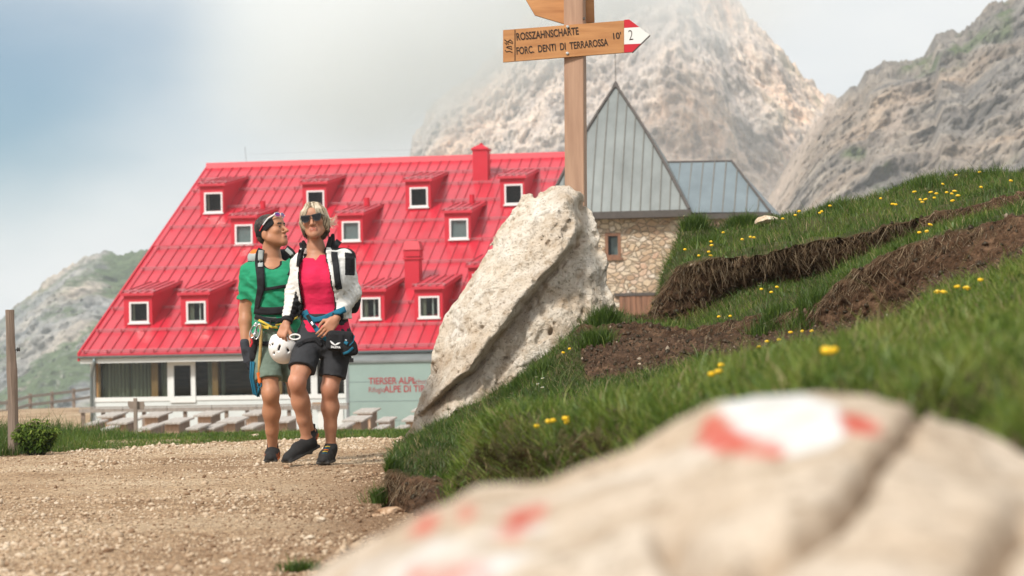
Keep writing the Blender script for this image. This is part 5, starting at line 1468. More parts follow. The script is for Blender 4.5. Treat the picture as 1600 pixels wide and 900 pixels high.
# gravel: tens of thousands of chips
n = 60000
yy = 5.2 * (22.3 / 5.2) ** rng.random(n)
xl = -0.2235 * yy - 0.25; xr_ = np.interp(yy, [5, 10, 12, 22.3], [0.25, -0.15, -0.2, -0.55])
xx = xl + (xr_ - xl) * rng.random(n)
edge_y = np.interp(xx, [-10, -5.4, -4.2, -3.4, -2.4, -1.5, -0.8, -0.3], [17.6, 18.5, 19.3, 20.4, 21.3, 21.7, 21.4, 20.9])
yy = np.where(yy > edge_y, 5.2 + (yy - 5.2) * (edge_y - 5.3) / (22.3 - 5.2), yy)
dens = fbm(np.stack([xx * 0.8, yy * 0.5, 0 * xx], -1), 3)
far = smoothstep(17, 21, yy)
sz = rng.lognormal(0, 0.55, n) * 0.0044 * (1 + 0.8 * far) * np.clip(0.9 + dens, 0.4, 1.6)
sz = np.clip(sz, 0.0025, 0.03)
protos = [stone_proto(50 + k, 1) for k in range(8)]
nv = len(protos[0][0])
kind_ = rng.integers(0, 8, n)
Vp = np.array([p[0] for p in protos])[kind_]
a = rng.random(n) * 2 * np.pi
scl = np.stack([sz * rng.uniform(.8, 1.3, n), sz * rng.uniform(.7, 1.1, n), sz * rng.uniform(.45, .8, n)], 1)
Vp = Vp * scl[:, None]
ca, sa = np.cos(a)[:, None], np.sin(a)[:, None]
Vp = np.stack([Vp[..., 0] * ca - Vp[..., 1] * sa, Vp[..., 0] * sa + Vp[..., 1] * ca, Vp[..., 2]], -1)
gp3 = np.stack([xx, yy, 0 * xx], -1)
zz = zg(xx, yy) + 0.022 * fbm(gp3 * 0.9, 3) + 0.012 * fbm(gp3 * 4.1, 3) + 0.007 * np.abs(pnoise(gp3 * 17))
Vp = Vp + np.stack([xx, yy, zz + scl[:, 2] * 0.35], -1)[:, None]
Fp = (protos[0][1][None] + (np.arange(n) * nv)[:, None, None]).reshape(-1, 3)
def gravel_mat():
    m, t, b = nodes_of("gravel_chips")
    at = t.nodes.new("ShaderNodeAttribute"); at.attribute_name = "tint"
    r = ramp(t, [(0.0, (0.18, 0.105, 0.06)), (0.22, (0.34, 0.23, 0.145)), (0.6, (0.50, 0.38, 0.265)), (1.0, (0.65, 0.55, 0.43))]); t.links.new(at.outputs["Fac"], r.inputs[0])
    t.links.new(r.outputs[0], b.inputs["Base Color"]); b.inputs["Roughness"].default_value = 0.9; b.inputs["Specular IOR Level"].default_value = 0.2
    return m
gravel = mesh_obj("gravel", Vp.reshape(-1, 3), Fp, gravel_mat())
near_bank = np.exp(-np.clip(np.interp(yy, [4, 7, 10, 13, 17], [0.05, -0.25, -0.62, -0.7, -0.9]) - xx, 0, 9) / 0.30) * (yy < 16)
tint = np.clip(rng.beta(2.2, 1.9, n) + 0.30 * dens - 0.10 + 0.16 * far - 0.34 * near_bank, 0, 1)
set_attr(gravel, "tint", np.repeat(tint, nv))
tag(gravel, "loose pale limestone chips covering the path", "gravel", kind="stuff")

# ================================================================== grass
def grass_mat(name, stops):
    m, t, b = nodes_of(name)
    at = t.nodes.new("ShaderNodeAttribute"); at.attribute_name = "tint"
    r = ramp(t, stops); t.links.new(at.outputs["Fac"], r.inputs[0])
    t.nodes.remove(b)
    df = t.nodes.new("ShaderNodeBsdfDiffuse"); tl_ = t.nodes.new("ShaderNodeBsdfTranslucent"); gl_ = t.nodes.new("ShaderNodeBsdfGlossy")
    gl_.inputs["Roughness"].default_value = 0.45; gl_.inputs[0].default_value = (0.8, 0.85, 0.7, 1)
    m1 = t.nodes.new("ShaderNodeMixShader"); m1.inputs[0].default_value = 0.32
    m2 = t.nodes.new("ShaderNodeMixShader"); m2.inputs[0].default_value = 0.03
    t.links.new(r.outputs[0], df.inputs[0]); t.links.new(r.outputs[0], tl_.inputs[0])
    t.links.new(df.outputs[0], m1.inputs[1]); t.links.new(tl_.outputs[0], m1.inputs[2])
    t.links.new(m1.outputs[0], m2.inputs[1]); t.links.new(gl_.outputs[0], m2.inputs[2])
    t.links.new(m2.outputs[0], t.nodes["Material Output"].inputs[0])
    return m
G_STOPS = [(0.0, (0.020, 0.036, 0.007)), (0.3, (0.050, 0.098, 0.014)), (0.55, (0.115, 0.178, 0.024)), (0.74, (0.23, 0.275, 0.05)), (0.88, (0.25, 0.20, 0.09)), (1.0, (0.36, 0.265, 0.15))]
M_grass = grass_mat("grass_blades", G_STOPS)
def blades(base, nrm, h, wdt, lean, tint, droop=0.35):
    n = len(base)
    az = rng.random(n) * 2 * np.pi
    side = np.stack([np.cos(az), np.sin(az), 0 * az], -1)
    up = nrm + np.array([0, 0, 0.55]); up /= np.linalg.norm(up, axis=1)[:, None]
    ld = rng.normal(size=(n, 3)); ld[:, 2] *= 0.2; ld = ld / np.linalg.norm(ld, axis=1)[:, None] * lean[:, None]
    mid = base + up * (h * 0.55)[:, None] + ld * (h * 0.28)[:, None]
    tip = base + up * (h * (1 - droop * lean * 0.5))[:, None] + ld * (h * 0.9)[:, None]
    w2 = side * (wdt / 2)[:, None]
    V = np.stack([base - w2, base + w2, mid + w2 * 0.8, mid - w2 * 0.8, tip], 1).reshape(-1, 3)
    i = np.arange(n) * 5
    tri = np.concatenate([np.stack([i, i + 1, i + 2], 1), np.stack([i, i + 2, i + 3], 1), np.stack([i + 3, i + 2, i + 4], 1)])
    return V, tri, np.repeat(tint, 5)
def sample_mesh(V, Q, wgt, n):
    a, b, c, d = (V[Q[:, k]] for k in range(4))
    ar = 0.5 * np.linalg.norm(np.cross(b - a, c - a), axis=1) + 0.5 * np.linalg.norm(np.cross(c - a, d - a), axis=1)
    pr_ = ar * wgt; pr_ /= pr_.sum()
    f = rng.choice(len(Q), n, p=pr_)
    s, t = rng.random((2, n, 1))
    p = (a[f] * (1 - s) + b[f] * s) * (1 - t) + (d[f] * (1 - s) + c[f] * s) * t
    nn = np.cross(b[f] - a[f], d[f] - a[f]); nn /= np.linalg.norm(nn, axis=1)[:, None] + 1e-9
    nn *= np.where(nn[:, 2:3] < 0, -1, 1)
    return p, nn, f
fs = soil_s.ravel()[HQ].mean(1)
fb = hband.ravel()[HQ[:, 0]]; ft = hlip.ravel()[HQ[:, 0]]
fx_ = HVf[HQ].mean(1); in_pic = np.where(uv_of(fx_)[0] > 1690, 0.22, 1.0)
wgt = np.clip(1 - fs * 1.15, 0, 1)
wgt *= np.where(fb >= 9, 0.25, 1.0) * np.where(fb == 0, 0, 1)
wgt = np.where((fb == 1), np.maximum(wgt, 0.55 * (fx_[:, 0] > -0.22)) * 1.5, wgt)
dist = fx_[:, 1]
wgt *= np.clip(12 / dist, 0.8, 1.6) * in_pic
n = 345000
p, nn, f = sample_mesh(HVf, HQ, wgt, n)
cl_ = fbm(p * 2.1, 4); cl2 = fbm(p * 7 + 5, 3)
lipd = np.where((fb[f] == 8) & (ft[f] < 0.2), 1.0, 0)
yel = np.clip((p[:, 0] - 0.2) / 2.2, 0, 1) * np.clip((13.5 - p[:, 1]) / 5, 0, 1)
tint = 0.38 + 0.38 * cl_ + 0.30 * cl2 + rng.normal(0, 0.11, n) + 0.24 * yel
dark_left = (p[:, 0] < 0.55) & (p[:, 1] > 9.6)
tint = tint - 0.12 * dark_left
straw = rng.random(n) < (0.06 + 0.35 * np.clip(cl2, 0, 1) + 0.5 * np.clip(fbm(p * 1.3 + 60, 3) - .2, 0, 1))
tint = tint + 0.10 * ((fb[f] == 1) | ((fb[f] == 2) & (p[:, 0] > -0.25)))
straw &= ~((fb[f] == 1) & (rng.random(n) < .6))
tint = np.where(straw, rng.uniform(0.8, 1.0, n), np.clip(tint, 0.0, 0.80))
h = (0.036 + 0.026 * np.clip(cl_ + 0.3, 0, 1.2)) * rng.lognormal(0, 0.33, n) * np.where(fb[f] == 1, 1.15, 1.0)
V1, T1, t1 = blades(p - nn * 0.004, nn, h, 0.0030 * rng.uniform(.7, 1.4, n), rng.uniform(0.25, 1.05, n), tint)
# tufts that stand out against the skyline and the edges of the ledges
tv = []
for u, v, r_, cnt, hh in ((1085, 352, 0.075, 1500, .085), (1158, 348, 0.085, 1600, .08), (958, 470, 0.07, 1700, .12), (945, 500, 0.08, 1500, .10), (930, 530, 0.09, 1300, .09), (1100, 378, .1, 900, .06),
                          (712, 600, .05, 300, .07), (838, 585, .08, 900, .08), (800, 612, .08, 900, .07), (600, 780, 0.045, 900, .06), (470, 886, 0.05, 260, .03), (1300, 322, .1, 500, .07), (1450, 285, .12, 700, .07), (1540, 275, .12, 700, .075), (1200, 505, .1, 900, .07), (1260, 480, .1, 800, .07)):
    hit, nh = on_hill(u, v + 6)
    if hit is None:
        r = ray(u, v + 6); d = HC / max(1e-4, -r[2]); hit = CAMP + r * d
    q_ = rng.normal(size=(cnt, 3)) * np.array([r_, r_, 0.0]) * 0.55
    b_ = hit + q_
    for k in range(cnt):
        hh_ = hill_bvh.ray_cast(Vector((b_[k, 0], b_[k, 1], hit[2] + 0.25)), Vector((0, 0, -1)), 0.6)
        b_[k, 2] = hh_[0].z if hh_[0] is not None else hit[2]
    tn = np.tile([0, 0, 1.0], (cnt, 1)) + q_ / r_ * 0.35
    tv.append((b_, tn, hh * rng.lognormal(0, .25, cnt), np.clip(0.3 + rng.normal(0, .14, cnt), 0, 0.95)))
b_ = np.concatenate([q[0] for q in tv]); tn = np.concatenate([q[1] for q in tv]); hh = np.concatenate([q[2] for q in tv]); tt = np.concatenate([q[3] for q in tv])
V2, T2, t2_ = blades(b_, tn, hh, 0.0032 * rng.uniform(.7, 1.4, len(b_)), rng.uniform(0.2, 0.9, len(b_)), tt)
# broad leaves low in the turf, and thin seed stalks above it
nb_, ns_ = 12000, 1500
pb, nb2, f3_ = sample_mesh(HVf, HQ, wgt, nb_ + ns_)
hb = np.r_[rng.uniform(.022, .045, nb_), rng.uniform(.08, .15, ns_)]; wb = np.r_[rng.uniform(.006, .012, nb_), rng.uniform(.0012, .002, ns_)]
tb = np.clip(np.r_[.34 + .3 * fbm(pb[:nb_] * 3, 3) + rng.normal(0, .1, nb_), rng.uniform(.72, .98, ns_)], 0, 1)
V3, T3, t3_ = blades(pb, nb2, hb, wb, np.r_[rng.uniform(.7, 1.4, nb_), rng.uniform(.1, .5, ns_)], tb)
Vg = np.concatenate([V1, V2, V3]); Tg = np.concatenate([T1, T2 + len(V1), T3 + len(V1) + len(V2)])
grass = mesh_obj("grass", Vg, Tg, M_grass)
set_attr(grass, "tint", np.concatenate([t1, t2_, t3_]))
tag(grass, "short alpine grass growing on the eroded turf ledges", "grass", kind="stuff")
# dry grass and roots hanging over the broken edges
wl_ = ((fb == 7) & (ft > 0.55)) * 1.0 + ((fb == 5) & (ft > 0.6)) * 1.0 + ((fb == 1) & (ft > 0.45) & (fx_[:, 0] < -0.22)) * 1.3 + ((fb == 1) & (ft > 0.2) & (fx_[:, 0] >= -0.22)) * 0.10 + ((fb == 7) & (ft <= .55)) * 0.25 + ((fb == 5) & (ft <= .6)) * 0.12
n = 26000
p, nn, f = sample_mesh(HVf, HQ, wl_ * in_pic * np.clip(fs + 0.15, 0, 1) * (fx_[:, 0] > -0.7), n)
outw = nn.copy(); outw[:, 1] = -np.abs(outw[:, 1]) - 0.3; outw[:, 2] = -0.9; outw /= np.linalg.norm(outw, axis=1)[:, None]
h = 0.055 * rng.lognormal(0, 0.5, n)
az = rng.normal(size=(n, 3)) * 0.25
mid = p + (outw * 0.5 + np.array([0, -0.18, 0]) + az * 0.4) * h[:, None]; tip = p + (outw + az) * h[:, None]
sd = rng.normal(size=(n, 3)); sd[:, 2] *= 0.2; sd = sd / np.linalg.norm(sd, axis=1)[:, None] * 0.0011
Vr = np.stack([p - sd, p + sd, mid + sd, mid - sd, tip], 1).reshape(-1, 3); i = np.arange(n) * 5
Tr = np.concatenate([np.stack([i, i + 1, i + 2], 1), np.stack([i, i + 2, i + 3], 1), np.stack([i + 3, i + 2, i + 4], 1)])
rootm = grass_mat("dry_roots", [(0.0, (0.07, 0.045, 0.026)), (0.5, (0.2, 0.13, 0.075)), (0.85, (0.36, 0.26, 0.16)), (1.0, (0.48, 0.39, 0.27))])
roots = mesh_obj("dry_grass", Vr, Tr, rootm); set_attr(roots, "tint", np.repeat(np.clip(rng.beta(1.6, 2.2, n), 0, 1), 5))
tag(roots, "dry roots and dead grass hanging from the broken turf edges", "dry grass", kind="stuff")
# crumbs of soil on the bare banks and the path
n = 9000
p, nn, f = sample_mesh(HVf, HQ, np.clip(fs - 0.3, 0, 1) * (fb != 0) * in_pic, n)
sz = rng.lognormal(0, 0.6, n) * 0.006; sz = np.clip(sz, .002, .03)
Vp = np.array([q[0] for q in protos])[rng.integers(0, 8, n)] * (sz[:, None] * rng.uniform(.6, 1.2, (n, 3)))[:, None] + (p + nn * sz[:, None] * 0.2)[:, None]
Fp = (protos[0][1][None] + (np.arange(n) * nv)[:, None, None]).reshape(-1, 3)
crumbm = grass_mat("soil_crumbs", [(0.0, (0.03, 0.018, 0.01)), (0.7, (0.10, 0.06, 0.038)), (0.93, (0.19, 0.125, 0.08)), (1.0, (0.42, 0.34, 0.26))])
crumbs = mesh_obj("dirt", Vp.reshape(-1, 3), Fp, crumbm); set_attr(crumbs, "tint", np.repeat(rng.random(n) ** 1.5, nv))
tag(crumbs, "crumbs of brown earth on the bare banks", "dirt", kind="stuff")

# the strip of grass where the gravel ends, thicker on the left round the post
n = 66000
xx = -5.4 + 5.1 * rng.random(n); xx[:12000] = -10 + 4.7 * rng.random(12000); t_ = rng.random(n)
front_ = np.interp(xx, [-10, -5.4, -4.2, -3.4, -2.4, -1.5, -0.8, -0.3], [17.5, 18.4, 19.2, 20.3, 21.2, 21.6, 21.3, 20.8]) + 0.25 * fbm(np.stack([xx * 2.5, 0 * xx, 0 * xx], -1), 3)
yy = front_ + (24.3 - front_) * t_ ** 1.3
p = np.stack([xx, yy, zg(xx, yy) - 0.005], -1)
tall = np.clip((-xx - 3.55) / 0.8, 0, 1)
cl_ = fbm(p * 1.6, 3)
h = (0.031 + 0.10 * tall + 0.012 * cl_) * rng.lognormal(0, 0.35, n)
tint = np.clip(0.42 - 0.14 * tall + 0.3 * cl_ + rng.normal(0, .11, n), 0, .8); tint = np.where(rng.random(n) < 0.05, rng.uniform(.8, 1, n), tint)
V1, T1, t1 = blades(p, np.tile([0, 0, 1.0], (n, 1)), h, 0.0042 * rng.uniform(.7, 1.5, n), rng.uniform(.2, .9, n), tint)
strip = mesh_obj("grass_strip", V1, T1, M_grass); set_attr(strip, "tint", t1)
tag(strip, "green grass strip along the far edge of the gravel", "grass", kind="stuff")
# seed stalks in the strip are few enough to be part of the same stuff

# the bush next to the post
q = P(58, 684, 19.4); bz = float(zg(q[0], q[1]))
bush = empty("bush", (q[0], q[1], bz)); tag(bush, "dark leafy weed bush beside the weathered post", "bush")
m = MB(); LV, LT, LTi = [], [], []
tops = []
for k in range(34):
    a = rng.random() * 2 * math.pi; r_ = 0.16 * math.sqrt(rng.random()); hgt = 0.29 * (1 - (r_ / 0.2) ** 2 * 0.7) * rng.uniform(.85, 1.1)
    e = np.array([r_ * 1.25 * math.cos(a), r_ * math.sin(a), hgt]); m.tube([(r_ * .3 * math.cos(a), r_ * .3 * math.sin(a), -.02), e * np.array([.75, .75, .6]), e], [.004, .003, .0015], 5)
    tops.append(e)
m.build("stem", M_grass, bush)
bv, bt, bti = [], [], []
for e in tops:
    for lev in np.linspace(0.25, 1.0, 9):
        c = e * np.array([.3 + .7 * lev, .3 + .7 * lev, lev])
        for j in range(9):
            a = rng.random() * 2 * math.pi; L_ = rng.uniform(.028, .05); wd = L_ * 0.2
            dr_ = np.array([math.cos(a), math.sin(a), rng.uniform(-.5, .25)]); sd_ = np.array([-math.sin(a), math.cos(a), rng.uniform(-.2, .2)]) * wd
            b0 = len(bv); bv += [c, c + dr_ * L_ * .45 + sd_ + np.array([0, 0, .004]), c + dr_ * L_ * .45 - sd_ + np.array([0, 0, .004]), c + dr_ * L_ - np.array([0, 0, L_ * .25])]
            bt += [(b0, b0 + 1, b0 + 2), (b0 + 1, b0 + 3, b0 + 2)]; ti = np.clip(.22 + .34 * lev + rng.normal(0, .1), 0, .7); bti += [ti] * 4
lf = mesh_obj("leaves", np.array(bv), np.array(bt), M_grass, bush); set_attr(lf, "tint", bti)

# ================================================================== flowers
M_petal = pm("yellow_petals", (0.90, 0.56, 0.012), rough=0.5, var=0.12, scale=30)
M_stemg = pm("green_stems", (0.07, 0.13, 0.025), rough=0.7)
M_wpet = pm("white_petals", (0.78, 0.78, 0.74), rough=0.6, var=0.05)
M_bpet = pm("blue_petals", (0.02, 0.06, 0.5), rough=0.5, var=0.1)
def flower_mesh(kind, hgt, rad, mat, seed):
    r_ = random.Random(seed); m = MB()
    bx, by = r_.uniform(-.012, .012), r_.uniform(-.012, .012)
    m.tube([(0, 0, -0.01), (bx * .5, by * .5, hgt * .6), (bx, by, hgt)], [0.0012, 0.001, 0.0009], 5, 1)
    ta = r_.uniform(0, 6.28)
    if kind == "cup":       # a round globe of overlapping petals
        for ring, n_, z0_, tl2 in ((0, 6, .0, 0.0), (1, 5, .12, .35)):
            for k in range(n_):
                a = ta + 2 * math.pi * (k + .5 * ring) / n_; pts = []
                for j in range(5):
                    ph = -1.25 + 2.35 * j / 4 + tl2 * .3; rr_ = rad * (1.0 - .14 * ring) * math.cos(ph) + rad * .06; wz = rad * (.9 + math.sin(ph) * .92)
                    hw2 = [.25, .55, .62, .5, .2][j]
                    for sd in (-1, 1): pts.append((bx + rr_ * math.cos(a + sd * hw2), by + rr_ * math.sin(a + sd * hw2), hgt + wz))
                m.add(pts, [(2*j, 2*j+1, 2*j+3, 2*j+2) for j in range(4)], 0)
    else:
        npet = 9 if kind == "daisy" else 5
        for k in range(npet):
            a = ta + 2 * math.pi * k / npet; wd = .3 if kind == "daisy" else .5
            c, s = math.cos(a), math.sin(a); lift = 0.5
            q = lambda f, sd, z: (bx + rad * (f * c - sd * s), by + rad * (f * s + sd * c), hgt + rad * z)
            m.add([q(.05, 0, 0), q(.55, wd * .8, lift * .5), q(.95, wd * .55, lift), q(1.02, 0, lift * 1.05), q(.95, -wd * .55, lift), q(.55, -wd * .8, lift * .5)], [(0, 1, 2, 3, 4, 5)], 0)
        m.tube([(bx, by, hgt), (bx, by, hgt + rad * .5)], [rad * .34, rad * .22], 6, 2 if kind == "daisy" else 0)
    o = m.build("flower", [mat, M_stemg, M_petal]); return o
protosF = {}
def flower(u, v, kind, label, cat, group, big=1.0):
    hgt = 0.068 if kind != "daisy" else 0.06
    hit = None
    for dv in (0, 2, 4, 7, 11, 16, 22, 30):
        h, nh = on_hill(u, v + dv)
        if h is not None:
            px_h = hgt * F / h[1]
            if dv >= px_h * 0.55 - 1 or True:
                h2, _ = on_hill(u, v + px_h * 0.85)
                hit = h2 if h2 is not None else h
            break
    if hit is None: return
    key = (kind, random.randint(0, 2))
    base = {"cup": 0.0098, "daisy": 0.0085, "bell": 0.017}[kind]
    if key not in protosF:
        o = flower_mesh(kind, hgt, base, {"cup": M_petal, "daisy": M_wpet, "bell": M_bpet}[kind], key[1]); protosF[key] = o
    else:
        o = protosF[key].copy(); C.objects.link(o)
    o.name = {"cup": "wildflower", "daisy": "daisy", "bell": "gentian"}[kind]
    P_z = P(u, v, hit[1])[2]; s = big * random.uniform(.85, 1.2)
    need = max(0.5, min(2.2, (P_z - hit[2]) / hgt))
    o.location = hit; o.scale = (s * 1.15, s * 1.15, need if 0.5 < need < 2.2 else s); o.rotation_euler = (random.uniform(-.2, .35), random.uniform(-.2, .2), random.uniform(0, 6.28))
    tag(o, label, cat, group)
def crop(l): return [(1000 + x / 2.6467, 240 + y / 2.6467) for x, y in l]
for lab, l, big in (
    ("yellow wildflower at the broken left end of the upper turf", crop([(195,400),(232,425),(290,425),(293,410),(303,368),(307,384)]), 1.0),
    ("yellow wildflower on the upper turf a little right of the stone by the annex", crop([(355,330),(430,358),(452,350),(470,350),(583,271)]), 1.0),
    ("yellow wildflower along the middle skyline of the upper turf", crop([(640,258),(667,242),(783,220),(757,243),(745,250),(997,188)]), 1.0),
    ("yellow wildflower in the dense patch on the upper turf", crop([(1060,215),(1045,213),(1147,160),(1155,195),(1160,205),(1182,195),(1205,165),(1222,170),(1225,187),(1262,165),(1283,170),(1310,160),(1327,178),(1297,200),(1245,130)]), 1.15),
    ("yellow wildflower scattered right of the dense patch near the top of the turf", crop([(1310,95),(1410,80),(1407,143),(1530,115)]), 1.0),
    ("yellow wildflower on the narrow ledge between the two bare banks", crop([(1147,330),(1187,327),(1198,300)]), 1.0),
    ("yellow wildflower on the left end of the middle ledge", crop([(497,565),(533,578),(557,556),(340,677),(368,675)]), 0.9),
    ("yellow wildflower on the near slope just below the bare soil", crop([(635,742),(683,738),(717,737),(512,803),(537,782),(565,775)]), 0.9),
    ("large blurred yellow wildflower on the near slope", crop([(780,830),(795,825),(835,825)]), 0.75),
    ("yellow wildflower on the near slope above the painted rock", crop([(352,882)]) + [(1122, 584), (1118, 588)], 0.9),
    ("yellow wildflower in the bright grass under the lower bare bank", crop([(1227,580),(1268,582),(1305,555),(1330,562),(1413,527)]), 1.0),
    ("yellow wildflower on the low round tussock", [(853,662),(867,661),(881,663),(889,656),(836,668)], 0.85),
    ("yellow wildflower in the dark grass by the boulder's lower right edge", [(879,552),(891,547)], 0.9)):
    for u, v in l: flower(u, v, "cup", lab, "flower", "yellow wildflowers on the turf bank", big)
for lab, l in (("tiny white daisy in the grass under the big boulder", [(790,605),(795,615),(792,622),(838,578),(845,600),(855,590),(835,590),(850,606)]),
    ("tiny white daisy on the middle turf ledge", [(1180,437),(1188,443),(1192,432),(1185,447)]), ("tiny white daisy at the left tip of the upper turf", [(1068,341),(1073,338),(1078,341)])):
    for u, v in l: flower(u, v, "daisy", lab, "flower", "small white daisies on the turf bank", 1.0)
flower(912, 491, "bell", "single blue gentian in the grass right of the boulder", "flower", None, 1.7)
# ================================================================== people
def skin_mat(name, col, red):
    m, t, b = nodes_of(name)
    tc = t.nodes.new("ShaderNodeTexCoord").outputs["Object"]
    n = N(t, "ShaderNodeTexNoise"); n.inputs["Scale"].default_value = 9; n.inputs["Detail"].default_value = 5; t.links.new(tc, n.inputs[0])
    r = ramp(t, [(0.35, mul(col, 0.85)), (0.65, mul(col, 1.12))]); t.links.new(n.outputs[0], r.inputs[0])
    at = t.nodes.new("ShaderNodeAttribute"); at.attribute_name = "flush"
    c = mixc(t, r.outputs[0], red, at.outputs["Fac"])
    t.links.new(c, b.inputs["Base Color"]); b.inputs["Roughness"].default_value = 0.5
    b.inputs["Subsurface Weight"].default_value = 0.12; b.inputs["Subsurface Radius"].default_value = (0.012, 0.005, 0.003)
    b.inputs["Specular IOR Level"].default_value = 0.35
    return m
def cloth(name, col, var=0.1, rough=0.85, fine=0.0012, col2=None):
    return pm(name, col, rough=rough, var=var, scale=7, bump=fine*5, bscale=26, spec=0.25, col2=col2)
M_skinW = skin_mat("fair_skin", (0.47, 0.225, 0.135), (0.42, 0.10, 0.075))
M_skinM = skin_mat("tanned_skin", (0.43, 0.20, 0.11), (0.33, 0.10, 0.065))
M_pink = cloth("raspberry_jersey", (0.62, 0.018, 0.075), 0.08)
M_jack = cloth("white_fleece", (0.66, 0.65, 0.62), 0.05); M_blk = cloth("black_fabric", (0.016, 0.016, 0.018), 0.25)
M_char = cloth("charcoal_shorts", (0.034, 0.035, 0.039), 0.15); M_green = cloth("green_jersey", (0.018, 0.25, 0.125), 0.1)
M_olive = cloth("sage_shorts", (0.155, 0.205, 0.165), 0.08); M_teal = cloth("teal_webbing", (0.015, 0.13, 0.21), 0.15)
M_greyf = cloth("grey_mesh", (0.36, 0.39, 0.38), 0.1); M_orange = cloth("orange_fabric", (0.75, 0.17, 0.03), 0.1)
M_yell = cloth("yellow_webbing", (0.62, 0.44, 0.06), 0.1); M_ochre = cloth("ochre_webbing", (0.42, 0.29, 0.11), 0.1)
M_steel = pm("polished_steel", (0.7, 0.7, 0.72), rough=0.25, metallic=1.0, var=0.03)
M_rubber = pm("dark_rubber", (0.055, 0.053, 0.05), rough=0.8); M_shoe = cloth("black_shoe_mesh", (0.022, 0.021, 0.021), 0.3)
M_lens = pm("dark_lens", (0.006, 0.006, 0.007), rough=0.12, spec=0.35, var=0.0)
M_shell = pm("white_helmet_shell", (0.78, 0.77, 0.75), rough=0.3, var=0.03, spec=0.5)
M_glove = cloth("dark_grey_glove", (0.04, 0.043, 0.052), 0.2)
def hair_mat(name, a, b_, c_):
    m, t, b = nodes_of(name)
    at = t.nodes.new("ShaderNodeAttribute"); at.attribute_name = "strand"
    r = ramp(t, [(0.15, a), (0.5, b_), (0.85, c_)]); t.links.new(at.outputs["Fac"], r.inputs[0]); t.links.new(r.outputs[0], b.inputs["Base Color"])
    b.inputs["Roughness"].default_value = 0.45; b.inputs["Specular IOR Level"].default_value = 0.4
    return m
M_blond = hair_mat("blonde_hair", (0.055, 0.038, 0.024), (0.30, 0.225, 0.14), (0.62, 0.53, 0.40)); M_dkhair = hair_mat("dark_hair", (0.010, 0.008, 0.006), (0.03, 0.02, 0.014), (0.07, 0.05, 0.035))

def obj_field(name, fld, mats, parent, midx=None, smooth=1, attr=None):
    V, Q = fld.mesh(smooth)
    o0 = np.array(parent.location) if parent is not None else np.zeros(3)
    mi = None
    if midx is not None:
        mi = midx(V[Q].mean(1), V, Q)
    o = mesh_obj(name, V - o0, Q, mats, parent, mi, smooth=True)
    if attr:
        for k, fn in attr.items(): set_attr(o, k, fn(V))
    return o, V, Q
def bvh_of(V, Q): return BVHTree.FromPolygons([tuple(v) for v in V], [tuple(q) for q in Q])
def hit_uv(b, u, v, dmax=60):
    r = ray(u, v); r = r / np.linalg.norm(r)
    h = b.ray_cast(Vector(CAMP), Vector(r), dmax)
    return (np.array(h[0]), np.array(h[1])) if h[0] is not None else (None, None)
def ribbon(name, pts, wpx, bv, mat, parent, lift=0.006, thick=0.004, dref=16.2, n=40, closed=False):
    """a strap that follows the clothing under it; pts are (u,v) knots of its middle line"""
    pts = np.array(pts, float); seg = np.r_[0, np.cumsum(np.hypot(*np.diff(pts, axis=0).T))]
    t = np.linspace(0, seg[-1], n); c = np.c_[np.interp(t, seg, pts[:, 0]), np.interp(t, seg, pts[:, 1])]
    for _ in range(2): c[1:-1] = (c[:-2] + 2 * c[1:-1] + c[2:]) / 4
    tg = np.gradient(c, axis=0); tg /= np.linalg.norm(tg, axis=1)[:, None]; nn = np.c_[-tg[:, 1], tg[:, 0]]
    w_ = np.interp(t, seg, wpx) if isinstance(wpx, (list, tuple)) else np.full(n, wpx)
    rowsv, lastd = [], dref
    for k in range(n):
        row = []
        for f in (-0.5, -0.17, 0.17, 0.5):
            u, v = c[k] + nn[k] * w_[k] * f
            h, nr_ = hit_uv(bv, u, v)
            d = h[1] if h is not None and abs(h[1] - dref) < 0.6 else None
            row.append(d)
        ok = [d for d in row if d is not None]
        md = np.median(ok) if ok else lastd
        row = [d if d is not None and abs(d - md) < 0.05 else md for d in row]; lastd = md
        rowsv.append(row)
    D = np.array(rowsv)
    for _ in range(2): D[1:-1] = (D[:-2] + 2 * D[1:-1] + D[2:]) / 4
    o0 = np.array(parent.location); top, bot = [], []
    for k in range(n):
        for j, f in enumerate((-0.5, -0.17, 0.17, 0.5)):
            u, v = c[k] + nn[k] * w_[k] * f
            r = ray(u, v); p = CAMP + r * (D[k, j] - lift); top.append(p - o0); bot.append(CAMP + r * (D[k, j] - lift + thick) - o0)
    N4 = n * 4
    f1 = grid_faces(n, 4); f2 = f1[:, ::-1] + N4
    e = []
    for k in range(n - 1):
        e += [(k * 4, (k + 1) * 4, (k + 1) * 4 + N4, k * 4 + N4), (k * 4 + 3, k * 4 + 3 + N4, (k + 1) * 4 + 3 + N4, (k + 1) * 4 + 3)]
    e += [(0, N4, N4 + 1, 1), (1, N4 + 1, N4 + 2, 2), (2, N4 + 2, N4 + 3, 3)]
    k = (n - 1) * 4; e += [(k, k + 1, N4 + k + 1, N4 + k), (k + 1, k + 2, N4 + k + 2, N4 + k + 1), (k + 2, k + 3, N4 + k + 3, N4 + k + 2)]
    return mesh_obj(name, np.array(top + bot), np.concatenate([f1, f2, np.array(e)]), mat, parent, smooth=False)

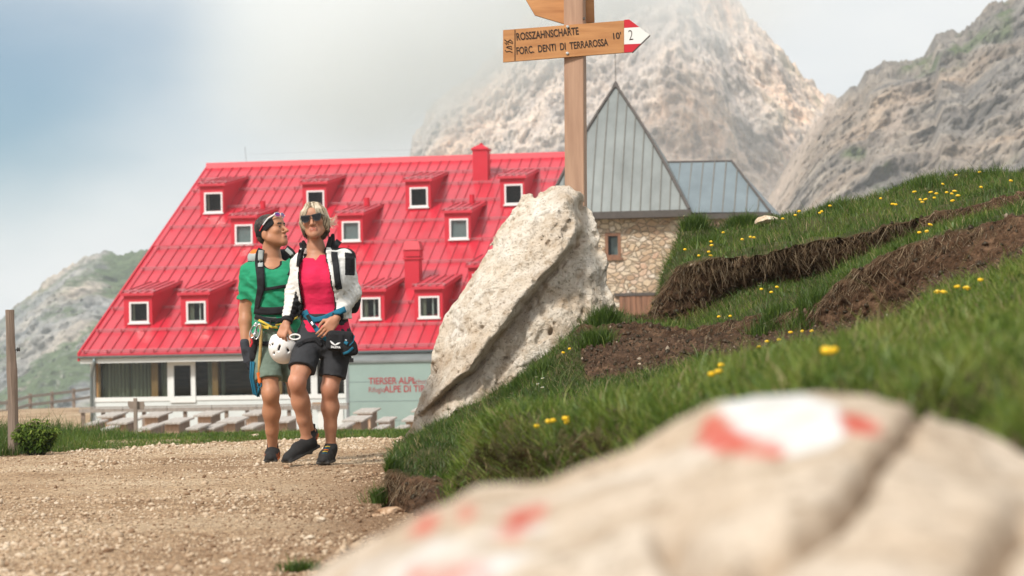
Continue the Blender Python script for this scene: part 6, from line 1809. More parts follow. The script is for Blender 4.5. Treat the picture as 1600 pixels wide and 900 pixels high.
def head_shapes(fl, c, M, s, nose=1.0, jaw=1.0):
    X = lambda x, y, z: c + M @ (np.array([x, y, z]) * s)
    e = lambda p, r, k=.02, op='add': fl.ell(X(*p), np.array(r) * s, M, k, op)
    cn = lambda a, b, ra, rb, k=.012, op='add': fl.cone(X(*a), X(*b), ra * s, rb * s, k, op)
    e((0, .018, .032), (.076, .096, .084)); e((0, -.026, -.03), (.063 * jaw, .064, .086))
    for q in (-1, 1):
        cn((q * .052 * jaw, .0, -.058), (q * .012, -.066, -.098), .023, .02, .03)
        e((q * .044, -.062, -.018), (.024, .022, .02), .02)
        e((q * .077, .014, -.012), (.010, .020, .032), .008)
        e((q * .071, .022, -.035), (.012, .02, .02), .02)
    e((0, -.076, -.098), (.022 * jaw, .018, .018), .02)
    cn((-.042, -.078, .024), (.042, -.078, .024), .011, .011, .02); e((0, -.055, .05), (.056, .04, .04), .03)
    cn((0, -.086, .012), (0, -.112 * nose, -.034), .0085, .0125, .012)
    for q in (-1, 1): e((q * .012, -.097, -.037), (.009, .011, .008), .006)
    for q in (-1, 1): e((q * .0315, -.098, .004), (.019, .014, .0115), .012, 'sub')
    for q in (-1, 1): e((q * .0315, -.077, .004), (.0135, .0125, .012), .004)
    cn((-.019, -.0905, -.0625), (.019, -.0905, -.0625), .0065, .0065, .008); e((0, -.092, -.0625), (.02, .01, .007), .008)
    cn((-.016, -.089, -.0745), (.016, -.089, -.0745), .0075, .0075, .01)
    return X
def hand(fl, wr, d, pn, side, curl, s=1.0, k=.006, thumb=0.7):
    """wr wrist, d direction of the palm, pn palm normal (the fingers close towards it), side = towards the thumb"""
    d = np.array(d, float); d /= np.linalg.norm(d); pn = np.array(pn, float); pn -= d * (pn @ d); pn /= np.linalg.norm(pn)
    sd = np.cross(d, pn); sd *= np.sign(sd @ np.array(side, float)) or 1
    M = np.stack([sd, pn, d], 1)
    c = wr + d * .048 * s
    fl.rbox(c, np.array([.039, .0135, .046]) * s, M, .012 * s, .012)
    fl.ell(wr + d * .012 * s, np.array([.027, .02, .03]) * s, M, .015)
    fl.ell(wr + d * .034 * s + sd * .024 * s + pn * .012 * s, np.array([.016, .014, .028]) * s, M, .01)
    L_ = [(.031, .040, .024, .020), (.0105, .045, .028, .022), (-.0105, .041, .026, .021), (-.030, .032, .020, .018)]
    for i, (o, a, b, c_) in enumerate(L_):
        p = wr + d * (.092 - (.005 if i in (0,) else 0) - (.010 if i == 3 else 0)) * s + sd * o * s
        ang = 0.0; pts = [p - d * .02 * s]; pts.append(p)
        cu = curl[i] if isinstance(curl, (list, tuple)) else curl
        spread = sd * (o * 1.2)
        for ln, f in ((a, .9), (b, 1.15), (c_, .75)):
            ang += cu * f
            p = p + (d * math.cos(ang) + pn * math.sin(ang) + spread * .6) * ln * s; pts.append(p)
        fl.chain(pts, [.0095 * s, .0098 * s, .0088 * s, .0080 * s, .0068 * s], .003)
    p0 = wr + d * .026 * s + sd * .026 * s + pn * .006 * s
    p1 = p0 + (d * .62 + sd * .62 + pn * .35) * .042 * s
    p2 = p1 + (d * .86 + sd * (.35 - thumb * .5) + pn * (.25 + thumb * .3)) * .033 * s
    p3 = p2 + (d * .80 - sd * thumb * .4 + pn * (.25 + thumb * .3)) * .026 * s
    fl.chain([p0, p1, p2, p3], [.0135 * s, .0115 * s, .0105 * s, .0085 * s], .006)
def folds(amp, fr=(9, 9, 22), seed=0):
    return lambda p: amp * (fbm(p * np.array(fr) + seed, 3) + 0.6 * fbm(p * np.array(fr) * 2.1 + seed + 9, 2, ridged=True) * 0.6)
def shoe(name, heel, toe, ankle, mats, parent, s=1.0, accent=None):
    """heel and toe are points on the sole line"""
    heel, toe, ankle = map(np.array, (heel, toe, ankle)); ax_ = toe - heel; L_ = np.linalg.norm(ax_); ax_ = ax_ / L_
    upv = np.array([0, 0, 1.0]); upv -= ax_ * (upv @ ax_); upv /= np.linalg.norm(upv); sd = np.cross(ax_, upv)
    lo = np.minimum.reduce([heel, toe, ankle]) - .13; hi = np.maximum.reduce([heel, toe, ankle]) + .13
    fl = Field(lo, hi, .005); M = np.stack([ax_, sd, upv], 1)
    h = lambda f, a, b=0: heel + ax_ * L_ * f + upv * a + sd * b
    fl.cone(h(.14, .042), h(.55, .046), .039 * s, .040 * s, .02); fl.cone(h(.55, .042), h(.86, .030), .042 * s, .033 * s, .02); fl.ell(h(.88, .028), (.045 * s, .036 * s, .028 * s), M, .015)
    fl.cone(h(.2, .05), ankle, .04 * s, .040 * s, .03); fl.cone(h(.55, .06), ankle + ax_ * .015 + upv * -.015, .026 * s, .036 * s, .03)
    fl.cone(ankle - upv * .02, ankle + upv * .05, .030, .027, .0, 'sub')
    fl.rbox(h(.5, .012), (L_ * .5, .043 * s, .012), M, .01, .006)
    fl.put(lambda p: (p - h(.5, 0)) @ upv.astype(np.float32) * -1 , lo, hi, 0.0, 'sub', ()) if False else None
    def mi(cc, V, Q):
        z = (cc - heel) @ upv; f = ((cc - heel) @ ax_) / L_
        r = np.where(z < .018, 1, 0)
        if accent is not None:
            st_ = np.abs(((cc - heel) @ sd)) > .024
            r = np.where((z > .008) & (z < .022) & (f < 0.75), 2, r)
            r = np.where(st_ & (np.mod(f * 9 + z * 30, 1) < 0.28) & (z > .02) & (z < .055) & (f > .25) & (f < .8), 2, r)
        return r
    return obj_field(name, fl, mats, parent, mi)[0]

# ------------------------------------------------------------------------- the woman
DW = 16.0
def J(u, v, dy=0.0): return P(u, v, DW + dy)
woman = empty("person", (P(500, 722, DW)[0], DW, 0.0))
tag(woman, "woman in dark sunglasses, open white fleece jacket, pink top and charcoal shorts, walking", "person")
hcW, hMW, hsW = J(491, 346, -0.03), rotm(rx=-6, ry=-8, rz=-5), 1.0
skW = {}
lo = J(425, 735, -.45); hi = J(585, 300, .4)
B_ = Field(np.minimum(lo, hi) - .02, np.maximum(lo, hi) + .02, .005)
XW = head_shapes(B_, hcW, hMW, hsW, 1.0, .90)
B_.cone(J(492, 368, .015), J(494, 394, .03), .050, .056, .03); B_.cone(J(494, 390, .03), J(494, 402, .035), .058, .085, .03)
def secs_of(l): return [(J(u, v)[2], J(u, v)[0], DW + dy, rx, ry) for u, v, rx, ry, dy in l]
tor = [(504, 398, .085, .06, .03), (503, 404, .15, .078, .03), (503, 420, .152, .098, .02), (503, 442, .150, .118, .008), (504, 456, .146, .114, .012), (506, 478, .128, .096, .02), (507, 498, .140, .104, .02), (507, 520, .162, .118, .02), (507, 540, .165, .115, .02), (507, 552, .12, .09, .02)]
B_.loftz(secs_of(tor), .03)
hipL, kneeL, ankL = J(484, 532, .0), J(464, 598, -.22), J(479, 686, -.06)
hipR, kneeR, ankR = J(530, 530, .02), J(515, 608, -.05), J(517, 697, .05)
def leg(fl, hip, knee, ank, front=np.array([0, -1., 0]), k=1.0):
    fl.cone(hip, hip * .45 + knee * .55, .088 * k, .074 * k, .03); fl.cone(hip * .45 + knee * .55, knee + (hip - knee) * .08, .074 * k, .056 * k, .03)
    fl.ell(knee - np.array([0, .010, 0]), (.050 * k, .052 * k, .06 * k), None, .03)
    cm = knee * .68 + ank * .32; cb = np.array([0, .020, 0])
    fl.cone(knee, cm + cb * .6, .050 * k, .055 * k, .03); fl.cone(cm + cb * .6, knee * .35 + ank * .65 + cb * .3, .055 * k, .041 * k, .03); fl.cone(knee * .35 + ank * .65 + cb * .3, ank, .041 * k, .031 * k, .02)
    fl.ell(cm + cb + np.array([0, .006, .02]), (.046 * k, .046 * k, .09 * k), None, .03)
    for q in (-1, 1): fl.ell(ank + np.array([q * .026, 0.004, .0]), (.016, .018, .018), None, .015)
leg(B_, hipL, kneeL, ankL); leg(B_, hipR, kneeR, ankR)
for a, h in ((ankL, J(478, 697, -.07)), (ankR, J(516, 712, .08))): B_.cone(a, h, .032, .033, .02)
B_.cone(J(516, 712, .08), J(510, 715, -.03), .032, .028, .02)
shR, elR, wrR = J(540, 404, .03), J(551, 458, .05), J(526, 497, -.14)
shL, elL, wrL = J(471, 407, .03), J(459, 458, .02), J(448, 504, -.10)
for a, b, c in ((shR, elR, wrR), (shL, elL, wrL)):
    B_.cone(a, b, .048, .040, .03); B_.cone(b, c, .040, .026, .02)
hand(B_, wrR + (J(517, 505, -.17) - wrR) * .25, J(508, 520, -.175) - wrR, np.array([-.35, .9, -.1]), np.array([-.8, -.3, .3]), [.42, .5, .55, .6], .98)
hand(B_, wrL + (J(443, 515, -.13) - wrL) * .25, J(440, 524, -.12) - wrL, np.array([.5, .75, .2]), np.array([.6, -.7, .1]), [1.15, 1.2, 1.2, 1.25], .95, thumb=1.0)
def flushW(V):
    l = (V - hcW) @ hMW / hsW
    lips = np.exp(-((l[:, 0] / .025) ** 4 + ((l[:, 2] + .0685) / .0165) ** 4)) * (l[:, 1] < -.07)
    cheek = .22 * np.exp(-(((np.abs(l[:, 0]) - .04) / .02) ** 2 + ((l[:, 2] + .03) / .02) ** 2)) * (l[:, 1] < -.03)
    kn = .25 * np.exp(-(np.linalg.norm(V - kneeL, axis=1) / .07) ** 2) + .25 * np.exp(-(np.linalg.norm(V - kneeR, axis=1) / .07) ** 2)
    return np.clip(.6 * lips + cheek + kn, 0, 1)
M_mouth = pm("open_mouth", (0.45, 0.33, 0.28), rough=0.4, var=.05)
def miW(c, V, Q):
    l = (c - hcW) @ hMW / hsW
    return np.where((np.abs(l[:, 0]) < .010) & (np.abs(l[:, 2] + .0685) < .0016) & (l[:, 1] < -.08), 1, 0)
bodyW, _, _ = obj_field("body", B_, [M_skinW, M_mouth], woman, miW, attr={"flush": flushW})
# pink top
GLO, GHI = J(430, 520, -.35) - .05, J(580, 355, .35) + .05
S_ = Field(GLO, GHI, .0055)
S_.loftz(secs_of([(u, v, rx + .012, ry + .013, dy) for u, v, rx, ry, dy in tor if v < 525]), .01)
for q in (-1, 1): S_.ell(J(504 + q * 14, 437, -.072), (.058, .052, .06), None, .05)
S0 = S_.f.copy()
XV = float(P(494, 400, DW)[0]); ZV = float(J(0, 416)[2])
S_.put(lambda p: np.maximum(np.abs(p[..., 0] - XV) - np.clip((p[..., 2] - ZV) * .66, -.01, .064), p[..., 1] - (DW + .03)).astype(np.float32), (XV - .08, DW - .3, ZV), (XV + .08, DW + .05, ZV + .2), .002, 'sub')
S_.cone(J(493, 372, .03), J(493, 386, .03), .062, .056, .006, 'sub')
S_.offset(folds(.0065, (7, 7, 17), 3))
topW, VT, QT = obj_field("top", S_, M_pink, woman)
# shorts
def shorts(name, hips, legs_, mat, parent, secs, dw, seed):
    fl = Field((J(380, 610)[0], dw - .42, J(0, 612)[2]), (J(590, 610)[0], dw + .42, J(0, 465)[2]), .006)
    fl.loftz(secs, .02)
    for hip, knee, hem, r0, r1 in legs_:
        ax_ = (knee - hip) / np.linalg.norm(knee - hip)
        fl.cone(hip, hem + ax_ * .08, r0, r1, .03, 'add', [(hem, ax_ + np.array([0, 0, -.25]))])
    fl.offset(folds(.0085, (8, 8, 13), seed))
    return obj_field(name, fl, mat, parent)
ssW = secs_of([(507, 490, .150, .116, .02), (507, 505, .160, .120, .02), (507, 525, .174, .130, .02), (507, 545, .172, .128, .02), (507, 556, .13, .10, .02)])
_, VSh, QSh = shorts("shorts", None, [(hipL, kneeL, J(471, 577, -.16), .098, .092), (hipR, kneeR, J(519, 590, -.04), .098, .090)], M_char, woman, ssW, DW, 5)
# jacket: an open shell with sleeves
K_ = Field(GLO, GHI, .0055)
jt = [(504, 392, .075, .07, .035), (503, 402, .160, .093, .035), (503, 420, .170, .120, .025), (504, 442, .172, .130, .016), (505, 470, .168, .130, .02), (508, 499, .182, .138, .02)]
K_.loftz(secs_of(jt), .02)
zc = float(J(0, 499)[2]); kz = int((zc - K_.lo[2]) / K_.res)
outer = S0 - .027; outer[:, :, :kz] = 1.0
K_.f = np.minimum(K_.f, outer)
K_.f = np.maximum(K_.f, -(S0 - .013))
zs = [J(0, v)[2] for v in (510, 480, 440, 410, 380)]
xl_ = [J(u, 0)[0] - J(0, 0)[0] + J(0, v)[0] for u, v in ((472, 510), (474, 480), (470, 440), (472, 410), (478, 380))]
xr_ = [J(u, 0)[0] - J(0, 0)[0] + J(0, v)[0] for u, v in ((528, 510), (524, 480), (517, 440), (509, 410), (507, 380))]
K_.put(lambda p: np.maximum(np.maximum(np.interp(p[..., 2], zs, xl_) - p[..., 0], p[..., 0] - np.interp(p[..., 2], zs, xr_)), p[..., 1] - (DW + .0)).astype(np.float32), J(460, 520, -.35), J(540, 370, .05), .01, 'sub')
for a, b, c, s in ((shR, elR, wrR, 1), (shL, elL, wrL, -1)):
    K_.cone(a + np.array([-.01 * s, 0, .0]), b, .066, .056, .03); K_.cone(b, c, .056, .038, .025, 'add', [(c, c - b)])
    K_.cone(c, c + (c - b) * .2, .028, .028, 0, 'sub')
K_.offset(folds(.0075, (10, 10, 18), 8))
# ribbed rolls on the sleeves
def rolls(p):
    out = 0
    for a, b in ((elR, wrR), (elL, wrL)):
        t = np.clip(((p - a) @ (b - a)) / ((b - a) @ (b - a)), -0.3, 1.1); d = np.linalg.norm(p - a - t[:, None] * (b - a), axis=1)
        out = out + np.where(d < .085, .0032 * np.sin(t * 46 + 2 * np.sin(p[:, 0] * 40)), 0)
    return out
K_.offset(rolls)
# standing collar
for pts, r0 in (([J(474, 393, -.02), J(470, 381, -.02)], .018), ([J(479, 391, .07), J(474, 378, .06)], .018), ([J(512, 390, -.01), J(516, 372, .0)], .018), ([J(519, 390, .06), J(520, 368, .07)], .02), ([J(497, 388, .11), J(497, 372, .11)], .022)):
    K_.cone(pts[0], pts[1], r0, r0 * .7, .03)
def miJ(c, V, Q):
    uu, vv = uv_of(c); r = np.zeros(len(c), int)
    dR = lambda a, b: np.clip(((c - a) @ (b - a)) / ((b - a) @ (b - a)), -.5, 1.5)
    # collar and edges of the opening
    r[(vv < 396) & (uu < 523) & (c[:, 2] > J(0, 396)[2])] = 1
    e = np.minimum(np.abs(c[:, 0] - np.interp(c[:, 2], zs, xl_)), np.abs(c[:, 0] - np.interp(c[:, 2], zs, xr_)))
    r[(e < .011) & (c[:, 1] < DW)] = 1
    # cuffs
    for a, b in ((elR, wrR), (elL, wrL)):
        t = dR(a, b); d = np.linalg.norm(c - a - t[:, None] * (b - a), axis=1)
        r[(t > .86) & (d < .07)] = 1
    # black inner panel of the sleeve on the helmet arm, down to the cuff
    t = dR(shL, elL); d = np.linalg.norm(c - shL - t[:, None] * (elL - shL), axis=1)
    t2 = dR(elL, wrL); d2 = np.linalg.norm(c - elL - t2[:, None] * (wrL - elL), axis=1)
    axu = np.interp(vv, [400, 458, 504], [472, 460, 449])
    r[(d < .08) & (t > -.2) & (t < 1.0) & (uu > axu + 3) & (uu < axu + 11)] = 1
    r[(d2 < .075) & (t2 > 0) & (uu > axu + 1)] = 1
    # sleeve pocket patch
    r[(uu > 539) & (uu < 554.5) & (vv > 395 + (uu - 546) * .1) & (vv < 430) & (c[:, 1] < DW + .05) & (np.abs(uu - 547) < 8.5)] = 1
    # shoulder yoke
    r[(vv < 402) & (uu > 516) & (uu < 534) & (c[:, 1] > DW + .04)] = 1
    return r
jackW, VJ, QJ = obj_field("jacket", K_, [M_jack, M_blk], woman, miJ)
# shoes
shoe("shoe", J(494, 699, .03), J(447, 724, -.20), J(481, 690, -.05), [M_shoe, M_rubber], woman, 1.10)
sR = shoe("shoe", J(515, 722, .10), J(504, 726, -.19), J(517, 699, .05), [M_shoe, M_rubber], woman, 1.06)
m = MB(); o0 = np.array(woman.location)
for k in range(6):
    f = k / 5; c0 = J(512 - 6 * f, 698 + 13 * f, -.03 - .10 * f) - o0
    m.tube([c0 + np.array([-.016, -.012, 0]), c0 + np.array([0, -.022, .004]), c0 + np.array([.016, -.012, 0])], .0028, 5, k % 3)
m.build("laces", [M_yell, M_teal, M_orange], sR)
# hair
def hair_woman():
    X = lambda x, y, z: hcW + hMW @ (np.array([x, y, z]) * hsW)
    fl = Field(hcW - .2, hcW + .2, .004)
    e = lambda p, r, k=.02, op='add': fl.ell(X(*p), np.array(r) * hsW, hMW, k, op)
    e((0, .025, .038), (.086, .100, .084)); e((0, .055, -.015), (.082, .070, .085)); e((-.060, .014, -.02), (.026, .05, .062)); e((.060, .014, -.02), (.026, .05, .062))
    e((.0, .06, -.08), (.07, .045, .05))
    fl.cone(X(-.02, -.055, .098), X(-.066, -.072, .02), .026, .017, .02); fl.cone(X(.0, -.06, .095), X(.07, -.058, .028), .028, .017, .02); fl.cone(X(-.01, -.07, .085), X(-.038, -.094, .03), .018, .009, .012); fl.cone(X(0.02, -.068, .085), X(.045, -.088, .038), .018, .009, .012)
    fl.cone(X(-.078, -.02, .0), X(-.075, .0, -.085), .024, .014, .02); fl.cone(X(.080, -.018, .01), X(.086, .0, -.08), .024, .012, .02)
    # clear the face
    fl.ell(X(0, -.085, -.045), np.array((.064, .07, .078)) * hsW, hMW, .012, 'sub')
    def st(p):
        l = (p - hcW) @ hMW / hsW
        a = np.arctan2(l[:, 0], -(l[:, 1] - .0)) ; rr = np.stack([a * 13, l[:, 2] * 6, 0 * a + 1], 1)
        return .006 * fbm(rr, 3, ridged=True)
    fl.offset(st)
    def strand(V):
        l = (V - hcW) @ hMW / hsW
        a = np.arctan2(l[:, 0], -(l[:, 1])) 
        s = .50 + 1.1 * fbm(np.stack([a * 15, l[:, 2] * 5, 0 * a + 4], 1), 3)
        return np.clip(s - .55 * np.clip((-l[:, 2] - .035) / .05, 0, 1), 0, 1)
    o, V, Q = obj_field("hair", fl, M_blond, woman, smooth=0, attr={"strand": strand})
    # loose locks
    m = MB(); o0 = np.array(woman.location); at = []
    r_ = random.Random(4)
    for k in range(430):
        a = r_.uniform(-2.9, 2.9); j = lambda q=.006: r_.uniform(-q, q)
        if k < 30:       # wisps that fly out on one side
            z = r_.uniform(-.065, .0); st_ = (.084, r_.uniform(-.02, .05), r_.uniform(-.01, .06))
            pts = [st_, (.102, .0, z + .015), (.104 + r_.uniform(.006, .030), r_.uniform(-.02, .03), z + r_.uniform(-.012, .022)), (.108 + r_.uniform(.015, .055), r_.uniform(-.02, .03), z + r_.uniform(-.01, .05))]; cs = [.6, .85, .95, 1.0]; rr = [.0022, .0022, .0014, .0005]
        elif k < 120:     # fringe swept to both sides of a parting
            sgn = 1 if r_.random() < .55 else -1; e_ = r_.random()
            pts = [(.008 + j(), -.03 + j(), .126), (.012 + sgn * (.02 + .02 * e_), -.078, .10 + j()), (.004 + sgn * (.030 + .038 * e_), -.100 + .02 * e_, .062 + j()), (sgn * (.036 + .044 * e_) + j(), -.097 + .042 * e_, .030 - .045 * e_ * r_.random() + j(.01))]
            v_ = r_.uniform(-.25, .2); cs = [.25 + v_, .6 + v_, .85 + v_, .75 + v_]; rr = [.003, .0036, .003, .0006]
        else:
            sx_ = math.sin(a); cy_ = -math.cos(a)
            if cy_ < -.42: continue
            low = r_.uniform(-.118, -.05); w_ = 1 + j(.05)
            pts = [(.01 + .03 * sx_, .01 + .03 * cy_, .124 + j(.003)), (.080 * sx_ * w_, .022 + .092 * cy_, .078), (.093 * sx_ * w_, .024 + .104 * cy_, .015), (.088 * sx_ * w_ + j(), .024 + .096 * cy_, -.045), (.070 * sx_ + j(.01), .026 + .082 * cy_, low)]
            v_ = r_.uniform(-.3, .25); dk = .7 if low < -.085 else .25; cs = [.35 + v_, .7 + v_, .85 + v_, .65 + v_ - dk * .4, .45 + v_ - dk]; rr = [.003, .0038, .0038, .003, .0007]
        m.tube([X(*q) - o0 for q in pts], rr, 5)
        for c_ in cs: at += [min(1, max(0, c_))] * 5
    lk = m.build("hair_locks", M_blond, o); set_attr(lk, "strand", at)
    lk.location = (0, 0, 0)
hair_woman()
def local_part(name, mb, mats, parent, c, M, s, smooth=False, bevel=0.0):
    o0 = np.array(parent.location)
    mb.v = [tuple(c + M @ (np.array(q) * s) - o0) for q in mb.v]
    return mb.build(name, mats, parent, smooth, bevel)
m = MB()
for q in (-1, 1):
    pts = [(q * .006, .021), (q * .066, .027), (q * .069, .014), (q * .064, -.012), (q * .050, -.024), (q * .026, -.024), (q * .011, -.010)]
    cv = lambda x: -.112 + .30 * x * x * 4
    n = len(pts)
    fr_ = [(x, cv(x) - .003, z + .004) for x, z in pts]; bk = [(x, cv(x) + .004, z + .004) for x, z in pts]
    m.add(fr_ + bk, [tuple(range(n)), tuple(range(2*n-1, n-1, -1))] + [(i, n + i, n + (i+1) % n, (i+1) % n) for i in range(n)], 0)
    inn = [(x * .9 + q * .0035, cv(x) - .0042, (z) * .74 + .004) for x, z in pts]; m.add(inn, [tuple(range(n))], 1)
    m.tube([(q * .064, cv(.064), .020), (q * .078, -.06, .018), (q * .082, .01, .012), (q * .080, .03, -.002)], .004, 5, 0)
m.tube([(-.01, -.113, .016), (0, -.116, .018), (.01, -.113, .016)], .004, 5, 0)
local_part("sunglasses", m, [M_black, M_lens], woman, hcW, hMW, hsW)
bj = bvh_of(np.concatenate([VT, VJ, VSh]), np.concatenate([QT, QJ + len(VT), QSh + len(VT) + len(VJ)]))
# harness round her hips
har = empty("climbing_harness", (0, 0, 0)); har.parent = woman; har.location = (0, 0, 0)
hw_ = empty("climbing_harness", np.array(woman.location)); bpy.data.objects.remove(har)
bpy.data.objects.remove(hw_)
ribbon("harness_belt", [(473, 488), (482, 496), (492, 500), (506, 497), (522, 490), (540, 483)], [9, 9, 8, 8, 9, 10], bj, M_teal, woman, .012, .008)
ribbon("harness_strap", [(476, 485), (483, 499), (490, 508), (497, 517), (505, 524), (512, 530)], [8, 7, 6, 9, 11, 9], bj, M_teal, woman, .018, .008)
ribbon("harness_strap", [(480, 492), (486, 503), (492, 512)], 5.5, bj, M_blk, woman, .024, .006)
ribbon("leg_loop", [(464, 540), (478, 532), (492, 530), (503, 540)], 6, bj, M_blk, woman, .010, .006)
ribbon("harness_buckle", [(486, 503), (489, 508)], 4, bj, M_steel, woman, .03, .004)
# backpack
def frame_thing(name, label, cat, loc):
    o = empty(name, loc); tag(o, label, cat); return o
bpW = frame_thing("backpack", "black hiking backpack on the woman's back with dark straps", "backpack", J(512, 440, .30))
fl = Field(J(460, 510, .02) - .06, J(580, 380, .55) + .06, .007)
fl.rbox(J(516, 440, .30), (.165, .10, .23), rotm(0, 4, 0), .06, .03); fl.rbox(J(519, 462, .38), (.13, .08, .13), rotm(0, 4, 0), .05, .03); fl.ell(J(553, 462, .24), (.05, .08, .12), None, .03)
fl.offset(folds(.006, (9, 9, 12), 14)); obj_field("bag", fl, M_blk, bpW)
for pts, wd in (([(530, 376), (524, 384), (522, 398), (525, 415), (527, 435), (530, 452)], 10), ([(470, 390), (467, 402), (466, 416)], 6)):
    ribbon("shoulder_strap", pts, wd, bj, M_blk, bpW, .012, .01)
ribbon("strap_webbing", [(528, 440), (524, 448), (527, 452), (533, 450)], 2.4, bj, M_blk, bpW, .02, .004)
# waist pouch
po = frame_thing("waist_pouch", "black hip pouch with a white winged mark and teal zip on the woman's shorts", "pouch", J(531, 535, -.17))
fl = Field(J(495, 570, -.32) - .03, J(565, 500, .02) + .03, .004)
fl.rbox(J(531, 533, -.155), (.088, .045, .068), rotm(0, 6, 12), .032, .02); fl.rbox(J(545, 545, -.14), (.055, .05, .05), rotm(0, -10, 20), .03, .02)
fl.rbox(J(524, 533, -.197), (.052, .014, .052), rotm(0, 5, 8), .012, .008)
fl.offset(folds(.003, (12, 12, 12), 21)); _, VP_, QP_ = obj_field("pouch_body", fl, M_blk, po)
bp_ = bvh_of(VP_, QP_)
ribbon("zip", [(536, 553), (544, 550), (552, 543)], 4, bp_, M_teal, po, .004, .004, dref=15.85)
ribbon("zip", [(546, 540), (552, 534), (554, 524)], 1.6, bp_, M_teal, po, .005, .003, dref=15.85)
ribbon("toggle", [(538, 534), (543, 537)], 5, bp_, M_teal, po, .012, .006, dref=15.85); ribbon("toggle", [(539, 531), (542, 532)], 2.2, bp_, M_steel, po, .014, .004, dref=15.85)
M_print = pm("white_print", (0.8, 0.8, 0.8), rough=0.6, var=0.02)
ribbon("winged_mark", [(516, 532.5), (519, 536), (523.5, 539.2)], [1.0, 3.2, 1.6], bp_, M_print, po, .004, .002, dref=15.85, n=12)
ribbon("winged_mark", [(531.5, 535.5), (528, 537), (523.5, 539.2)], [1.0, 3.0, 1.6], bp_, M_print, po, .004, .002, dref=15.85, n=12)
h, nn = hit_uv(bp_, 517, 543.5)
if h is not None:
    text_mesh("lettering", "SALEWA", 0.021, M_print, po, Matrix.Translation(Vector(h - np.array(po.location) - np.array([0, .006, 0]))) @ Matrix.Rotation(R(5), 4, 'Y') @ Matrix.Rotation(R(90), 4, 'X'), sx=0.78, extrude=.0005, bold=.0006)
# buckle strap dangling from the pouch
m = MB(); o0 = np.array(po.location); m.tube([J(547, 556, -.12) - o0, J(549, 562, -.13) - o0], .006, 6); m.box(*[q for ab in zip(J(549, 563, -.15) - o0 - np.array([.014, .008, .014]), J(549, 563, -.15) - o0 + np.array([.014, .008, .014])) for q in ab]); m.build("buckle", M_black, po)

# helmet held in her hand
he = frame_thing("climbing_helmet", "white climbing helmet with dark vents hanging from the woman's hand", "helmet", J(445, 546, -.02))
hM = rotm(-28, 22, -8)
fl = Field(J(405, 585, -.3), J(490, 510, .22), .004)
hc = J(444, 543, -.01)
X = lambda x, y, z: hc + hM @ np.array([x, y, z])
cutn = hM @ np.array([0, 0, 1.0])
fl.ell(X(0, 0, .02), (.108, .128, .128), hM, .0, 'add', [(X(0, 0, .025), cutn)])
fl.ell(X(0, 0, .025), (.096, .116, .116), hM, .006, 'sub')
# vents
for x, y, z, a in ((-.06, -.095, -.055, 20), (-.005, -.108, -.06, 0), (.05, -.10, -.055, -20), (-.095, -.04, -.05, 50), (-.03, -.07, -.10, 10)):
    fl.rbox(X(x, y, z), (.007, .03, .02), hM @ rotm(0, a, a), .005, .004, 'sub')
shellH, VH, QH = obj_field("shell", fl, M_shell, he)
fl = Field(J(405, 585, -.3), J(490, 510, .22), .005)
fl.ell(X(0, 0, .018), (.099, .118, .118), hM, .0, 'add', [(X(0, 0, .028), cutn)]); fl.ell(X(0, 0, .06), (.078, .095, .10), hM, .01, 'sub'); fl.offset(folds(.004, (25, 25, 25), 4))
obj_field("liner", fl, M_blk, he)
m = MB(); o0 = np.array(he.location)
for a, b in (((-.10, -.01, .02), J(443, 520, -.12)), ((.10, -.01, .02), J(446, 521, -.11)), ((-.02, -.11, .02), J(444, 522, -.12))): m.tube([X(*a) - o0, (X(*a) + b) / 2 - o0 + np.array([0, -.01, 0]), b - o0], .005, 6)
m.build("chin_strap", M_jack, he)
m = MB(); cc = J(461, 526.5, -.17) - o0
m.tube([cc + np.array([.034 * math.cos(a), -.004, .017 * math.sin(a)]) for a in np.linspace(0, 2 * math.pi, 18)], .0055, 6); m.build("carabiner", M_shell, he)

# ------------------------------------------------------------------------- the man
DM = 16.75
def J2(u, v, dy=0.0): return P(u, v, DM + dy)
man = empty("person", (P(425, 722, DM)[0], DM, 0.0))
tag(man, "man in a green t-shirt, black headband and sage shorts, looking up to one side", "person")
hcM, hMM, hsM = J2(424.5, 361, 0), rotm(rx=-17, rz=0), 1.02
hMM = np.array(Matrix.Rotation(R(63), 3, 'Z')) @ rotm(rx=-15) ; hMM = np.array(hMM)
lo = J2(355, 735, -.4); hi = J2(505, 320, .75)
B_ = Field(np.minimum(lo, hi) - .02, np.maximum(lo, hi) + .02, .0055)
XM = head_shapes(B_, hcM, hMM, hsM, 1.06, 1.08)
B_.cone(J2(424, 382, .02), J2(423, 412, .03), .060, .066, .03); B_.cone(J2(423, 404, .03), J2(424, 418, .03), .07, .10, .03)
def secs2(l): return [(J2(u, v)[2], J2(u, v)[0], DM + dy, rx, ry) for u, v, rx, ry, dy in l]
torM = [(425, 408, .10, .07, .03), (425, 416, .175, .09, .03), (426, 432, .182, .115, .02), (428, 455, .175, .122, .01), (430, 478, .155, .112, .01), (431, 500, .152, .11, .01), (430, 522, .165, .118, .01), (430, 545, .165, .115, .01), (430, 558, .12, .09, .01)]
B_.loftz(secs2(torM), .03)
hL2, kL2, aL2 = J2(410, 535, .0), J2(423, 616, -.14), J2(426, 702, .02)
hR2, kR2, aR2 = J2(450, 535, .02), J2(464, 612, .12), J2(484, 672, .42)
leg(B_, hL2, kL2, aL2, k=1.06); leg(B_, hR2, kR2, aR2, k=1.06)
B_.cone(aL2, J2(426, 712, .04), .034, .036, .02); B_.cone(aR2, J2(486, 684, .45), .034, .034, .02)
sL2, eL2, wL2 = J2(390, 424, .03), J2(384, 482, .05), J2(383, 538, -.03)
sR2, eR2, wR2 = J2(461, 416, .04), J2(470, 472, .12), J2(463, 520, .02)
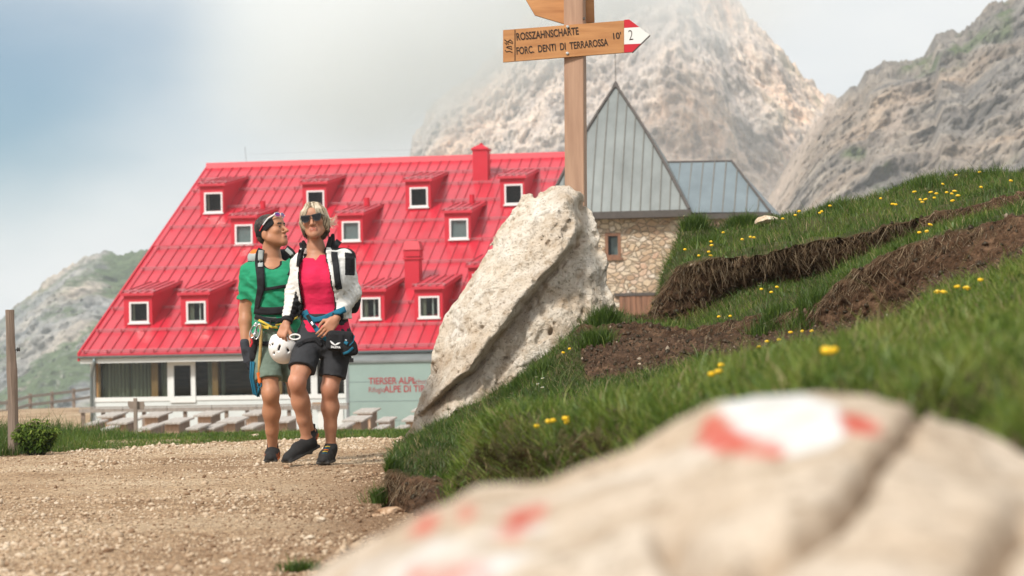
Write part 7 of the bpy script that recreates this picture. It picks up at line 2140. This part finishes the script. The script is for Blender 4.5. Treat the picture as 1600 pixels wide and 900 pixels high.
for a, b, c in ((sL2, eL2, wL2), (sR2, eR2, wR2)):
    B_.cone(a, b, .056, .045, .03); B_.cone(b, b * .65 + c * .35, .045, .046, .02); B_.cone(b * .65 + c * .35, c, .046, .030, .02)
hand(B_, wL2 + np.array([.005, -.005, -.03]), np.array([.22, -.15, -1.0]), np.array([.6, .75, 0]), np.array([.55, -.8, 0]), .4, .95)
def flushM(V):
    l = (V - hcM) @ hMM / hsM
    lips = np.exp(-((l[:, 0] / .02) ** 4 + ((l[:, 2] + .068) / .012) ** 4)) * (l[:, 1] < -.07)
    brow = np.exp(-(((np.abs(l[:, 0]) - .032) / .022) ** 4 + ((l[:, 2] - .026) / .006) ** 4)) * (l[:, 1] < -.06)
    return np.clip(.7 * lips, 0, 1)
def miM(c, V, Q):
    l = (c - hcM) @ hMM / hsM
    br = (np.abs(np.abs(l[:, 0]) - .032) < .02) & (np.abs(l[:, 2] - .0255 - .0) < .0034) & (l[:, 1] < -.065)
    ey = (np.abs(np.abs(l[:, 0]) - .0315) < .0105) & (np.abs(l[:, 2] - .004) < .0042) & (l[:, 1] < -.07)
    mo = (np.abs(l[:, 0]) < .015) & (np.abs(l[:, 2] + .0685) < .002) & (l[:, 1] < -.08)
    return np.where(br | ey | mo, 1, 0)
obj_field("body", B_, [M_skinM, M_dark], man, miM, attr={"flush": flushM})
# glove
fl = Field(J2(360, 590, -.25), J2(415, 520, .15), .0045)
wg = wL2 + np.array([.005, -.005, -.03])
fl.cone(wL2 + np.array([0, 0, .01]), wg, .036, .034, .01); hand(fl, wg, np.array([.22, -.15, -1.0]), np.array([.6, .75, 0]), np.array([.55, -.8, 0]), .4, 1.10)
obj_field("glove", fl, M_glove, man)
# t-shirt
S_ = Field(J2(360, 530, -.35) - .03, J2(490, 390, .35) + .03, .0055)
S_.loftz(secs2([(u, v, rx + .014, ry + .015, dy) for u, v, rx, ry, dy in torM if v < 525] ), .015)
for q in (-1, 1): S_.ell(J2(427 + q * 17, 436, -.075), (.075, .045, .06), None, .05)
for a, b in ((sL2, eL2), (sR2, eR2)):
    ax_ = b - a; S_.cone(a, a + ax_ * .95, .070, .066, .03, 'add', [(a + ax_ * .76, ax_)])
S_.cone(J2(423, 385, .02), J2(424, 413, .01), .070, .074, .008, 'sub'); S_.ell(J2(425, 409, -.08), (.058, .08, .045), None, .01, 'sub')
S_.offset(folds(.0095, (6, 6, 14), 33))
def wr(p):  # slanting pulls across the belly
    z = p[:, 2] - J2(0, 470)[2]; return .0055 * np.sin((p[:, 0] * .8 + p[:, 2]) * 70 + 3 * fbm(p * 6, 2)) * np.exp(-(z / .14) ** 2)
S_.offset(wr)
def miS(c, V, Q):
    a_, b_ = J2(423, 385, .02), J2(424, 413, .01); ab_ = b_ - a_; t = np.clip(((c - a_) @ ab_) / (ab_ @ ab_), 0, 1)
    d1 = np.linalg.norm(c - a_ - t[:, None] * ab_, axis=1) - (.070 + .004 * t)
    q_ = (c - J2(425, 409, -.08)) / np.array([.058, .08, .045]); d2_ = (np.linalg.norm(q_, axis=1) - 1) * .052
    d = np.minimum(d1, d2_); return np.where((d < .011) & (c[:, 1] < DM + .07), 1, 0)
_, VS2, QS2 = obj_field("t_shirt", S_, [M_green, M_blk], man, miS)
ss2 = secs2([(430, 495, .165, .125, .01), (430, 522, .178, .132, .01), (430, 545, .176, .13, .01), (430, 562, .13, .10, .01)])
_, VO2, QO2 = shorts("shorts", None, [(hL2, kL2, J2(420, 594, -.10), .104, .096), (hR2, kR2, J2(459, 592, .09), .104, .094)], M_olive, man, ss2, DM, 45)
# socks and shoes
for a, nm in ((aL2, 1), (aR2, 2)):
    fl = Field(a - .12, a + .12, .005); fl.cone(a + np.array([0, .0, .045]), a - np.array([0, 0, .05]), .040, .042, .01, 'add', [(a + np.array([0, 0, .045]), (0, 0, 1))]); obj_field("sock", fl, M_blk, man)
shoe("shoe", J2(428, 717, .10), J2(422, 723, -.18), J2(426, 706, .03), [M_shoe, M_rubber, M_orange], man, 1.1, accent=1)
shoe("shoe", J2(489, 680, .52), J2(478, 711, .30), J2(484, 680, .43), [M_shoe, M_rubber, M_orange], man, 1.1, accent=1)
# hair, headband, glasses
def man_hair():
    X = lambda x, y, z: hcM + hMM @ (np.array([x, y, z]) * hsM)
    fl = Field(hcM - .19, hcM + .19, .004)
    fl.ell(X(0, .026, .042), np.array((.082, .100, .086)) * hsM, hMM, .01); fl.ell(X(0, .07, -.02), np.array((.066, .045, .06)) * hsM, hMM, .03)
    fl.ell(X(0, -.085, -.02), np.array((.075, .062, .085)) * hsM, hMM, .01, 'sub')
    for q in (-1, 1): fl.ell(X(q * .08, -.005, -.03), np.array((.03, .036, .05)) * hsM, hMM, .01, 'sub')
    fl.offset(lambda p: .003 + .005 * fbm(p * 55, 3, ridged=True))
    obj_field("hair", fl, M_dkhair, man, smooth=0, attr={"strand": lambda V: np.clip(.45 + fbm(V * 60, 2), 0, 1)})
    fl = Field(hcM - .19, hcM + .19, .004)
    n1 = hMM @ np.array([0, .55, 1.0]); n2 = -n1; 
    fl.ell(X(0, .018, .030), np.array((.090, .112, .098)) * hsM, hMM, .0, 'add', [(X(0, -.07, .094), n1), (X(0, -.088, .040), n2)])
    fl.offset(folds(.002, (20, 20, 40), 2))
    obj_field("headband", fl, M_blk, man)
    m = MB()
    for q in (-1, 1):
        cv = lambda x: -.118 + .5 * x * x * 4
        pts = [(q * .006, .016), (q * .03, .022), (q * .056, .016), (q * .064, .002), (q * .05, -.012), (q * .024, -.014), (q * .008, -.004)]
        zz = .082; n = len(pts)
        fr_ = [(x, cv(x) + .008 + .012, z + zz) for x, z in pts]; bk = [(x, cv(x) + .026, z + zz) for x, z in pts]
        m.add(fr_ + bk, [tuple(range(n)), tuple(range(2*n-1, n-1, -1))] + [(i, n + i, n + (i+1) % n, (i+1) % n) for i in range(n)], 0)
        m.add([(x * .9 + q * .003, cv(x) + .018, z * .8 + zz) for x, z in pts], [tuple(range(n))], 1)
        m.tube([(q * .063, cv(.063) + .02, zz + .004), (q * .086, -.045, zz - .012), (q * .0945, .0, zz - .045)], [.0055, .005, .0042], 6, 0)
        m.tube([(q * .0945, .0, zz - .045), (q * .096, .035, zz - .075)], [.0044, .0036], 6, 2)
    M_iri, t, b = nodes_of("iridescent_lens"); tc = t.nodes.new("ShaderNodeTexCoord"); sp_ = t.nodes.new("ShaderNodeSeparateXYZ"); t.links.new(tc.outputs["Generated"], sp_.inputs[0])
    r = ramp(t, [(0.55, (.75, .2, .03)), (0.72, (.6, .03, .12)), (0.9, (.10, .03, .3))]); t.links.new(sp_.outputs[2], r.inputs[0]); t.links.new(r.outputs[0], b.inputs["Base Color"]); b.inputs["Roughness"].default_value = .1
    M_rframe = pm("red_frame_tips", (.65, .03, .04), rough=.35, var=.03); M_wframe = pm("white_frame", (.75, .72, .72), rough=.3, var=.03)
    local_part("sport_glasses", m, [M_wframe, M_iri, M_rframe], man, hcM, hMM, hsM)
man_hair()
bm2 = bvh_of(np.concatenate([VS2, VO2]), np.concatenate([QS2, QO2 + len(VS2)]))
o0 = np.array(man.location)
# harness
ribbon("harness_belt", [(397, 484), (412, 486), (430, 486), (448, 484), (466, 480)], 12, bm2, M_blk, man, .014, .012, dref=16.7)
ribbon("harness_belt", [(398, 494), (415, 499), (432, 501), (452, 498), (466, 494)], 7, bm2, M_blk, man, .018, .01, dref=16.7)
ribbon("harness_webbing", [(404, 500), (414, 505), (424, 511), (434, 512)], 3.5, bm2, M_yell, man, .03, .006, dref=16.7)
ribbon("harness_webbing", [(404, 507), (412, 511), (420, 512)], 5, bm2, M_yell, man, .036, .008, dref=16.7)
ribbon("harness_webbing", [(412, 503), (424, 507), (438, 509), (452, 507)], 2.6, bm2, M_teal, man, .028, .006, dref=16.7)
ribbon("harness_webbing", [(430, 508), (442, 506), (456, 500), (466, 495)], 2.6, bm2, M_yell, man, .03, .006, dref=16.7)
ribbon("leg_loop", [(400, 535), (412, 537), (426, 536), (436, 534)], 7, bm2, M_blk, man, .012, .008, dref=16.7)
m = MB(); m.tube([J2(423, 500, -.17) - o0, J2(430, 498, -.17) - o0, J2(433, 503, -.17) - o0, J2(428, 508, -.17) - o0, J2(422, 506, -.17) - o0, J2(423, 500, -.17) - o0], .006, 6); m.build("harness_buckle", M_black, man)
# via ferrata set: hangs from the harness, so a thing of its own
vf = frame_thing("climbing_lanyard", "climbing lanyard with steel carabiners and ochre strap hanging at the man's hip", "lanyard", J2(405, 510, -.16))
o1 = np.array(vf.location)
m = MB()
m.tube([J2(u, v, -.16) - o1 for u, v in ((407, 506), (408, 520), (407, 545), (405, 570), (405, 585))], [.011] * 5, 8); m.build("strap", M_ochre, vf, smooth=True)
m = MB(); m.tube([J2(u, v, -.165) - o1 for u, v in ((403.5, 582), (405, 590), (406, 598))], .013, 8); m.build("strap_end", M_orange, vf)
for (ua, va), (ub, vb) in (((401, 505), (392, 528)), ((406, 506), (399, 530)), ((399, 509), (395, 522))):
    a, b = J2(ua, va, -.17) - o1, J2(ub, vb, -.17) - o1; ax_ = (b - a); L_ = np.linalg.norm(ax_); ax_ /= L_; sd = np.cross(ax_, [0, -1., 0])
    m = MB(); m.tube([(a + b) / 2 + ax_ * (L_ / 2) * math.cos(t) + sd * .017 * math.sin(t) * (1.2 if math.cos(t) > 0 else .9) for t in np.linspace(0, 2 * math.pi, 20)], .0048, 6); m.build("carabiner", M_steel, vf, smooth=True)
m = MB(); m.tube([J2(u, v, -.165) - o1 for u, v in ((392, 527), (394, 535), (391, 542))], .007, 6); m.build("red_sling", M_rpaint, vf)
m = MB()
for du_, sw in ((0, 1), (3, .9), (5, 1.05)):
    m.tube([J2(392 + du_, 565, -.14) - o1, J2(391 + du_ * .8, 590 * 1.0, -.14) - o1, J2(396 + du_ * .8, 612 * 1.0 + sw * 3, -.14) - o1, J2(402 + du_ * .5, 618 + sw * 2, -.14) - o1, J2(405, 600, -.15) - o1], .0055, 6)
m.build("rope_loop", M_teal, vf, smooth=True)
fl = Field(J2(383, 585, -.25), J2(420, 505, .05), .005); fl.rbox(J2(397, 545, -.09), (.028, .04, .085), rotm(0, 6, 0), .025, .01); fl.offset(folds(.004, (12, 12, 12), 5)); obj_field("brake_pouch", fl, M_blk, vf)
m = MB(); c_ = J2(405.5, 601, -.165) - o1; m.tube([c_ + np.array([.013 * math.cos(a), 0, .018 * math.sin(a)]) for a in np.linspace(0, 2 * math.pi, 14)], .005, 6); m.build("ring", M_teal, vf)
# his backpack
bpM = frame_thing("backpack", "grey and black backpack with orange trim on the man's back", "backpack", J2(424, 450, .30))
fl = Field(J2(365, 520, .0) - .05, J2(485, 375, .55) + .05, .007)
fl.rbox(J2(424, 445, .30), (.155, .10, .25), None, .06, .03); fl.ell(J2(402, 404, .24), (.06, .07, .05), None, .03)
fl.offset(folds(.006, (9, 9, 12), 64))
obj_field("bag", fl, [M_blk, M_orange, M_greyf], bpM, lambda c, V, Q: np.where((uv_of(c)[1] < 408) & (uv_of(c)[0] < 404), np.where(uv_of(c)[1] < 396, 1, 2), 0))
ribbon("shoulder_strap", [(409, 389), (406, 395), (405, 410), (407, 430), (408, 450), (403, 470), (401, 482)], [11, 13, 14, 13, 12, 9, 7], bm2, M_blk, bpM, .016, .012, dref=16.7)
ribbon("strap_pad", [(408, 391), (407, 400), (407, 417)], 8, bm2, M_greyf, bpM, .024, .008, dref=16.7, n=20)
ribbon("shoulder_strap", [(446, 388), (454, 394), (459, 402), (463, 414)], 12, bm2, M_blk, bpM, .016, .012, dref=16.7)
ribbon("strap_pad", [(447, 389), (455, 396), (459, 404)], 6, bm2, M_greyf, bpM, .024, .008, dref=16.7, n=20)
ribbon("chest_strap", [(408, 453), (425, 450.5), (440, 448), (458, 445)], 5, bm2, M_blk, bpM, .012, .006, dref=16.7)
ribbon("strap_webbing", [(461, 412), (455, 420), (450, 430)], 3.2, bm2, M_blk, bpM, .02, .005, dref=16.7, n=16)
